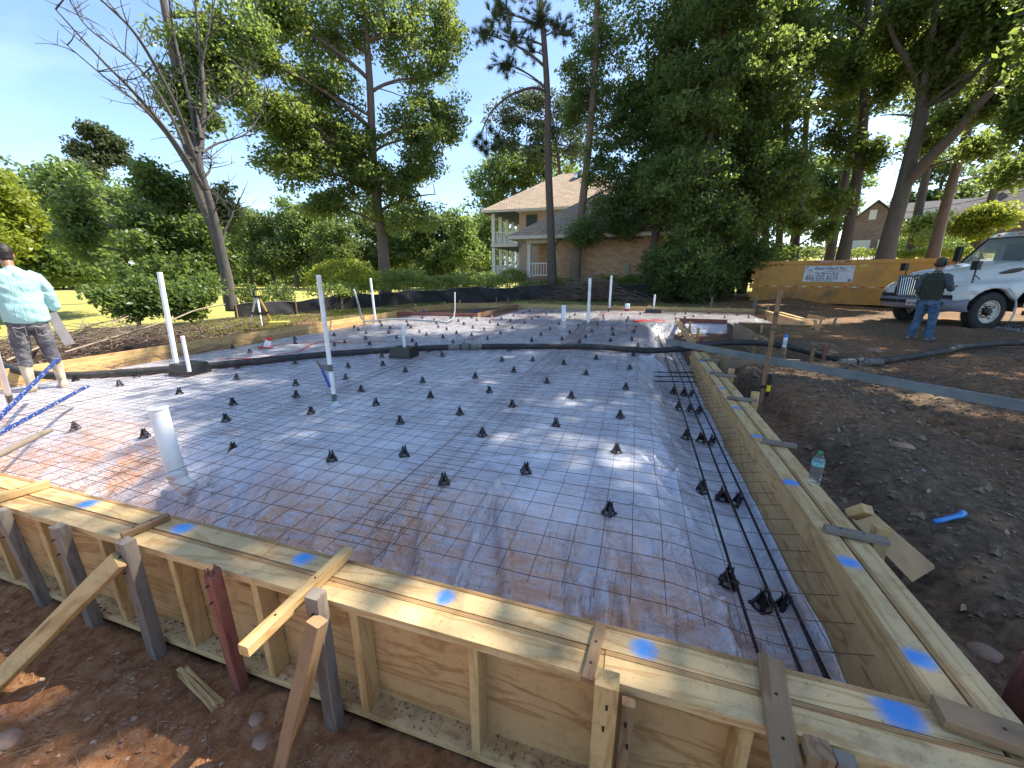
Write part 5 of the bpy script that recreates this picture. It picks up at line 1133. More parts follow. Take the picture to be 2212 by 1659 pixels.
for sg in (-1, 1):      # headlights: clear lens over bright reflector, wrapping round the corner
    q = MB(); hv = []
    for x, y in ((.10, .66), (.09, .85), (.13, 1.02), (.24, 1.115), (.42, 1.165), (.62, 1.175)):
        w2_ = .075 * (1 - max(0, (x - .2)) * .9); hv += [(x - .035, y*sg, 1.0 - w2_), (x - .035, y*sg, 1.0 + w2_)]
    q.add(hv, [(2*i, 2*i + 1, 2*i + 3, 2*i + 2) for i in range(5)]); hl = obj('headlight', q, plain('headlamp_lens', (.48, .50, .47), .12, var=.3, scale=14, bmp=.0), tk, smooth=True)
    q = MB(); q.beam((.16, 1.075*sg, 1.0), (.28, 1.125*sg, 1.0), .05, .08, side=(0, 1, 0)); obj('turn_lamp', q, plain('pale_amber', (.45, .30, .16), .3), hl)
    q = MB(); q.loft([((.10 + .16*i, (.84 + .055*i)*sg, 1.16 + .03*i), .0 + .07*(1 - abs(i - 2)/3), .015, (0, 1, 0), (0, 0, 1)) for i in range(0)] or [((.2, .9*sg, 1.1), .01, .01, (0, 1, 0), (0, 0, 1)), ((.25, .9*sg, 1.1), .01, .01, (0, 1, 0), (0, 0, 1))], 6)
    # hood mirror on a post
    q = MB(); q.tube([(.55, .98*sg, 1.22), (.55, .98*sg, 1.62)], .018, 8); q.tube([(.85, .86*sg, 1.34), (.55, .98*sg, 1.46)], .013, 6); q.lathe([(.075, 0), (.06, .025)], 12, Matrix.Translation((.55, .98*sg, 1.21)))
    hm = obj('hood_mirror', q, M['black'], tk); q = MB(); q.box(.44, .55, .90*sg, 1.12*sg, 1.58, 1.80, b=.03); obj('mirror_shell', q, M['black'], hm)
# hood side vent
for sg in (-1, 1):
    q = MB(); q.loft([((1.30 + .11*i, (.885 + .012*i)*sg, 1.50 + .022*i), .012, (.015, .040, .055, .060, .052, .018)[i], (0, 1, 0), (0, 0, 1)) for i in range(6)], 8); obj('side_vent', q, M['black'], tk)
# cab
q = MB()
q.add([(2.02, y, z) for y, z in ((-1.0, 1.02), (-1.0, 1.80), (1.0, 1.80), (1.0, 1.02))], [(0, 1, 2, 3)])
for sg in (-1, 1):
    y = 1.02 * sg; s_ = [(2.02, .62), (3.9, .62), (3.9, 2.45), (2.78, 2.60), (2.70, 2.52), (2.66, 2.42), (2.12, 1.80), (2.04, 1.78)]
    win = [(2.32, 1.84), (3.10, 1.76), (3.10, 2.40), (2.80, 2.42)]
    k = len(q.v); o3 = [(x, y, z) for x, z in s_]
    # side panel split around the window
    low = [(2.02, y, .62), (3.9, y, .62), (3.9, y, 1.76), (3.10, y, 1.76), (2.32, y, 1.84), (2.10, y, 1.80), (2.02, y, 1.78)]
    fr_ = [(2.10, y, 1.80), (2.32, y, 1.84), (2.80, y*.97, 2.42), (2.72, y*.96, 2.50)]
    tp_ = [(2.72, y*.96, 2.50), (2.80, y*.97, 2.42), (3.10, y*.97, 2.40), (3.9, y*.96, 2.45), (3.9, y*.95, 2.56), (2.80, y*.94, 2.58)]
    bk_ = [(3.10, y, 1.76), (3.9, y, 1.76), (3.9, y*.96, 2.45), (3.10, y*.97, 2.40)]
    for poly in (low, fr_, tp_, bk_): q.add(poly, [tuple(range(len(poly)))])
q.add([(2.66, -.90, 2.50), (2.66, .90, 2.50), (2.86, .86, 2.66), (2.86, -.86, 2.66), (3.9, .86, 2.66), (3.9, -.86, 2.66), (2.80, .965, 2.58), (2.80, -.965, 2.58), (3.9, .965, 2.55), (3.9, -.965, 2.55)], [(0, 1, 2, 3), (3, 2, 4, 5), (1, 6, 2), (2, 6, 8, 4), (0, 3, 7), (3, 5, 9, 7)])
q.add([(2.12, -.92, 1.795), (2.12, .92, 1.795), (2.20, .92, 1.80), (2.20, -.92, 1.80)], [(0, 1, 2, 3)])
q.box(3.88, 3.9, -.98, .98, .7, 2.5); obj('cab', q, white_p, tk)
q = MB(); q.add([(2.11, -.95, 1.805), (2.11, .95, 1.805), (2.675, .90, 2.495), (2.675, -.90, 2.495)], [(0, 1, 2, 3)]); ws = obj('windscreen', q, glass, tk)
q = MB()
for a, c_ in (((2.10, -.96, 1.80), (2.67, -.91, 2.50)), ((2.10, .96, 1.80), (2.67, .91, 2.50)), ((2.10, -.96, 1.80), (2.10, .96, 1.80)), ((2.67, -.91, 2.50), (2.67, .91, 2.50))): q.beam(a, c_, .05, .025)
obj('seal', q, M['black'], ws)
for sg in (-1, 1):
    q = MB(); y = 1.015 * sg; q.add([(2.34, y, 1.85), (3.09, y, 1.77), (3.09, y*.97, 2.39), (2.80, y*.97, 2.41)], [(0, 1, 2, 3)]); obj('door_window', q, glass, tk)
    q = MB(); y = 1.025 * sg
    for a, c_ in (((2.24, .72), (2.24, 1.82)), ((2.24, 1.82), (2.30, 1.86)), ((3.25, .72), (3.25, 2.35)), ((2.24, .72), (3.25, .72)), ((2.33, 1.84), (3.10, 1.76)), ((2.33, 1.84), (2.80, 2.42))): q.beam((a[0], y, a[1]), (c_[0], y, c_[1]), .014, .006)
    obj('door_seam', q, M['black'], tk)
    q = MB(); q.box(3.02, 3.20, 1.022*sg, 1.06*sg, 1.52, 1.60, b=.01); obj('door_handle', q, M['black'], tk)
    q = MB(); q.tube([(2.42, 1.02*sg, 2.40), (2.30, 1.30*sg, 2.38), (2.30, 1.30*sg, 1.78), (2.35, 1.03*sg, 1.74)], .013, 6); mr = obj('door_mirror', q, M['black'], tk)
    q = MB(); q.box(2.26, 2.34, 1.20*sg, 1.40*sg, 1.86, 2.30, b=.02); obj('mirror_shell', q, M['black'], mr)
for i, y in enumerate((-.72, -.2, 0, .2, .72)):
    q = MB(); q.ell((2.76, y, 2.585), (.045, .06, .025), 10, 6); obj('marker_lamp', q, amber, tk)
# dashboard, seat, hard hat, driver's arm behind the glass
q = MB(); q.box(2.22, 2.65, -.93, .93, 1.45, 1.78, b=.04); q.box(3.3, 3.5, -.95, .95, 1.2, 2.35); q.box(2.3, 3.5, -.98, .98, .7, 1.2); q.tube([(2.72 + .12*math.cos(a)*.3, -.48 + .21*math.cos(a), 1.86 + .19*math.sin(a)) for a in [i*math.pi/8 for i in range(17)]], .016, 6); obj('cab_interior', q, dark_in, tk)
Mt = Matrix.Translation((tr_o.x, tr_o.y, -.17)) @ Matrix.Rotation(tang, 4, 'Z')
q = MB(); q.lathe([(.16, 0), (.155, .012), (.125, .02), (.12, .07), (.095, .12), (.05, .15), (.001, .157)], 20, cap=False); o = obj('hard_hat', q, plain('white_hat', (.62, .72, .72), .4), smooth=True); o.location = Mt @ Vector((2.42, -.50, 1.785)); tag(o, 'white hard hat lying on the truck dashboard behind the windscreen', 'hard hat')
q = MB(); q.add([(0, -.3, 0), (.25, -.34, .01), (.3, .2, .0), (.05, .3, .02), (.14, 0, .05)], [(0, 1, 4), (1, 2, 4), (2, 3, 4), (3, 0, 4)]); o = obj('hi_vis_vest', q, plain('faded_hi_vis', (.20, .26, .10), .9)); o.location = Mt @ Vector((2.35, .05, 1.79)); o.rotation_euler = (0, 0, tang); tag(o, 'crumpled green safety vest on the dashboard beside the hard hat', 'vest')
dv = empty('person', tuple(Mt @ Vector((2.95, -.45, 1.15))), rz=tang + R(90), label='driver in a blue shirt inside the truck cab, half hidden behind the windscreen', cat='person')
def drv(mb):
    limb(mb, [(0, 0, 0), (0, 0, .3), (0, 0, .55), (0, .0, .68)], [(.17, .13), (.19, .13), (.22, .13), (.08, .07)], 14); headmesh(mb, (0, .03, .86), (0, 1, 0)); limb(mb, [(.2, 0, .58), (.28, .1, .42), (.2, .33, .50), (.12, .42, .62)], [.065, .06, .05, .035]); limb(mb, [(-.2, 0, .58), (-.28, .1, .40), (-.15, .36, .56), (-.12, .40, .60)], [.065, .06, .05, .035]); limb(mb, [(0, 0, .62), (0, .01, .8)], [.06, .06])
    hand(mb, (.12, .42, .62), (0, .6, .8), (0, 1, -.3), 1); hand(mb, (-.12, .40, .62), (0, .6, .8), (0, 1, -.3), 1, .6, -1)
organic('body', drv, skin_m, .014, 3, dv)
def drs(mb): limb(mb, [(0, 0, 0), (0, 0, .3), (0, 0, .55), (0, .0, .64)], [(.19, .15), (.20, .15), (.23, .15), (.11, .09)], 14); limb(mb, [(.17, 0, .58), (.28, .1, .42), (.22, .28, .48)], [.085, .075, .06]); limb(mb, [(-.17, 0, .58), (-.28, .1, .40), (-.2, .28, .48)], [.085, .075, .06])
organic('shirt', drs, plain('blue_work_shirt', (.08, .11, .32), .9), .014, 3, dv)
# wheels
def wheel(y, sg, steer=0):
    wl = empty('wheel', (0, 0, 0)); wl.parent = tk; wl.location = (AX, y, .50); wl.rotation_euler = (0, 0, steer)
    rot = Matrix.Rotation(R(90) * sg, 4, 'X')
    q = MB(); q.lathe([(.285, -.13), (.34, -.145), (.44, -.14), (.485, -.115), (.50, -.09), (.50, -.05), (.488, -.045), (.488, -.035), (.50, -.03), (.50, .03), (.488, .035), (.488, .045), (.50, .05), (.50, .09), (.485, .115), (.44, .14), (.34, .145), (.285, .13)], 44, rot, cap=False)
    for k in range(60):
        a = 2*math.pi*k/60
        for s2 in (-1, 1): q.beam((.497*math.cos(a), s2*.07, .497*math.sin(a)), (.506*math.cos(a + .03), s2*.118, .506*math.sin(a + .03)), .026, .014, side=(math.cos(a), 0, math.sin(a)))
    obj('tyre', q, tyre, wl)
    q = MB(); q.lathe([(.285, -.13), (.30, -.138), (.288, -.10), (.262, -.085), (.245, -.095), (.20, -.06), (.13, -.045), (.12, -.045)], 40, rot, cap=False); rm = obj('rim', q, hub_m, wl, smooth=True)
    q = MB(); q.lathe([(.001, -.16), (.06, -.16), (.075, -.13), (.10, -.12), (.105, -.04)], 24, rot, cap=False)
    for k in range(10): a = 2*math.pi*k/10; q.lathe([(.017, -.105), (.019, -.05)], 6, Matrix.Translation((.142*math.cos(a), 0, .142*math.sin(a))) @ rot)
    obj('hub', q, M['black'], wl)
    q = MB()
    for k in range(5): a = 2*math.pi*k/5 + .5; q.ell((0, 0, 0), (.032, .022, .006), 10, 4, Matrix.Translation((0, 0, 0)).to_3x3()); 
    q = MB()
    for k in range(4):
        a = 2*math.pi*k/4 + .6; m3 = Matrix.Rotation(-a + R(90), 3, 'Y'); q.ell((.222*math.cos(a), (.080 + .006)*sg, .222*math.sin(a)), (.036, .008, .020), 12, 5, m3)
    obj('hand_hole', q, M['black'], wl)
wheel(-1.02, -1, R(4)); wheel(1.02, 1, R(4))
q = MB(); q.tube([(AX, -.9, .5), (AX, .9, .5)], .07, 8); q.box(.5, 6.5, -.45, -.35, .62, .85); q.box(.5, 6.5, .35, .45, .62, .85); q.box(2.1, 6.4, -.35, .35, .55, .8); obj('chassis', q, M['black'], tk)
for sg in (-1, 1):
    q = MB(); vv = []; 
    for i in range(15):
        a = math.pi * (.0 + i / 14 * .92); vv += [(AX + .66*math.cos(a), (HW - .03)*sg, .5 + .66*math.sin(a)), (AX + .66*math.cos(a), .72*sg, .5 + .66*math.sin(a))]
    q.add(vv, [(2*i, 2*i+1, 2*i+3, 2*i+2) for i in range(14)]); obj('wheel_arch', q, dark_in, tk)
    q = MB(); q.tube([(AX + .66*math.cos(a), (HW + .0)*sg, .5 + .70*math.sin(a)) for a in [math.pi * (i / 14) * .45 - .35 for i in range(15)]], .022, 6); obj('arch_lip', q, white_p, tk)
q = MB(); q.box(2.3, 3.2, -1.12, -.8, .38, .50); q.box(2.3, 3.2, .8, 1.12, .38, .50); obj('step', q, plain('dull_aluminium', (.3, .3, .3), .4, metal=.8), tk)
q = MB(); q.box(4.05, 9.5, -1.2, 1.2, .95, 3.0, b=.03); q.box(3.92, 4.05, -.9, .9, .9, 2.2); obj('pump_body', q, plain('pump_housing', (.35, .36, .36), .5), tk)
q = MB(); q.lathe([(.5, -.3), (.5, .3)], 30, Matrix.Translation((6.6, -.9, .5)) @ Matrix.Rotation(R(90), 4, 'X')); q.lathe([(.5, -.3), (.5, .3)], 30, Matrix.Translation((6.6, .9, .5)) @ Matrix.Rotation(R(90), 4, 'X')); obj('rear_tyre', q, tyre, tk)
maroon = plain('maroon_print', (.20, .05, .04), .5, bmp=0)
for s_, z, sz in (('US DOT', 1.09, .11),):
    me = text_mesh(s_, sz, .001, .25, .002, 'LEFT', 1, 1.1); l_ = link('lettering', me, maroon, tk); l_.location = (2.36, -1.033, z); l_.rotation_euler = (R(90), 0, 0)
for j, ww in enumerate((.42, .34, .44, .30)):
    q = MB(); q.box(2.62, 2.62 + ww, -1.031, -1.026, 1.62 - j*.06, 1.645 - j*.06); obj('door_print', q, maroon, tk)

# ------------------------------------------------------------------ houses
def brickmat(name, c1, c2, mortar, sx=1.0):
    m, t, b = mat(name); p_ = pos(t); n_ = N(t, 'ShaderNodeNewGeometry').outputs['True Normal']
    s1 = N(t, 'ShaderNodeSeparateXYZ'); t.links.new(p_, s1.inputs[0]); cb_ = N(t, 'ShaderNodeCombineXYZ')
    t.links.new(math_(t, 'ADD', s1.outputs[0], s1.outputs[1]), cb_.inputs[0]); t.links.new(s1.outputs[2], cb_.inputs[1])
    br = N(t, 'ShaderNodeTexBrick'); t.links.new(cb_.outputs[0], br.inputs['Vector']); br.inputs['Scale'].default_value = 1.0
    br.inputs['Brick Width'].default_value = .30 * sx; br.inputs['Row Height'].default_value = .11 * sx; br.inputs['Mortar Size'].default_value = .009; br.inputs['Bias'].default_value = -.1
    br.inputs['Color1'].default_value = (*c1, 1); br.inputs['Color2'].default_value = (*c2, 1); br.inputs['Mortar'].default_value = (*mortar, 1)
    t.links.new(mixc(t, .25, br.outputs['Color'], ramp(t, noise(t, p_, 3, 6), [(.3, tuple(q*.8 for q in c1)), (.7, c2)])), b.inputs['Base Color']); b.inputs['Roughness'].default_value = .9; return m
def shingle(name, c1, c2, rows=5.0):
    m, t, b = mat(name); p_ = pos(t); s1 = N(t, 'ShaderNodeSeparateXYZ'); t.links.new(p_, s1.inputs[0]); cb_ = N(t, 'ShaderNodeCombineXYZ')
    t.links.new(math_(t, 'ADD', s1.outputs[0], math_(t, 'MULTIPLY', s1.outputs[1], .3)), cb_.inputs[0]); t.links.new(s1.outputs[2], cb_.inputs[1])
    br = N(t, 'ShaderNodeTexBrick'); t.links.new(cb_.outputs[0], br.inputs['Vector']); br.inputs['Scale'].default_value = 1.0; br.inputs['Brick Width'].default_value = .42; br.inputs['Row Height'].default_value = .125; br.inputs['Mortar Size'].default_value = .018
    br.inputs['Color1'].default_value = (*c1, 1); br.inputs['Color2'].default_value = (*c2, 1); br.inputs['Mortar'].default_value = (*[q * .35 for q in c1], 1)
    t.links.new(br.outputs['Color'], b.inputs['Base Color']); b.inputs['Roughness'].default_value = .95; return m
tan_brick = brickmat('tan_brick', (.36, .20, .10), (.56, .35, .20), (.56, .46, .36)); pink_brick = brickmat('rosy_brick', (.30, .17, .13), (.36, .22, .17), (.34, .28, .24)); brown_brick = brickmat('weathered_brown_brick', (.17, .11, .085), (.28, .20, .16), (.30, .27, .24))
roof_m = shingle('brown_shingles', (.36, .27, .19), (.48, .37, .27)); roof_g = shingle('grey_shingles', (.11, .105, .11), (.15, .14, .145))
cream = plain('cream_paint', (.60, .55, .47), .6, bmp=0); stucco = plain('peach_stucco', (.46, .33, .25), .8, bmp=.1); teal = plain('dark_teal_ceiling', (.02, .045, .055), .7, bmp=0)
wg, t, b = mat('window_pane'); b.inputs['Base Color'].default_value = (.06, .08, .08, 1); b.inputs['Roughness'].default_value = .05; b.inputs['Specular IOR Level'].default_value = .8
def hip(mb, x0, x1, y0, y1, z0, z1, t_=.12):
    hx = min(x1 - x0, y1 - y0) / 2
    if x1 - x0 > y1 - y0: r0, r1_ = (x0 + hx, (y0+y1)/2), (x1 - hx, (y0+y1)/2)
    else: r0, r1_ = ((x0+x1)/2, y0 + hx), ((x0+x1)/2, y1 - hx)
    v = [(x0, y0, z0), (x1, y0, z0), (x1, y1, z0), (x0, y1, z0), (*r0, z1), (*r1_, z1)]
    if x1 - x0 > y1 - y0: f = [(0, 1, 5, 4), (1, 2, 5), (2, 3, 4, 5), (3, 0, 4)]
    else: f = [(0, 1, 4), (1, 2, 5, 4), (2, 3, 5), (3, 0, 4, 5)]
    mb.add(v, f)
hs = empty('brick_house', (-4, 30, .2), label='two storey tan brick house with white columned porches and brown roof behind the fence', cat='house')
def hpart(name, q, m_, parent=None, smooth=False):
    o = obj(name, q, m_, None, smooth); par = parent or hs; o.parent = par; o.matrix_parent_inverse = par.matrix_world.inverted() if parent is None and False else Matrix.Translation((4, -30, -.2)) if parent is None else Matrix(); return o
q = MB(); q.box(-5.2, 1.2, 26.3, 34, -.3, 3.42); hpart('brick_wall', q, tan_brick)
q = MB(); q.box(-7.25, -5.203, 26.15, 30.2, -.3, 1.06); hpart('porch_base', q, pink_brick)
q = MB(); q.box(-7.30, -5.15, 26.10, 26.30, 1.062, 1.12); hpart('porch_step', q, pink_brick)
q = MB(); q.box(-7.2, -5.203, 29.6, 30.2, 1.06, 3.42); hpart('porch_back_wall', q, tan_brick)
q = MB(); hip(q, -8.15, 2.0, 25.2, 35.0, 3.66, 6.7); hpart('wing_roof', q, roof_m)
q = MB(); q.box(-8.15, 2.0, 25.2, 25.26, 3.46, 3.655); q.box(-8.15, -8.09, 25.262, 35, 3.46, 3.655); hpart('fascia', q, cream)
q = MB(); q.box(-8.088, 1.9, 25.262, 26.29, 3.47, 3.50); q.box(-8.088, -5.2, 26.29, 34, 3.47, 3.50); hpart('soffit', q, cream)
q = MB(); q.box(-7.2, -5.2, 26.05, 26.30, 3.25, 3.468); hpart('porch_beam', q, cream)
q = MB(); q.box(-7.12, -6.90, 26.12, 26.34, 1.125, 3.245); q.box(-7.16, -6.86, 26.08, 26.38, 1.122, 1.30); hpart('porch_column', q, plain('white_column', (.66, .66, .63), .5, bmp=0))
q = MB(); q.box(-6.9, -5.21, 26.18, 26.24, 1.98, 2.05); q.box(-6.9, -5.21, 26.18, 26.24, 1.24, 1.30); rail = hpart('railing', q, M['white_trim'])
for i in range(9): 
    q = MB(); x = -6.78 + i * .185; q.box(x, x + .04, 26.19, 26.23, 1.303, 1.977); hpart('baluster', q, M['white_trim'], rail)
q = MB(); q.box(-6.35, -5.45, 29.52, 29.58, 1.2, 3.25); win = hpart('window', q, M['white_trim'])
for a in (-6.28, -5.86): 
    q = MB(); q.box(a, a + .36, 29.49, 29.517, 1.28, 3.18); hpart('pane', q, wg, win)
q = MB(); q.box(-.95, -.62, 26.14, 26.29, 1.25, 1.95); q.tube([(-.88, 26.2, 1.25), (-.88, 26.2, .2)], .03, 6); q.tube([(-.72, 26.2, 1.25), (-.72, 26.2, .2)], .03, 6); hpart('meter_box', q, plain('beige_box', (.30, .27, .19), .6))
# main two storey block
q = MB(); q.box(-9.7, 0.0, 33.0, 41.5, .2, 6.2); hpart('stucco_wall', q, stucco)
q = MB(); hip(q, -12.6, .8, 31.9, 42.6, 6.28, 9.7); hpart('main_roof', q, roof_m)
q = MB(); q.box(-12.6, .8, 31.9, 31.96, 6.10, 6.275); q.box(-12.6, -12.54, 31.962, 42.6, 6.10, 6.275); hpart('fascia', q, cream)
q = MB(); q.box(-12.5, -9.7, 32.0, 42, 6.09, 6.12); q.box(-11.9, -9.7, 32.6, 42, 3.46, 3.50); hpart('porch_ceiling', q, teal)
q = MB(); q.box(-9.7, .7, 32.0, 33.0, 6.08, 6.12); hpart('soffit', q, cream)
q = MB(); q.box(-12.0, -9.7, 32.5, 42, 3.51, 3.80); q.box(-12.0, -9.7, 32.5, 42, .9, 1.2); hpart('porch_floor', q, cream)
for j, y in enumerate((32.6, 34.4, 36.2, 38.0, 39.8, 41.6)):
    q = MB(); q.box(-11.95, -11.68, y, y + .26, 1.2, 3.46); q.box(-11.95, -11.68, y, y + .26, 3.8, 6.09); hpart('column', q, plain('white_column', (.66, .66, .63), .5, bmp=0) if j == 0 else bpy.data.materials['white_column'])
for zz in (1.2, 3.8):
    q = MB(); q.box(-11.85, -11.79, 32.7, 41.7, zz + .82, zz + .88); q.box(-11.85, -9.72, 32.68, 32.74, zz + .82, zz + .88); q.box(-11.85, -9.72, 32.68, 32.74, zz + .08, zz + .13); r_ = hpart('railing', q, M['white_trim'])
    for i in range(11): q = MB(); x = -11.7 + i * .19; q.box(x, x + .045, 32.69, 32.73, zz + .132, zz + .818); hpart('baluster', q, M['white_trim'], r_)
    for i in range(40): q = MB(); y = 32.9 + i * .22; q.box(-11.84, -11.80, y, y + .045, zz + .1, zz + .818); hpart('baluster', q, M['white_trim'], r_)
q = MB(); q.box(-9.1, -8.2, 32.93, 32.99, 4.9, 5.95); win = hpart('window', q, plain('bronze_frame', (.05, .04, .035), .4)); q = MB(); q.box(-9.02, -8.28, 32.90, 32.928, 4.98, 5.87); hpart('pane', q, wg, win)
q = MB(); q.lathe([(.25, 0), (.25, .25), (.32, .28), (.30, .42), (.1, .5)], 12, Matrix.Translation((-5.6, 36.4, 9.1))); hpart('roof_vent', q, chrome)

h2 = empty('brick_house', (20, 46, 3.0), label='brown brick house with a front gable and grey roof across the street, behind the truck', cat='house')
def h2p(name, q, m_, parent=None): o = obj(name, q, m_); o.parent = parent or h2; o.matrix_parent_inverse = Matrix.Translation((-20, -46, -3.0)) if parent is None else Matrix(); return o
fd = Vector((1, -.38, 0)).normalized(); bk = Vector((.38, 1, 0)).normalized(); o0 = Vector((18.35, 46.6, 0))
def hp3(a, d, z): q_ = o0 + fd * a + bk * d; return (q_.x, q_.y, z)
q = MB(); q.add([hp3(0, 0, 2.5), hp3(3.6, 0, 2.5), hp3(3.6, 0, 5.75), hp3(1.5, 0, 7.55), hp3(0, 0, 6.0)], [(0, 1, 2, 3, 4)]); q.add([hp3(0, 0, 2.5), hp3(0, 8, 2.5), hp3(0, 8, 6.0), hp3(0, 0, 6.0)], [(0, 1, 2, 3)]); q.add([hp3(3.6, 0, 2.5), hp3(3.6, 1.2, 2.5), hp3(3.6, 1.2, 5.6), hp3(3.6, 0, 5.6)], [(0, 1, 2, 3)]); q.add([hp3(3.6, 1.2, 2.5), hp3(16, 1.2, 2.5), hp3(16, 1.2, 5.7), hp3(3.6, 1.2, 5.7)], [(0, 1, 2, 3)]); h2p('brick_wall', q, brown_brick)
q = MB(); q.add([hp3(1.5, -.3, 7.75), hp3(4.0, -.3, 5.6), hp3(4.0, 8, 5.6), hp3(1.5, 8, 7.75)], [(0, 1, 2, 3)]); q.add([hp3(1.5, -.3, 7.75), hp3(-.5, -.3, 5.8), hp3(-.5, 8, 5.8), hp3(1.5, 8, 7.75)], [(3, 2, 1, 0)]); q.add([hp3(2.6, .8, 5.65), hp3(16, .8, 5.65), hp3(16, 4.5, 7.8), hp3(2.0, 4.5, 7.8)], [(0, 1, 2, 3)]); h2p('roof', q, roof_g)
q = MB(); q.add([hp3(6.2, .75, 5.7), hp3(18, -2.5, 5.7), hp3(18, 6, 12.0), hp3(10.0, 5.2, 9.4)], [(0, 1, 2, 3)]); h2p('roof', q, shingle('brown_grey_shingles', (.15, .125, .11), (.20, .17, .15)))
q = MB(); q.beam(hp3(8.6, 2.4, 8.0), hp3(9.9, 3.4, 8.9), .7, .08); h2p('skylight', q, plain('pale_skylight', (.6, .6, .52), .3))
q = MB(); q.beam(hp3(-.5, -.32, 5.75), hp3(1.5, -.32, 7.7), .14, .05); q.beam(hp3(4.0, -.32, 5.55), hp3(1.5, -.32, 7.7), .14, .05); q.beam(hp3(3.8, .75, 5.6), hp3(16, .75, 5.6), .12, .08); q.beam(hp3(1.35, -.03, 6.1), hp3(1.35, -.03, 6.9), .5, .05, side=fd); h2p('trim', q, M['white_trim'])
for a, d, w_ in ((.35, -.03, 1.25), (2.1, -.03, .75), (2.9, -.03, .45)):
    q = MB(); q.beam(hp3(a + w_/2, d, 2.6), hp3(a + w_/2, d, 4.35), w_, .05, side=fd); h2p('garage_door' if w_ > 1 else 'white_door', q, M['white_trim'])
q = MB(); q.tube([(19.9, 42.6, 2.5), (20.05, 42.7, 7.5)], .11, 8); tag(obj('lamp_post', q, plain('dark_pole', (.035, .035, .035), .6)), 'dark pole standing in front of the gabled brown house', 'pole')
q = MB(); q.tube(catmull([at(1918, 470, 44), at(1980, 455, 44), at(2060, 442, 43), at(2212, 412, 42), at(2400, 380, 41)], 6), .02, 4); q.tube(catmull([at(2080, 425, 40), at(2212, 375, 40), at(2400, 330, 40)], 6), .02, 4); tag(obj('overhead_cable', q, M['black']), 'thin overhead cables sagging in front of the grey roofs', 'cable')
# street and drive
def flat_strip(name, pts, wd, m_, lift=.03, kind='structure'):
    pp = lerp_path([(*p_, 0) for p_ in pts], .8); v = []; 
    for i, p_ in enumerate(pp):
        a = pp[max(i-1, 0)]; c_ = pp[min(i+1, len(pp)-1)]; d = Vector((c_[0]-a[0], c_[1]-a[1])).normalized()
        for k in range(5): s_ = (k/4 - .5) * wd; x, y = p_[0] - d.y*s_, p_[1] + d.x*s_; v.append((x, y, float(ground_z(x, y)) + lift + .06))
    f = [(i*5 + k, i*5 + k + 1, (i+1)*5 + k + 1, (i+1)*5 + k) for i in range(len(pp) - 1) for k in range(4)]
    q = MB(); q.add(v, f); return tag(obj(name, q, m_, smooth=True), kind=kind)
conc = plain('pale_concrete', (.42, .40, .37), .9, var=.1, scale=3, bmp=.1); asph = plain('asphalt', (.16, .16, .17), .9, var=.1, bmp=.1)
flat_strip('road', [(8, 41), (16, 39), (26, 36), (45, 30)], 4.5, conc); flat_strip('driveway', [(14, 40.5), (20, 44.6)], 3, conc, .05)
flat_strip('cart_path', [(-15.8, 10), (-16.2, 13), (-15.2, 17.2), (-14.6, 22), (-13, 30), (-16, 45)], 1.6, asph, .04)
flat_strip('driveway', [(-24, 62), (-14, 50), (-11, 46)], 3.5, asph, .05)
# ------------------------------------------------------------------ leaves and trees
def leafmat(name, dark, light, trans, gloss=.42, tw=.5):
    m, t, b = mat(name); g = N(t, 'ShaderNodeNewGeometry'); r_ = g.outputs['Random Per Island']
    big = noise(t, g.outputs['Position'], .55, 3)
    f = math_(t, 'ADD', math_(t, 'MULTIPLY', r_, .6), math_(t, 'MULTIPLY', big, .4))
    c = ramp(t, f, [(.15, dark), (.85, light)]); tr_ = N(t, 'ShaderNodeBsdfTranslucent'); t.links.new(mixc(t, f, tuple(q * .7 for q in trans), trans), tr_.inputs[0])
    t.links.new(c, b.inputs['Base Color']); b.inputs['Roughness'].default_value = gloss; b.inputs['Specular IOR Level'].default_value = .4
    mxs = N(t, 'ShaderNodeMixShader'); mxs.inputs[0].default_value = tw; t.links.new(b.outputs[0], mxs.inputs[1]); t.links.new(tr_.outputs[0], mxs.inputs[2])
    t.links.new(mxs.outputs[0], t.nodes['Material Output'].inputs[0]); return m
LF = {'oak': leafmat('oak_leaves', (.050, .090, .022), (.115, .165, .045), (.38, .47, .09)),
      'bush': leafmat('broad_green_leaves', (.050, .088, .024), (.11, .165, .048), (.28, .38, .08)),
      'dark': leafmat('dark_glossy_leaves', (.040, .070, .026), (.105, .15, .055), (.36, .48, .10), .36, .5),
      'pine': leafmat('pine_needles', (.045, .070, .030), (.09, .115, .05), (.16, .20, .07), .5, .35),
      'far': leafmat('distant_leaves', (.045, .076, .026), (.11, .145, .045), (.26, .34, .08)),
      'yellow': leafmat('yellow_green_leaves', (.12, .17, .02), (.26, .30, .05), (.50, .55, .06)),
      'hedge': leafmat('brightened_hedge_leaves', (.12, .18, .04), (.30, .38, .11), (.52, .60, .14))}  # leaf colours raised to stand in for sunlight missing on the hedges
bark = {}
for k, c1, c2 in (('grey', (.060, .052, .044), (.14, .12, .10)), ('brown', (.055, .038, .030), (.12, .085, .065)), ('warm', (.11, .07, .05), (.23, .16, .115)), ('dead', (.028, .024, .021), (.070, .060, .052))):
    m, t, b = mat(k + '_bark'); g = attr(t, 'g', 'Vector'); f = noise(t, g, 1, 6, .5, .7, sc3=(2.5, 22, 22)); f2 = noise(t, g, 1, 5, .3, .6, sc3=(9, 9, 9))
    t.links.new(mixc(t, math_(t, 'MULTIPLY', f2, .5), ramp(t, f, [(.35, c1), (.65, c2)]), (.17, .16, .14)), b.inputs['Base Color']); b.inputs['Roughness'].default_value = .95; bump(t, b, f, 1.0, .03); bark[k] = m

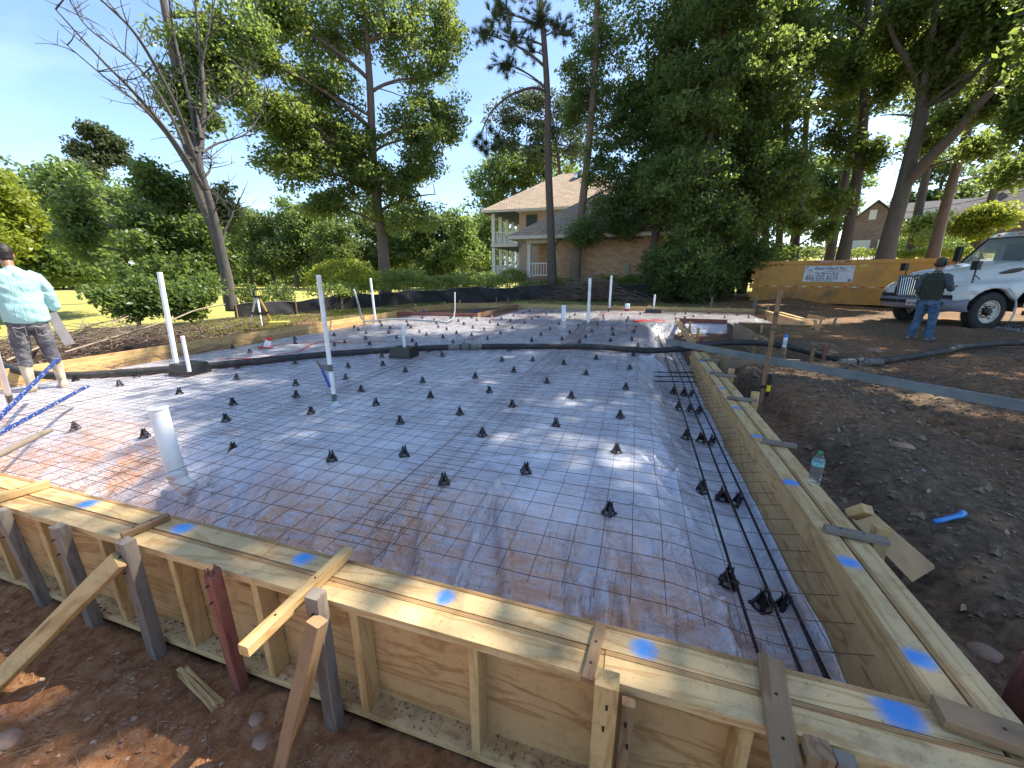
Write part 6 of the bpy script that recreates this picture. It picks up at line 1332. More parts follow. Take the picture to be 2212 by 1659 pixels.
def leaf_mesh(name, C_, n_per, r_, size, flat=.6, seed=0, thin=.55):
    g = np.random.default_rng(seed); C_ = np.asarray(C_, float); n = len(C_) * n_per
    c = np.repeat(C_, n_per, 0); d = g.normal(size=(n, 3)); d /= np.linalg.norm(d, axis=1)[:, None]
    rad = r_ * g.random(n) ** .5; c = c + d * rad[:, None] * np.array([1, 1, flat])
    nrm = g.normal(size=(n, 3)) + np.array([0, 0, .8]); nrm /= np.linalg.norm(nrm, axis=1)[:, None]
    a = np.cross(nrm, g.normal(size=(n, 3))); a /= np.linalg.norm(a, axis=1)[:, None]; b_ = np.cross(nrm, a)
    s_ = size * (.6 + .8 * g.random(n))[:, None]
    v = np.stack([c - a*s_*.5, c + b_*s_*thin*.5, c + a*s_*.5, c - b_*s_*thin*.5], 1).reshape(-1, 3)
    return npmesh(name, v, np.arange(n * 4).reshape(-1, 4))
def needle_mesh(name, C_, D_, n_per, L, wd, seed=0):
    g = np.random.default_rng(seed); C_ = np.asarray(C_, float); n = len(C_) * n_per; c = np.repeat(C_, n_per, 0); D = np.repeat(np.asarray(D_, float), n_per, 0)
    d = g.normal(size=(n, 3)) * .75 + D; d /= np.linalg.norm(d, axis=1)[:, None]; p_ = np.cross(d, g.normal(size=(n, 3))); p_ /= np.linalg.norm(p_, axis=1)[:, None]
    l_ = L * (.7 + .5 * g.random(n))[:, None]; st_ = c + D * (g.random(n)[:, None] - .5) * .25
    v = np.stack([st_ - p_*wd*.5, st_ + p_*wd*.5, st_ + d*l_], 1).reshape(-1, 3); return npmesh(name, v, np.arange(n * 3).reshape(-1, 3), 3)
def bez(a, b_, sagv, n=6):
    a, b_ = Vector(a), Vector(b_); m_ = (a + b_) / 2 + Vector(sagv); return [a*(1-t_)**2 + m_*2*t_*(1-t_) + b_*t_*t_ for t_ in [i / n for i in range(n + 1)]]
def pxm(u, v, dist): d = ray(u, v); return dist / math.hypot(d[0], d[1])
def lobe(u, v, ru, rv, dist, n, dz=1.0):
    """ellipsoid of foliage: centre seen at u,v at a distance; radii from its apparent size"""
    k = pxm(u, v, dist); off = abs(u - 1106) / 850; return (at(u, v, dist), ru * k / math.sqrt(1 + off * off), rv * k, n)
DENS = {'oak': 1.5, 'dark': 1.35, 'bush': 1.45, 'far': 1.0, 'yellow': 1.2, 'pine': 1.35, 'hedge': 1.2}
def tree(name, label, trunk, rad, lobes, leaf, n_per, clump, size, barkk='brown', seed=0, group=None, shell=.62, nlimb=1, needles=False, twig=.012, gap=0, limbr=.30, cat='tree'):
    """trunk: points from the ground up; every lobe gets limbs from the trunk and twigs to its leaf clumps"""
    g = np.random.default_rng(seed + 100); rr = random.Random(seed); tr_ = [Vector(p_) for p_ in trunk]; base = tr_[0]
    rt = empty(name, tuple(base), label=label, cat=cat, group=group); off = -base
    mb = MB(); m_ = len(tr_); rads = [rad * (1 - .62 * i / (m_ - 1)) for i in range(m_)]; rads[0] *= 1.25
    pts = catmull(tr_, 5); rad2 = [rads[0]] + [float(np.interp(i / 5, range(m_), rads)) for i in range(1, len(pts))]
    rad2 = [q_ * .82 for q_ in rad2]; mb.tube([p_ + off for p_ in pts], rad2, 12); C_ = []; D_ = []
    for (c, rx, rz_, n) in lobes:
        c = Vector(c); n = int(n * DENS[leaf])
        # where on the trunk the limb leaves: lower than the lobe
        cand = [p_ for p_ in pts if p_.z < c.z - .25 * (c - p_).length] or pts[1:3]; a = min(cand, key=lambda p_: (p_ - c).length * (1 + .0 * rr.random())); ia = pts.index(a)
        L = (c - a).length
        if L > .3:
            lb = bez(a, c, (rr.uniform(-.1, .1) * L, rr.uniform(-.1, .1) * L, .12 * L), 7); r0 = min(rad2[ia] * .75, .035 + limbr * .06 * L); mb.tube([p_ + off for p_ in lb], [r0 * (1 - .75 * i / 7) for i in range(8)], 7)
        else: lb = [a, c]
        u_ = g.normal(size=(n, 3)); u_ /= np.linalg.norm(u_, axis=1)[:, None]; rho = shell + (1 - shell) * g.random(n); rho = np.where(g.random(n) < .3, rho * g.random(n), rho)
        pc = np.array(c) + u_ * rho[:, None] * np.array([rx, rx, rz_])
        if gap: pc = pc[vnoise(pc[:, 0] * .55 + pc[:, 1] * .3, pc[:, 2] * .55, seed) > gap * .75]
        groups_ = max(1, len(pc) // 9); cent = pc[g.integers(0, len(pc), groups_)] if len(pc) else []
        hub = []
        for q_ in cent:
            q_ = Vector(q_); j = rr.randint(1, len(lb) - 1); s_ = lb[j]; e_ = s_ + (q_ - s_) * .72; mb.tube([p_ + off for p_ in bez(s_, e_, (0, 0, .05 * (q_ - s_).length), 3)], [.030 * limbr / .3, .024, .018, .012], 4, cap=False); hub.append(e_)
        for q_ in pc:
            q_ = Vector(q_); h_ = min(hub, key=lambda z_: (z_ - q_).length); mb.tube([h_ + off, (h_ + q_) / 2 + off + Vector((0, 0, .04)), q_ + off], [twig, twig * .7, twig * .4], 3, cap=False)
            C_.append(q_ + off); dd = (q_ - h_); dd = dd.normalized() if dd.length > .01 else Vector((0, 0, 1)); D_.append(dd + Vector((0, 0, .35)))
    o = obj('trunk', mb, bark[barkk], rt, smooth=True)
    me = needle_mesh('crown', C_, D_, n_per, size, .018, seed) if needles else leaf_mesh('crown', C_, n_per, clump, size, seed=seed)
    link('crown', me, LF[leaf], rt); return rt
def gz(x, y): return float(ground_z(x, y))

# the big oak left of centre
def T(u, v, d): return at(u, v, d)
bx_, by_ = at(830, 600, 24).x, at(830, 600, 24).y
tree('oak_tree', 'tall light green oak left of centre whose branches reach down beside the house', [(bx_, by_, -.2), T(826, 520, 24), T(815, 440, 24), T(805, 330, 24), T(800, 200, 24), T(790, 60, 24), T(780, -120, 24)], .36,
     [lobe(590, 250, 85, 50, 22, 42), lobe(640, 350, 100, 55, 23, 52), lobe(560, 130, 60, 45, 22, 26), lobe(700, 200, 90, 70, 24, 50), lobe(720, 80, 100, 60, 25, 46), lobe(850, 60, 110, 70, 24, 56), lobe(930, 170, 75, 70, 24, 46), lobe(900, 300, 95, 80, 24, 62), lobe(800, 400, 110, 70, 24, 60),
      lobe(880, 470, 70, 35, 23, 22), lobe(960, 60, 50, 70, 24, 26), lobe(730, 300, 80, 60, 25, 30), lobe(750, -90, 150, 90, 24, 60), lobe(920, -80, 110, 80, 25, 40), lobe(940, 420, 35, 45, 24, 16), lobe(700, 440, 60, 35, 24, 26), lobe(600, 40, 80, 50, 23, 40), lobe(650, 270, 80, 50, 23, 44), lobe(770, 330, 80, 60, 23.5, 44), lobe(880, 380, 90, 60, 24, 46), lobe(960, 270, 45, 60, 24, 28)],
     'oak', 74, .62, .175, 'warm', 1, gap=.26, shell=.42)
# tall dead trunks with bare limbs on the left, and the leafy one behind
bd = P(497, 668, -.4); D0 = 16.5
dead = empty('dead_tree', (0, 0, 0), label='nearly bare dark tree forking low with long bare limbs leaning up to the left', cat='tree')
k = D0; q = MB(); b0 = T(500, 672, k)
q.tube(catmull([b0, T(492, 620, k), T(478, 540, k), T(462, 470, k), T(445, 410, k)], 5), [.17 - .0035*i for i in range(21)], 12)
def dl(pts, r0, n=7, d0=k): P_ = catmull([T(u, v, d0 + dd) for u, v, dd in pts], 5); q.tube(P_, [.62 * r0 * (1 - .85 * i / (len(P_) - 1)) for i in range(len(P_))], n, cap=False); return P_
branches = [dl([(445, 410, 0), (430, 350, 0), (437, 280, .3), (441, 200, .5), (430, 90, 1), (415, -60, 1)], .20), dl([(432, 360, 0), (405, 300, 0), (380, 230, -.3), (340, 150, -.5), (290, 70, -1), (230, 10, -1.2), (170, -40, -1.5)], .13),
            dl([(440, 410, 0), (400, 340, -.5), (350, 270, -1), (290, 200, -1.5), (220, 130, -2), (120, 20, -2.5)], .12), dl([(415, 375, 0), (360, 290, .5), (300, 225, .5), (230, 170, 1), (130, 85, 1)], .10),
            dl([(410, 345, 0), (370, 250, .4), (320, 170, .6), (270, 120, .8), (190, 60, 1), (150, 0, 1)], .09), dl([(425, 330, 0), (415, 240, .6), (390, 140, .8), (370, 40, 1), (360, -60, 1)], .12),
            dl([(438, 330, 0), (470, 310, .4), (530, 290, .6), (560, 250, 1), (580, 200, 1)], .06), dl([(447, 260, .2), (480, 220, .4), (520, 190, .6), (560, 120, 1)], .05), dl([(443, 380, 0), (452, 370, .2), (456, 352, .3), (456, 340, .3)], .07),
            dl([(474, 530, 0), (472, 500, .2), (464, 480, .2), (462, 462, .2), (466, 440, .3)], .07), dl([(476, 560, 0), (486, 500, .3), (500, 470, .4), (505, 452, .5), (514, 440, .6)], .08), dl([(435, 300, 0), (425, 220, .6), (440, 120, .8), (460, 20, 1), (480, -80, 1)], .09)]
rg = random.Random(4)
for br_ in branches:
    for _ in range(16):
        i = rg.randint(len(br_) // 3, len(br_) - 1); s_ = br_[i]; d = Vector((rg.uniform(-1, 1), rg.uniform(-1, 1), rg.uniform(-.1, 1))).normalized() * rg.uniform(.4, 1.3)
        tp = bez(s_, s_ + d, (rg.uniform(-.2, .2), rg.uniform(-.2, .2), rg.uniform(-.2, .2)), 4); q.tube(tp, [.018, .014, .011, .008, .005], 3, cap=False)
        for _ in range(2): e = tp[rg.randint(1, 3)]; q.tube([e, e + Vector((rg.uniform(-.3, .3), rg.uniform(-.3, .3), rg.uniform(-.1, .35)))], [.008, .004], 3, cap=False)
obj('trunk', q, bark['dead'], dead, smooth=True)
tree('leafy_tree', 'tall pale trunked leafy tree behind the bare limbs at the upper left', [at(500, 660, 19), T(470, 520, 19), T(425, 400, 19), T(400, 250, 19), T(375, 120, 19), T(350, -20, 19), T(340, -150, 19)], .24,
     [lobe(400, 60, 90, 60, 19, 60), lobe(480, 30, 90, 50, 19.5, 50), lobe(460, 150, 70, 60, 19.5, 46), lobe(370, 200, 40, 50, 19, 18), lobe(370, -60, 100, 60, 19, 44), lobe(490, -70, 90, 60, 20, 34), lobe(420, 330, 30, 60, 19, 12), lobe(350, 30, 70, 60, 19, 34), lobe(430, 230, 45, 60, 19, 26), lobe(530, 60, 60, 60, 20, 34), lobe(510, 170, 50, 60, 20, 28)], 'dark', 66, .58, .155, 'grey', 2, gap=.2, shell=.4)
# left thicket
tree('bushy_tree', 'broad leafy green tree filling the left middle, in front of the dark evergreens', [at(330, 660, 21), T(325, 560, 21), T(310, 470, 21), T(300, 400, 21)], .16,
     [lobe(290, 360, 75, 55, 21, 60), lobe(220, 430, 85, 65, 21, 66), lobe(370, 430, 85, 70, 21.5, 70), lobe(300, 500, 110, 60, 20, 70), lobe(420, 520, 70, 60, 20, 44), lobe(190, 530, 60, 50, 21, 30), lobe(380, 590, 100, 45, 19, 46), lobe(470, 450, 60, 60, 23, 50), lobe(340, 350, 60, 40, 22, 36), lobe(260, 330, 50, 30, 21, 24), lobe(480, 560, 60, 50, 22, 36), lobe(160, 470, 60, 60, 22, 36), lobe(250, 590, 80, 36, 20, 36)], 'bush', 58, .50, .17, 'brown', 3, gap=.5, shell=.3)
tree('leafy_shrub', 'loose low shrub with broad leaves over the brush pile at the left', [at(300, 705, 14.5), T(300, 660, 14.5), T(300, 630, 14.5)], .05, [lobe(270, 655, 50, 30, 14.5, 26), lobe(340, 640, 60, 40, 14.5, 36), lobe(420, 655, 55, 35, 14.5, 30), lobe(215, 640, 26, 16, 14, 7), lobe(440, 620, 50, 35, 15, 22)], 'bush', 46, .32, .12, 'brown', 4, gap=.25, twig=.008)
tree('leafy_shrub', 'thin twiggy shrub between the dead tree and the laser level', [at(520, 665, 17), T(520, 650, 17), T(520, 640, 17)], .03, [lobe(530, 635, 22, 22, 17, 10), lobe(600, 632, 45, 20, 18, 24), lobe(560, 645, 30, 14, 17, 10)], 'bush', 30, .3, .11, 'brown', 5, gap=.2, twig=.008)
tree('evergreen_tree', 'dark spreading evergreen behind the broad leafy tree at the far left', [at(130, 610, 38), T(135, 520, 38), T(140, 420, 38)], .3, [lobe(150, 400, 55, 40, 38, 40), lobe(100, 470, 80, 60, 38, 60), lobe(60, 540, 90, 60, 36, 60), lobe(190, 500, 70, 70, 38, 50), lobe(170, 580, 90, 40, 36, 40)], 'dark', 50, 1.0, .30, 'brown', 6)
tree('pine_tree', 'small flat crowned pine rising above the leafy tree at the left', [at(215, 600, 46), T(215, 500, 46), T(212, 400, 46), T(208, 320, 46)], .28, [lobe(205, 285, 38, 16, 46, 26), lobe(175, 322, 32, 16, 46, 26), lobe(240, 315, 42, 20, 46, 30), lobe(210, 345, 50, 18, 46, 26), lobe(262, 345, 28, 14, 46, 14), lobe(200, 370, 50, 18, 45, 20)], 'pine', 60, .7, .24, 'brown', 7, shell=.3)
tree('yellow_tree', 'sunlit yellow green tree cut by the left edge of the picture', [at(20, 600, 34), T(15, 520, 34), T(10, 440, 34)], .25, [lobe(25, 460, 60, 50, 34, 60), lobe(-20, 400, 50, 40, 34, 30), lobe(60, 500, 35, 30, 34, 20), lobe(-10, 520, 70, 40, 33, 40)], 'yellow', 50, .8, .24, 'brown', 8)
# wood along the far side of the lawn
k = 0
protos = []
for i in range(3):
    h_ = 12; lobes_ = [((rg.uniform(-2.2, 2.2), rg.uniform(-2, 2), rg.uniform(3.0, 10)), rg.uniform(2.0, 3.0), rg.uniform(1.6, 2.4), 34) for _ in range(7)]
    protos.append(tree('woodland_tree', 'x', [(0, 0, -.5), (.1, 0, 3), (.2, .1, 6), (0, .2, 9)], .28, lobes_, ['far', 'far', 'dark'][i], 34, 1.1, .42, 'brown', 30 + i, gap=.15))
wl_ = [(20, 600, 90, .9), (80, 606, 80, 1), (150, 607, 86, 1), (215, 607, 92, 1.05), (280, 607, 80, .95), (330, 606, 85, 1), (400, 606, 78, .9), (455, 606, 84, .95), (500, 606, 80, .80), (545, 606, 74, .85), (590, 606, 70, .80), (640, 606, 66, .78), (690, 606, 68, .82), (740, 606, 62, .70), (780, 606, 70, .85), (835, 606, 66, .75), (880, 606, 64, .8), (925, 605, 62, .82), (965, 605, 60, .75), (1000, 605, 56, .66), (1035, 604, 60, .72), (1060, 604, 66, .85), (560, 606, 95, 1.05), (700, 606, 95, 1.0), (860, 606, 90, 1.05), (990, 606, 80, .95)]
wlabs = ['at the far left behind the worker\'s head', 'left of the worker\'s shoulder', 'behind the dark evergreen', 'under the small pine', 'behind the left edge of the leafy tree', 'behind the middle of the leafy tree', 'left of the dead trunk', 'directly behind the dead trunk', 'just right of the dead trunk', 'above the laser level', 'above the middle of the left fence',
         'left of the tall taped pipe', 'right above the tall taped pipe', 'behind the yellow green shrub', 'left of the oak trunk', 'behind the oak trunk', 'just right of the oak trunk', 'above the clipped hedge', 'above the right half of the hedge', 'beyond the far driveway', 'left of the porch columns', 'touching the porch columns', 'second row, right of the dead trunk', 'second row, above the taped pipe', 'second row, behind the oak crown', 'second row, left of the house']
for i, (u, v, d, s_) in enumerate(wl_):
    pr = protos[(i * 2 + i // 5) % 3]; a = at(u, v, d); used = pr.get('used', 0)
    o = pr if not used else copy_tree(pr); pr['used'] = 1
    s_ *= 1.28; o.location = (a.x, a.y, gz(a.x, a.y) - .2); o.scale = (s_, s_, s_); o.rotation_euler = (0, 0, i * 1.9)
    tag(o, 'rounded green tree of the far wood, ' + wlabs[i], 'tree', 'trees of the far wood')
# round yellow green shrub, clipped hedges
#UNDER
def hedge(label, pts, rx, rz_, leaf, n, size=.10, clump=.28, per=30, cat='hedge', name='hedge', seed=0, g_=None):
    g = np.random.default_rng(seed + 7); C_ = []
    c0 = Vector(pts[0]); tot = []
    for a, b_ in zip(pts[:-1], pts[1:]) if len(pts) > 1 else [(pts[0], pts[0])]: tot.append((Vector(a), Vector(b_)))
    for _ in range(n):
        a, b_ = tot[g.integers(0, len(tot))]; p_ = a + (b_ - a) * float(g.random()); th = g.random() * math.pi; ph = g.random() * 2 * math.pi; u_ = g.normal(size=3); u_ /= np.linalg.norm(u_); u_[2] = abs(u_[2]) * 1.0 - .25
        r_ = .75 + .25 * g.random(); bumpy = 1 + .18 * math.sin(p_.x * 2.1 + seed); C_.append(p_ - c0 + Vector((u_[0] * rx * r_, u_[1] * rx * r_, u_[2] * rz_ * r_ * bumpy)))
    me = leaf_mesh('leaves', C_, per, clump, size, seed=seed); rt = empty(name, tuple(c0), label=label, cat=cat, group=g_); link('leaves', me, LF[leaf], rt)
    mb = MB()
    for a, b_ in tot:
        for _ in range(14):
            p_ = a + (b_ - a) * random.random() - c0; mb.tube([p_ + Vector((0, 0, -rz_ * .9)), p_ + Vector((random.uniform(-.4, .4) * rx, random.uniform(-.4, .4) * rx, rz_ * .5))], [.02, .008], 4)
    obj('stems', mb, bark['brown'], rt)['kind'] = 'stuff'; return rt
hedge('round yellow green shrub left of the oak trunk, behind the silt fence', [at(748, 605, 21)], 1.75, 1.55, 'yellow', 170, .13, .34, 34, 'shrub', 'round_shrub', 1)
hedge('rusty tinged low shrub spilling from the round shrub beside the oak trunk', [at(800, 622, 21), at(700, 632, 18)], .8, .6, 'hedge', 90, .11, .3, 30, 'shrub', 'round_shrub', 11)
hedge('long bright hedge just behind the silt fence, left of the house', [at(820, 616, 22), at(905, 612, 23.3)], .8, .9, 'hedge', 170, .10, .26, 34, seed=2)
hedge('second bright hedge just behind the silt fence, in front of the porch', [at(920, 617, 23.4), at(985, 614, 24.3), at(1080, 614, 25.3)], .75, .80, 'hedge', 190, .10, .26, 34, seed=3)
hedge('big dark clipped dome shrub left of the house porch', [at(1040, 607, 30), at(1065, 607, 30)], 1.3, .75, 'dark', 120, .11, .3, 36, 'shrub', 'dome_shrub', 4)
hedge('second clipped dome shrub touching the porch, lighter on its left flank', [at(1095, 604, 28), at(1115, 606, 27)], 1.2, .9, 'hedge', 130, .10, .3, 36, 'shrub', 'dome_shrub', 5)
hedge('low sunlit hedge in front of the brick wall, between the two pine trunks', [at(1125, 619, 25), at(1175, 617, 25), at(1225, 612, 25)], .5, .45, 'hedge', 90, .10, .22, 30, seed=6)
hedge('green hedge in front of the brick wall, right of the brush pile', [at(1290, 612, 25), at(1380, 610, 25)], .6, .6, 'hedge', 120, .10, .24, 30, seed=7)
hedge('dark undergrowth filling the edge of the far wood', [at(u_, 604, d_) for u_, d_ in ((-60, 92), (150, 95), (330, 93), (520, 88), (650, 80), (760, 76), (860, 74), (960, 70), (1060, 74))], 2.6, 3.0, 'dark', 1500, .55, 1.1, 22, 'undergrowth', 'undergrowth', 20)
[o for o in COL.objects if o.name == 'undergrowth'][0]['kind'] = 'stuff'
hedge('second line of dark undergrowth deeper in the far wood', [at(u_, 596, d_) for u_, d_ in ((380, 100), (520, 96), (650, 90), (760, 86), (860, 84), (960, 80), (1070, 86))], 2.6, 6.0, 'dark', 1100, .7, 1.5, 18, 'undergrowth', 'undergrowth', 21)
[o for o in COL.objects if o.name == 'undergrowth.001'][0]['kind'] = 'stuff'
# pines in front of the house
pd = 24.5
tree('pine_tree', 'tall slender pine whose straight trunk crosses the front of the house', [at(1193, 618, pd), T(1190, 500, pd), T(1184, 350, pd), T(1183, 220, pd), T(1176, 100, pd), T(1168, 0, pd), T(1160, -140, pd)], .30,
     [lobe(1080, 30, 45, 32, pd, 40), lobe(1050, 75, 32, 22, pd - .5, 26), lobe(1110, 80, 40, 25, pd, 30), lobe(1095, 140, 40, 18, pd - .5, 30), lobe(1165, 40, 40, 40, pd, 40), lobe(1210, 65, 34, 30, pd, 30), lobe(1145, -40, 80, 50, pd, 60), lobe(1150, 110, 25, 20, pd, 12)], 'pine', 70, .4, .30, 'brown', 12, needles=True, shell=.2, limbr=.22)
q = MB(); cb_ = catmull([T(1185, 200, pd), T(1150, 190, pd - .6), T(1105, 205, pd - 1.1), T(1070, 232, pd - 1.5), T(1050, 262, pd - 1.7), T(1036, 300, pd - 1.8)], 5); q.tube(cb_, [.085 - .0027 * i for i in range(len(cb_))], 8)
tips = []
for i, (u, v) in enumerate([(1036, 285), (1050, 300), (1060, 270), (1040, 310), (1028, 300), (1075, 285), (1090, 255), (1082, 300), (1050, 320), (1066, 310)]): e = T(u, v + 8, pd - 1.8); q.tube(bez(cb_[18 + i % 6], e, (0, 0, .1), 3), .012, 4); tips.append(e)
pt = [o for o in COL.objects if o.name == 'pine_tree.001'][0]
o = obj('drooping_branch', q, bark['brown'], pt, smooth=True); o.matrix_parent_inverse = Matrix.Translation(-pt.location)
me = needle_mesh('needles', tips * 5, [(0, 0, -.3)] * (len(tips) * 5), 60, .34, .018, 5); o2 = link('needles', me, LF['pine'], o)
tree('pine_tree', 'pine with bare low trunk behind the slender one, crown full of crooked limbs', [at(1215, 600, 44), T(1215, 480, 44), T(1210, 380, 44), T(1200, 300, 44)], .35, [lobe(1110, 260, 60, 40, 44, 44), lobe(1150, 215, 55, 25, 44, 36), lobe(1090, 310, 40, 22, 44, 22), lobe(1230, 230, 60, 45, 44, 44), lobe(1180, 280, 60, 35, 44, 34), lobe(1150, 330, 70, 35, 43, 40), lobe(1240, 320, 60, 40, 44, 34)], 'pine', 60, .8, .24, 'brown', 13, shell=.35, gap=.2)
tree('evergreen_tree', 'dense dark tree behind the house roof, left of the slender pine', [at(1130, 590, 48), T(1120, 470, 48), T(1110, 400, 48)], .4, [lobe(1060, 390, 45, 45, 48, 46), lobe(1110, 360, 60, 45, 48, 54), lobe(1180, 370, 70, 50, 48, 60), lobe(1060, 440, 45, 25, 46, 24), lobe(1140, 430, 60, 40, 48, 30)], 'dark', 50, 1.1, .34, 'brown', 14)
tree('broadleaf_tree', 'thick reddish trunk leaning before the brick wall, with light leaves low on its right', [at(1240, 625, 25.5), T(1247, 540, 25.5), T(1256, 460, 25.5), T(1270, 330, 25.5), T(1285, 150, 25.5), T(1290, 0, 25.5), T(1292, -150, 25.5)], .36,
     [lobe(1262, 500, 40, 30, 24.5, 34), lobe(1300, 100, 60, 60, 26, 50), lobe(1250, 170, 40, 60, 26, 34), lobe(1250, 250, 36, 50, 26, 28), lobe(1320, -30, 80, 60, 26, 46), lobe(1310, 465, 50, 44, 25, 40), lobe(1345, 400, 60, 50, 25, 44), lobe(1300, 350, 50, 50, 25.5, 40), lobe(1330, 270, 60, 50, 26, 46), lobe(1320, 190, 60, 50, 26, 44), lobe(1355, 490, 30, 28, 25, 18)], 'dark', 60, .55, .16, 'warm', 15, gap=.25)
# the dense evergreens behind the far right of the slab
EV = []
for i, (zlo, leaf_, per_) in enumerate([(1.0, 'dark', 60), (4.2, 'dark', 60), (8.5, 'oak', 56)]):
    rg2 = random.Random(60 + i); lo_ = []
    for z_ in np.linspace(zlo + .8, 22.5, 10 if i < 2 else 8):
        for k_ in range(3):
            a_ = rg2.uniform(0, 6.28); r_ = rg2.uniform(.3, 1.7); lo_.append(((r_ * math.cos(a_), r_ * math.sin(a_), z_ + rg2.uniform(-.6, .6)), rg2.uniform(1.5, 2.2), rg2.uniform(1.1, 1.7), 30 if z_ < 14.5 else 9))
    EV.append(tree('evergreen_tree' if i < 2 else 'tall_tree', 'x', [(0, 0, -.2), (.1, 0, 5), (-.05, .1, 10), (.1, 0, 16), (0, 0, 23)], .26, lo_, leaf_, per_, .62, .20, 'brown', 70 + i, gap=.32 if i < 2 else .46, shell=.5))
for pr in EV: pr['used'] = 0
for i, (kind_, u, d, s_, lb) in enumerate([(1, 1400, 25.0, .95, 'leftmost dense evergreen, its low branches hanging before the brick wall'), (0, 1496, 22.6, .90, 'dark evergreen leafy down to the soil at the end of the silt fence'), (0, 1560, 25, .95, 'dark evergreen reaching the ground just left of the yellow container'),
        (1, 1600, 28, 1.1, 'dense evergreen whose trunk stands behind the left end of the container'), (0, 1455, 31, 1.15, 'evergreen of the back row right of the brick house'), (2, 1775, 34, 1.2, 'lighter tall tree above the middle of the container, gaps of sky in it'),
        (2, 1560, 36, 1.3, 'light green tree showing between the dark evergreens'), (2, 1945, 38, 1.15, 'light green tree behind the forked tree'), (2, 2080, 42, 1.1, 'light tree behind the grey roof and the leaning trunk')]):
    pr = EV[kind_]; b_ = at(u, 640, d); o = pr if not pr['used'] else copy_tree(pr); pr['used'] = 1
    o.location = (b_.x, b_.y, gz(b_.x, b_.y)); o.scale = (s_,) * 3; o.rotation_euler = (0, R(2) * math.sin(i * 3), i * 2.1); tag(o, lb, 'tree')
for o in list(COL.objects):
    if 'used' in o: del o['used']
tree('big_shrub', 'low dark evergreen shrub at ground level beside the container', [at(1500, 650, 22), T(1500, 610, 22), T(1500, 580, 22)], .08, [lobe(1440, 615, 40, 34, 21.5, 34), lobe(1500, 620, 45, 34, 21.5, 36), lobe(1560, 600, 40, 45, 22.5, 36), lobe(1410, 580, 36, 40, 22, 24)], 'dark', 54, .42, .14, 'brown', 47)
# trunks and open crowns at the right
def bare(label, pts, r_, d, bk_='brown', name='tall_tree', lobes_=(), leaf='oak', seed=0, per=62, size=.19):
    return tree(name, label, [at(u, v, d) for u, v in pts], r_, list(lobes_), leaf, per, .6, size, bk_, seed, gap=.36, shell=.30, limbr=.3)
bare('dark trunk just behind the container, left of three', [(1646, 580), (1655, 500), (1662, 380), (1668, 200), (1670, 0), (1672, -150)], .26, 30, lobes_=[lobe(1640, 430, 40, 40, 30, 16), lobe(1650, -60, 80, 60, 30, 16)], seed=50, leaf='dark')
bare('dark trunk just behind the container, middle one of three', [(1680, 580), (1684, 500), (1692, 380), (1700, 200), (1706, 0), (1712, -150)], .26, 31, lobes_=[lobe(1700, 420, 40, 50, 31, 26), lobe(1725, 480, 36, 26, 31, 18)], seed=51)
bare('dark trunk just behind the container, right one of three', [(1712, 580), (1722, 500), (1735, 380), (1745, 200), (1760, 0), (1770, -150)], .27, 32, lobes_=[lobe(1750, 380, 44, 50, 32, 28), lobe(1780, 500, 40, 30, 31, 18), lobe(1760, 100, 60, 60, 32, 34)], seed=52)
bare('straight brown trunk left of the big forked tree', [(1815, 580), (1832, 500), (1852, 380), (1866, 250), (1872, 100), (1880, -50), (1885, -200)], .36, 29, lobes_=[lobe(1800, 300, 60, 55, 29, 40), lobe(1880, 330, 50, 40, 29, 26), lobe(1840, 150, 70, 70, 29, 46), lobe(1870, 0, 80, 70, 29, 40), lobe(1850, -140, 120, 80, 29, 22), lobe(1790, 440, 50, 30, 28, 18), lobe(1920, 180, 50, 60, 28, 30), lobe(1800, 30, 70, 60, 28, 36)], seed=53)
fk = tree('forked_tree', 'big forked grey tree behind the container with limbs fanning over the truck', [at(1905, 590, 27), T(1920, 520, 27), T(1945, 430, 27), T(1965, 350, 27), T(1985, 270, 27), T(1995, 190, 27), T(1975, 90, 27), T(1950, 0, 27), T(1930, -120, 27)], .44,
     [lobe(2000, 120, 60, 60, 27, 34), lobe(2070, 60, 60, 60, 27, 36), lobe(2150, 60, 50, 70, 26, 38), lobe(1930, 60, 60, 50, 27, 30), lobe(2000, 300, 60, 40, 28, 24), lobe(2080, 250, 60, 40, 26, 26), lobe(2170, 200, 60, 50, 26, 34), lobe(2000, -80, 120, 80, 27, 30), lobe(2140, -80, 120, 80, 27, 30), lobe(2230, 0, 80, 110, 26, 50), lobe(2050, 160, 70, 50, 27, 36), lobe(2190, 110, 60, 60, 25, 34), lobe(2120, 330, 60, 36, 27, 24), lobe(1900, 250, 50, 40, 27, 22), lobe(1960, 20, 70, 50, 26, 34), lobe(2100, 10, 70, 50, 26, 34)], 'oak', 62, .66, .19, 'grey', 54, gap=.38, shell=.35)
q = MB()
for pts_, r0 in (([(1955, 400), (2000, 350), (2060, 290), (2120, 220), (2180, 160), (2260, 80)], .26), ([(1995, 190), (2040, 140), (2090, 60), (2120, -40)], .18), ([(1990, 230), (2060, 200), (2130, 130), (2200, 40)], .14), ([(1985, 260), (2005, 130), (2020, 40), (2030, -80)], .17), ([(1990, 200), (1960, 130), (1935, 90), (1905, 0), (1890, -90)], .14)):
    c_ = catmull([T(u, v, 27 - .5 * i) for i, (u, v) in enumerate(pts_)], 5); q.tube(c_, [r0 * (1 - .65 * i / (len(c_) - 1)) for i in range(len(c_))], 10)
o = obj('limb', q, bark['grey'], fk, smooth=True); o.matrix_parent_inverse = Matrix.Translation(-fk.location)
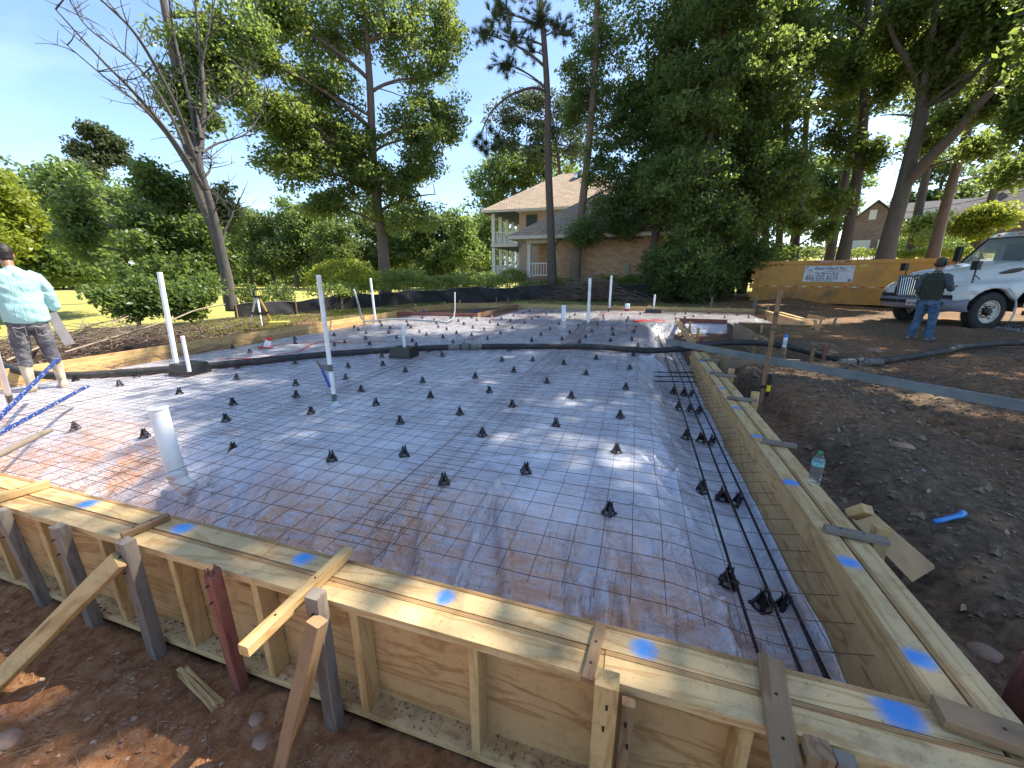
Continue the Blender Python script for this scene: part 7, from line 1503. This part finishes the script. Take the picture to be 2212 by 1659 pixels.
bare('leaning reddish trunk right of the forked tree, behind the truck', [(2010, 575), (2028, 500), (2055, 400), (2085, 300), (2110, 200), (2140, 80), (2160, -60)], .30, 30, 'warm', lobes_=[lobe(2060, 400, 40, 40, 31, 22), lobe(2130, 380, 36, 36, 31, 18), lobe(2100, 330, 60, 40, 30, 26), lobe(2180, 310, 60, 40, 30, 30), lobe(2140, 150, 60, 60, 31, 34)], seed=55)
bare('tree outside the right edge whose leaves hang into the top right corner', [(2400, 590), (2380, 400), (2340, 200), (2300, 0), (2290, -150)], .35, 20, lobes_=[lobe(2230, 250, 60, 70, 20, 34), lobe(2260, 100, 90, 80, 20, 50), lobe(2240, -60, 110, 90, 20, 26), lobe(2380, 100, 120, 120, 20, 40), lobe(2340, 330, 80, 50, 20, 26), lobe(2190, 370, 30, 30, 21, 8)], seed=56)
bare('tall tree out of the picture at the right whose crown shades the soil', [(2900, 640), (2850, 300), (2800, 0), (2780, -200)], .35, 22, lobes_=[lobe(2700, 100, 200, 200, 21, 60), lobe(2900, 100, 220, 200, 22, 70), lobe(2800, -200, 260, 200, 22, 40), lobe(2600, -50, 160, 160, 20, 24)], seed=57, per=40, size=.2)
# unseen oaks added to shade slab and soil in patches; lobes offset sunward
def shade_canopy(label, trunk, spots_, seed):
    rgc = random.Random(seed); lo_ = []
    for x, y in spots_:
        h_ = rgc.uniform(11, 13.5); lo_.append(((x + sdir.x / sdir.z * h_, y + sdir.y / sdir.z * h_, h_), rgc.uniform(1.35, 1.75), .9, 30))
    return tree('unseen_shade_oak', label, trunk, .42, lo_, 'oak', 56, .62, .20, 'grey', seed, gap=.12, shell=.15, limbr=.25)
g1, g2 = [], []
rgc = random.Random(3)
for i, x in enumerate(np.arange(-7.6, 10.5, 1.75)):
    for j, y in enumerate(np.arange(.2, 12.5, 1.7)):
        xx, yy = x + rgc.uniform(-.5, .5), y + rgc.uniform(-.5, .5)
        if xx < -3.0 and yy < 3.4: continue
        if -3.2 < xx < -.2 and yy < 1.3: continue
        if xx < -3.5 and yy > 9: continue
        if rgc.random() < .13: continue
        (g1 if xx + .35 * yy < 3.5 else g2).append((xx, yy))
shade_canopy('unseen oak added beyond the right edge, its crown shading the left of the slab', [(13.5, 5.5, -.3), (13.0, 6.2, 4), (12, 7.5, 8), (10, 9, 10.5)], g1, 81)
shade_canopy('unseen oak added beyond the right edge, its crown shading the right hand soil', [(19, 14.5, -.3), (18.6, 14.3, 4), (17.5, 14, 8), (15.5, 13.5, 10.5)], g2, 82)
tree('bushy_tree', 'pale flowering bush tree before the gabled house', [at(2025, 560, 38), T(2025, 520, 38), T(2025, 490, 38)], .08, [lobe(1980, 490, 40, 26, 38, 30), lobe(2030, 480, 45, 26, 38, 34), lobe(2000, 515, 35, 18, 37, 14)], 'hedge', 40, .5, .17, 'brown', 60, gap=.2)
tree('crape_myrtle', 'bright yellow green crape myrtle with many thin stems above the truck cab', [at(2120, 560, 34), T(2118, 530, 34), T(2120, 500, 34)], .1, [lobe(2090, 480, 34, 24, 34, 30), lobe(2130, 465, 40, 26, 34, 36), lobe(2165, 468, 34, 26, 34, 30), lobe(2110, 500, 36, 20, 34, 20), lobe(2060, 490, 26, 18, 34, 14)], 'yellow', 40, .45, .17, 'warm', 61, gap=.1, limbr=.4)
hedge('clipped dark dome shrub before the gabled house', [at(1990, 530, 42), at(2010, 532, 42)], 1.9, 1.8, 'dark', 130, .16, .4, 36, 'shrub', 'dome_shrub', 8)
hedge('low yellow hedge along the street behind the container', [at(1890, 552, 36), at(1990, 552, 36), at(2080, 552, 34)], .8, .45, 'yellow', 160, .13, .3, 30, seed=9)
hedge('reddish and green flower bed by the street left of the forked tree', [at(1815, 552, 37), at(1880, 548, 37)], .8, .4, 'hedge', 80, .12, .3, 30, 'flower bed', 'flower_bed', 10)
hedge('olive shrubs beyond the container under the dark trunks', [at(1600, 560, 42), at(1760, 548, 44)], 1.6, 1.1, 'far', 150, .2, .5, 34, 'shrub', 'shrub_row', 12)
for i, (u, v, d, s_, lb) in enumerate([(1620, 580, 60, .9, 'behind the left end of the container'), (1700, 575, 62, .8, 'behind the three dark trunks'), (1780, 570, 60, .85, 'left of the gabled house'), (2000, 540, 66, .9, 'behind the gabled house roof'), (2110, 520, 70, .8, 'behind the big grey roof'), (2200, 520, 74, .95, 'at the right edge above the roof'), (1560, 590, 58, .9, 'behind the evergreens'), (1500, 595, 60, .8, 'right of the brick house')]):
    o = copy_tree(protos[i % 3]); a = at(u, v, d); o.location = (a.x, a.y, gz(a.x, a.y)); o.scale = (s_,) * 3; o.rotation_euler = (0, 0, i); tag(o, 'rounded tree across the street, ' + lb, 'tree', 'trees across the street')

# ------------------------------------------------------------------ brush, litter, grass, stones
def brushpile(label, c, rx, ry, h, n, r_, L, m_, seed, dirn=None):
    g = random.Random(seed); q = MB()
    for _ in range(n):
        x, y = c[0] + g.gauss(0, rx * .45), c[1] + g.gauss(0, ry * .45); z = c[2] + g.random() * h * max(.1, 1 - math.hypot((x - c[0]) / rx, (y - c[1]) / ry)); a = g.uniform(0, 6.28) if dirn is None else dirn + g.gauss(0, .45)
        l_ = L * g.uniform(.4, 1.2); d = Vector((math.cos(a), math.sin(a), g.uniform(-.15, .35))) * l_; p_ = Vector((x, y, z)); pt = bez(p_, p_ + d, (g.uniform(-.15, .15) * l_, g.uniform(-.15, .15) * l_, g.uniform(-.1, .2) * l_), 4); q.tube(pt, [r_, r_ * .8, r_ * .65, r_ * .5, r_ * .3], 4, cap=False)
        for _ in range(2): e = pt[g.randint(1, 3)]; q.tube([e, e + Vector((g.uniform(-.3, .3), g.uniform(-.3, .3), g.uniform(-.1, .25))) * l_ * .6], [r_ * .5, r_ * .2], 3, cap=False)
    o = obj('brush_pile', q, m_); o['kind'] = 'stuff'; return tag(o, label, 'brush pile')
twigm = plain('dry_twigs', (.16, .115, .085), .95, var=.4, scale=3, bmp=0)
brushpile('heap of bare cut branches leaning on the silt fence before the brick wall', (-1.9, 21.4, -.05), 2.6, .7, 1.35, 520, .017, 1.6, twigm, 1, R(150))
brushpile('brown brush and dead leaves heaped outside the left form', (-10.9, 5.2, -.28), 2.2, 3.6, .55, 700, .010, .9, twigm, 2)
q = MB(); pts = [(-8.95, 3.9, .05), (-9.4, 5.0, .18), (-9.9, 6.2, .32), (-10.8, 7.4, .42), (-11.4, 8.6, .46)]
q.tube(catmull(pts, 5), .018, 5); q.tube([(-9.4, 5, .18), (-10.1, 5.2, .34), (-10.8, 5.9, .40)], .010, 4); q.tube([(-9.1, 3.3, .02), (-9.6, 3.9, .1), (-10.5, 4.4, .16)], .02, 5); q.tube([(-9.2, 2.5, 0), (-10.4, 3.0, .1)], .024, 5)
tag(obj('dead_branch', q, plain('bleached_branch', (.26, .20, .15), .9)), 'long pale dead branch lying across the brush behind the left form', 'branch')
def scatter(name, label, n, area, size, m_, kindf, seed, cat, mask=None, lift=0):
    g = np.random.default_rng(seed); V = []; F_ = []; x = g.uniform(area[0], area[1], n * 2); y = g.uniform(area[2], area[3], n * 2)
    ok = np.ones(n * 2, bool) if mask is None else mask(x, y); x, y = x[ok][:n], y[ok][:n]; z = ground_z(x, y) + lift
    q = MB(); rg_ = random.Random(seed)
    for i in range(len(x)): kindf(q, Vector((x[i], y[i], z[i])), size * rg_.uniform(.4, 1.6), rg_)
    o = obj(name, q, m_); o['kind'] = 'stuff'; return tag(o, label, cat)
def stone(q, p_, s_, g):
    v = []; 
    for d in ((1,0,0),(-1,0,0),(0,1,0),(0,-1,0),(0,0,1),(0,0,-.5),(.7,.7,.4),(-.7,.6,.3),(.6,-.7,.45),(-.6,-.7,.4)): v.append(p_ + Vector(d) * s_ * g.uniform(.6, 1.1))
    q.add(v, [(0,6,4),(6,2,4),(2,7,4),(7,1,4),(1,9,4),(9,3,4),(3,8,4),(8,0,4),(0,5,6),(6,5,2),(2,5,7),(7,5,1),(1,5,9),(9,5,3),(3,5,8),(8,5,0)])
def dryleaf(q, p_, s_, g):
    a = g.uniform(0, 6.28); c_, s2 = math.cos(a), math.sin(a); u_ = Vector((c_, s2, g.uniform(-.2, .4))) * s_; w_ = Vector((-s2, c_, g.uniform(-.2, .5))) * s_ * .32
    p_ = p_ + Vector((0, 0, s_ * .25)); q.add([p_ - u_, p_ + w_, p_ + u_, p_ - w_], [(0, 1, 2), (0, 2, 3)])
def clod(q, p_, s_, g): stone(q, p_, s_, g)
def blade(q, p_, s_, g):
    for _ in range(3):
        a = g.uniform(0, 6.28); d = Vector((math.cos(a) * .4, math.sin(a) * .4, 1)) * s_; w_ = Vector((-math.sin(a), math.cos(a), 0)) * .006; q.add([p_ - w_, p_ + w_, p_ + d], [(0, 1, 2)])
right = lambda x, y: (x > 1.3) & (y > 1.0) & ~((x < 2.7) & (y > 7.5)) & ~((x < 4.6) & (y > 12.2))
nearm = lambda x, y: (y < .93)
clodm = plain('soil_clods', (.18, .125, .08), .95, var=.35, scale=5, bmp=.4); clodo = plain('clay_clods', (.26, .125, .068), .95, var=.35, scale=5, bmp=.4)
scatter('soil_clods', 'crumbs of dark soil over the dug ground at the right', 6500, (1.25, 7, 1.0, 9), .013, clodm, clod, 1, 'soil', right)
scatter('soil_lumps', 'larger lumps of dark soil on the mounds at the right', 700, (1.3, 7, 1.1, 9), .030, clodm, clod, 21, 'soil', right)
scatter('gravel', 'small pale stones scattered on the soil at the right', 420, (1.4, 11, 1.0, 15), .016, plain('pale_stones', (.30, .27, .24), .9, var=.3), stone, 2, 'gravel', right)
scatter('gravel', 'grey gravel on the ground beside the truck wheel', 1500, (9.2, 13, 10.5, 15), .030, plain('grey_gravel', (.24, .24, .25), .9, var=.3), stone, 12, 'gravel')
scatter('leaf_litter', 'dry tan leaves strewn over the soil at the right', 900, (1.3, 11, 1.0, 16), .032, plain('dry_leaves', (.26, .19, .12), .8, var=.4, scale=2, bmp=0), dryleaf, 3, 'dead leaves', right)
scatter('clay_clods', 'crumbled orange clay at the foot of the near form', 3000, (-4.6, 1.4, -.3, .93), .010, clodo, clod, 4, 'clay', nearm)
scatter('gravel', 'little stones in the orange clay near the camera', 260, (-4.2, 1.2, -.2, .93), .012, plain('tan_stones', (.36, .25, .17), .9, var=.3), stone, 5, 'gravel', nearm)
scatter('dry_roots', 'dry grass and root fibres on the clay', 700, (-3.6, .9, -.1, .9), .035, plain('straw', (.38, .28, .17), .9, var=.3), lambda q, p_, s_, g: q.tube([p_, p_ + Vector((g.uniform(-1, 1), g.uniform(-1, 1), g.uniform(.0, .5))) * s_, p_ + Vector((g.uniform(-1.5, 1.5), g.uniform(-1.5, 1.5), g.uniform(0, .4))) * s_ * 1.3], [.0012, .001, .0006], 3, cap=False), 6, 'roots', nearm)
for i, (x, y, s_, lb) in enumerate([(-2.42, .52, .045, 'pale pinkish rock in the clay at the lower left'), (-1.48, .90, .03, 'brown rock half buried at the foot of the dark red stake'), (-1.38, .84, .035, 'small red brick fragment below the long batten'), (-1.0, .68, .035, 'dark clod like rock beside the split brace'), (1.62, 1.95, .05, 'flat grey stone on the soil near the right corner'), (2.28, 4.0, .07, 'pale blue grey stone on the mound at the right'), (4.6, 9.6, .12, 'rounded stone beyond the hose'), (-1.22, .66, .06, 'round brown rock near the bottom edge')]):
    q = MB(); q.ell((0, 0, 0), (s_ * 1.3, s_, s_ * .6), 18, 12); q.v = [(a * (1 + .5 * float(fbm(a / s_ * 1.3 + i, c_ / s_ * 1.3 + b_ / s_, 3, 3))), b_ * (1 + .5 * float(fbm(b_ / s_ * 1.3, a / s_ + i, 9, 3))), c_ * (1 + .5 * float(fbm(a / s_ * 1.5, b_ / s_ * 1.5 + i, 5, 3)))) for a, b_, c_ in q.v]; o = obj('rock', q, M['rock'], loc=(x, y, gz(x, y) - s_ * .12), smooth=True); tag(o, lb, 'rock')
scatter('grass', 'short grass growing between the silt fence and the far left form', 9000, (-12.8, -8.55, 6.5, 20), .07, leafmat('grass_blades', (.13, .17, .03), (.26, .27, .07), (.40, .42, .08)), blade, 7, 'grass', lambda x, y: (x + (y - 6) * -.0 < -8.55) & (x > -12.6 + (y - 10) * .25) & (vnoise(x * 1.3, y * 1.3, 5) > .35))
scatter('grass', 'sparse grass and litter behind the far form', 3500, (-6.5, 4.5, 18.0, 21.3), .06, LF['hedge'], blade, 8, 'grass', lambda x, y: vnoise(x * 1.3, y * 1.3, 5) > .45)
scatter('leaf_litter', 'brown dead leaves over the ground outside the left form', 6000, (-14.5, -8.6, .5, 10.5), .05, plain('brown_dead_leaves', (.10, .06, .042), .85, var=.5, scale=2, bmp=0), dryleaf, 9, 'dead leaves', lift=.05)
scatter('sawdust_crumbs', 'tan crumbs and dirt lying on the bottom plates of the near form', 0, (0, 1, 0, 1), .01, clodo, clod, 10, 'crumbs') if False else None
q = MB(); rg = random.Random(9)
for _ in range(700):
    x = rg.uniform(-3.6, 1.2); y = rg.uniform(1.036, 1.118); stone(q, Vector((x, y, -.571)), rg.uniform(.002, .007), rg)
o = obj('dirt_crumbs', q, clodo); tag(o, 'crumbs of clay lying on the bottom plates of the near form', 'dirt', kind='stuff')
q = MB(); q.tube(catmull([(.04, .80, -.56), (.08, .84, -.40), (.16, .90, -.36), (.24, .92, -.50), (.26, .90, -.66)], 6), .0035, 6); tag(obj('bent_wire', q, plain('rusty_bent_wire', (.16, .08, .045), .6, metal=.4)), 'rusty bent wire arching in front of the near form', 'wire')
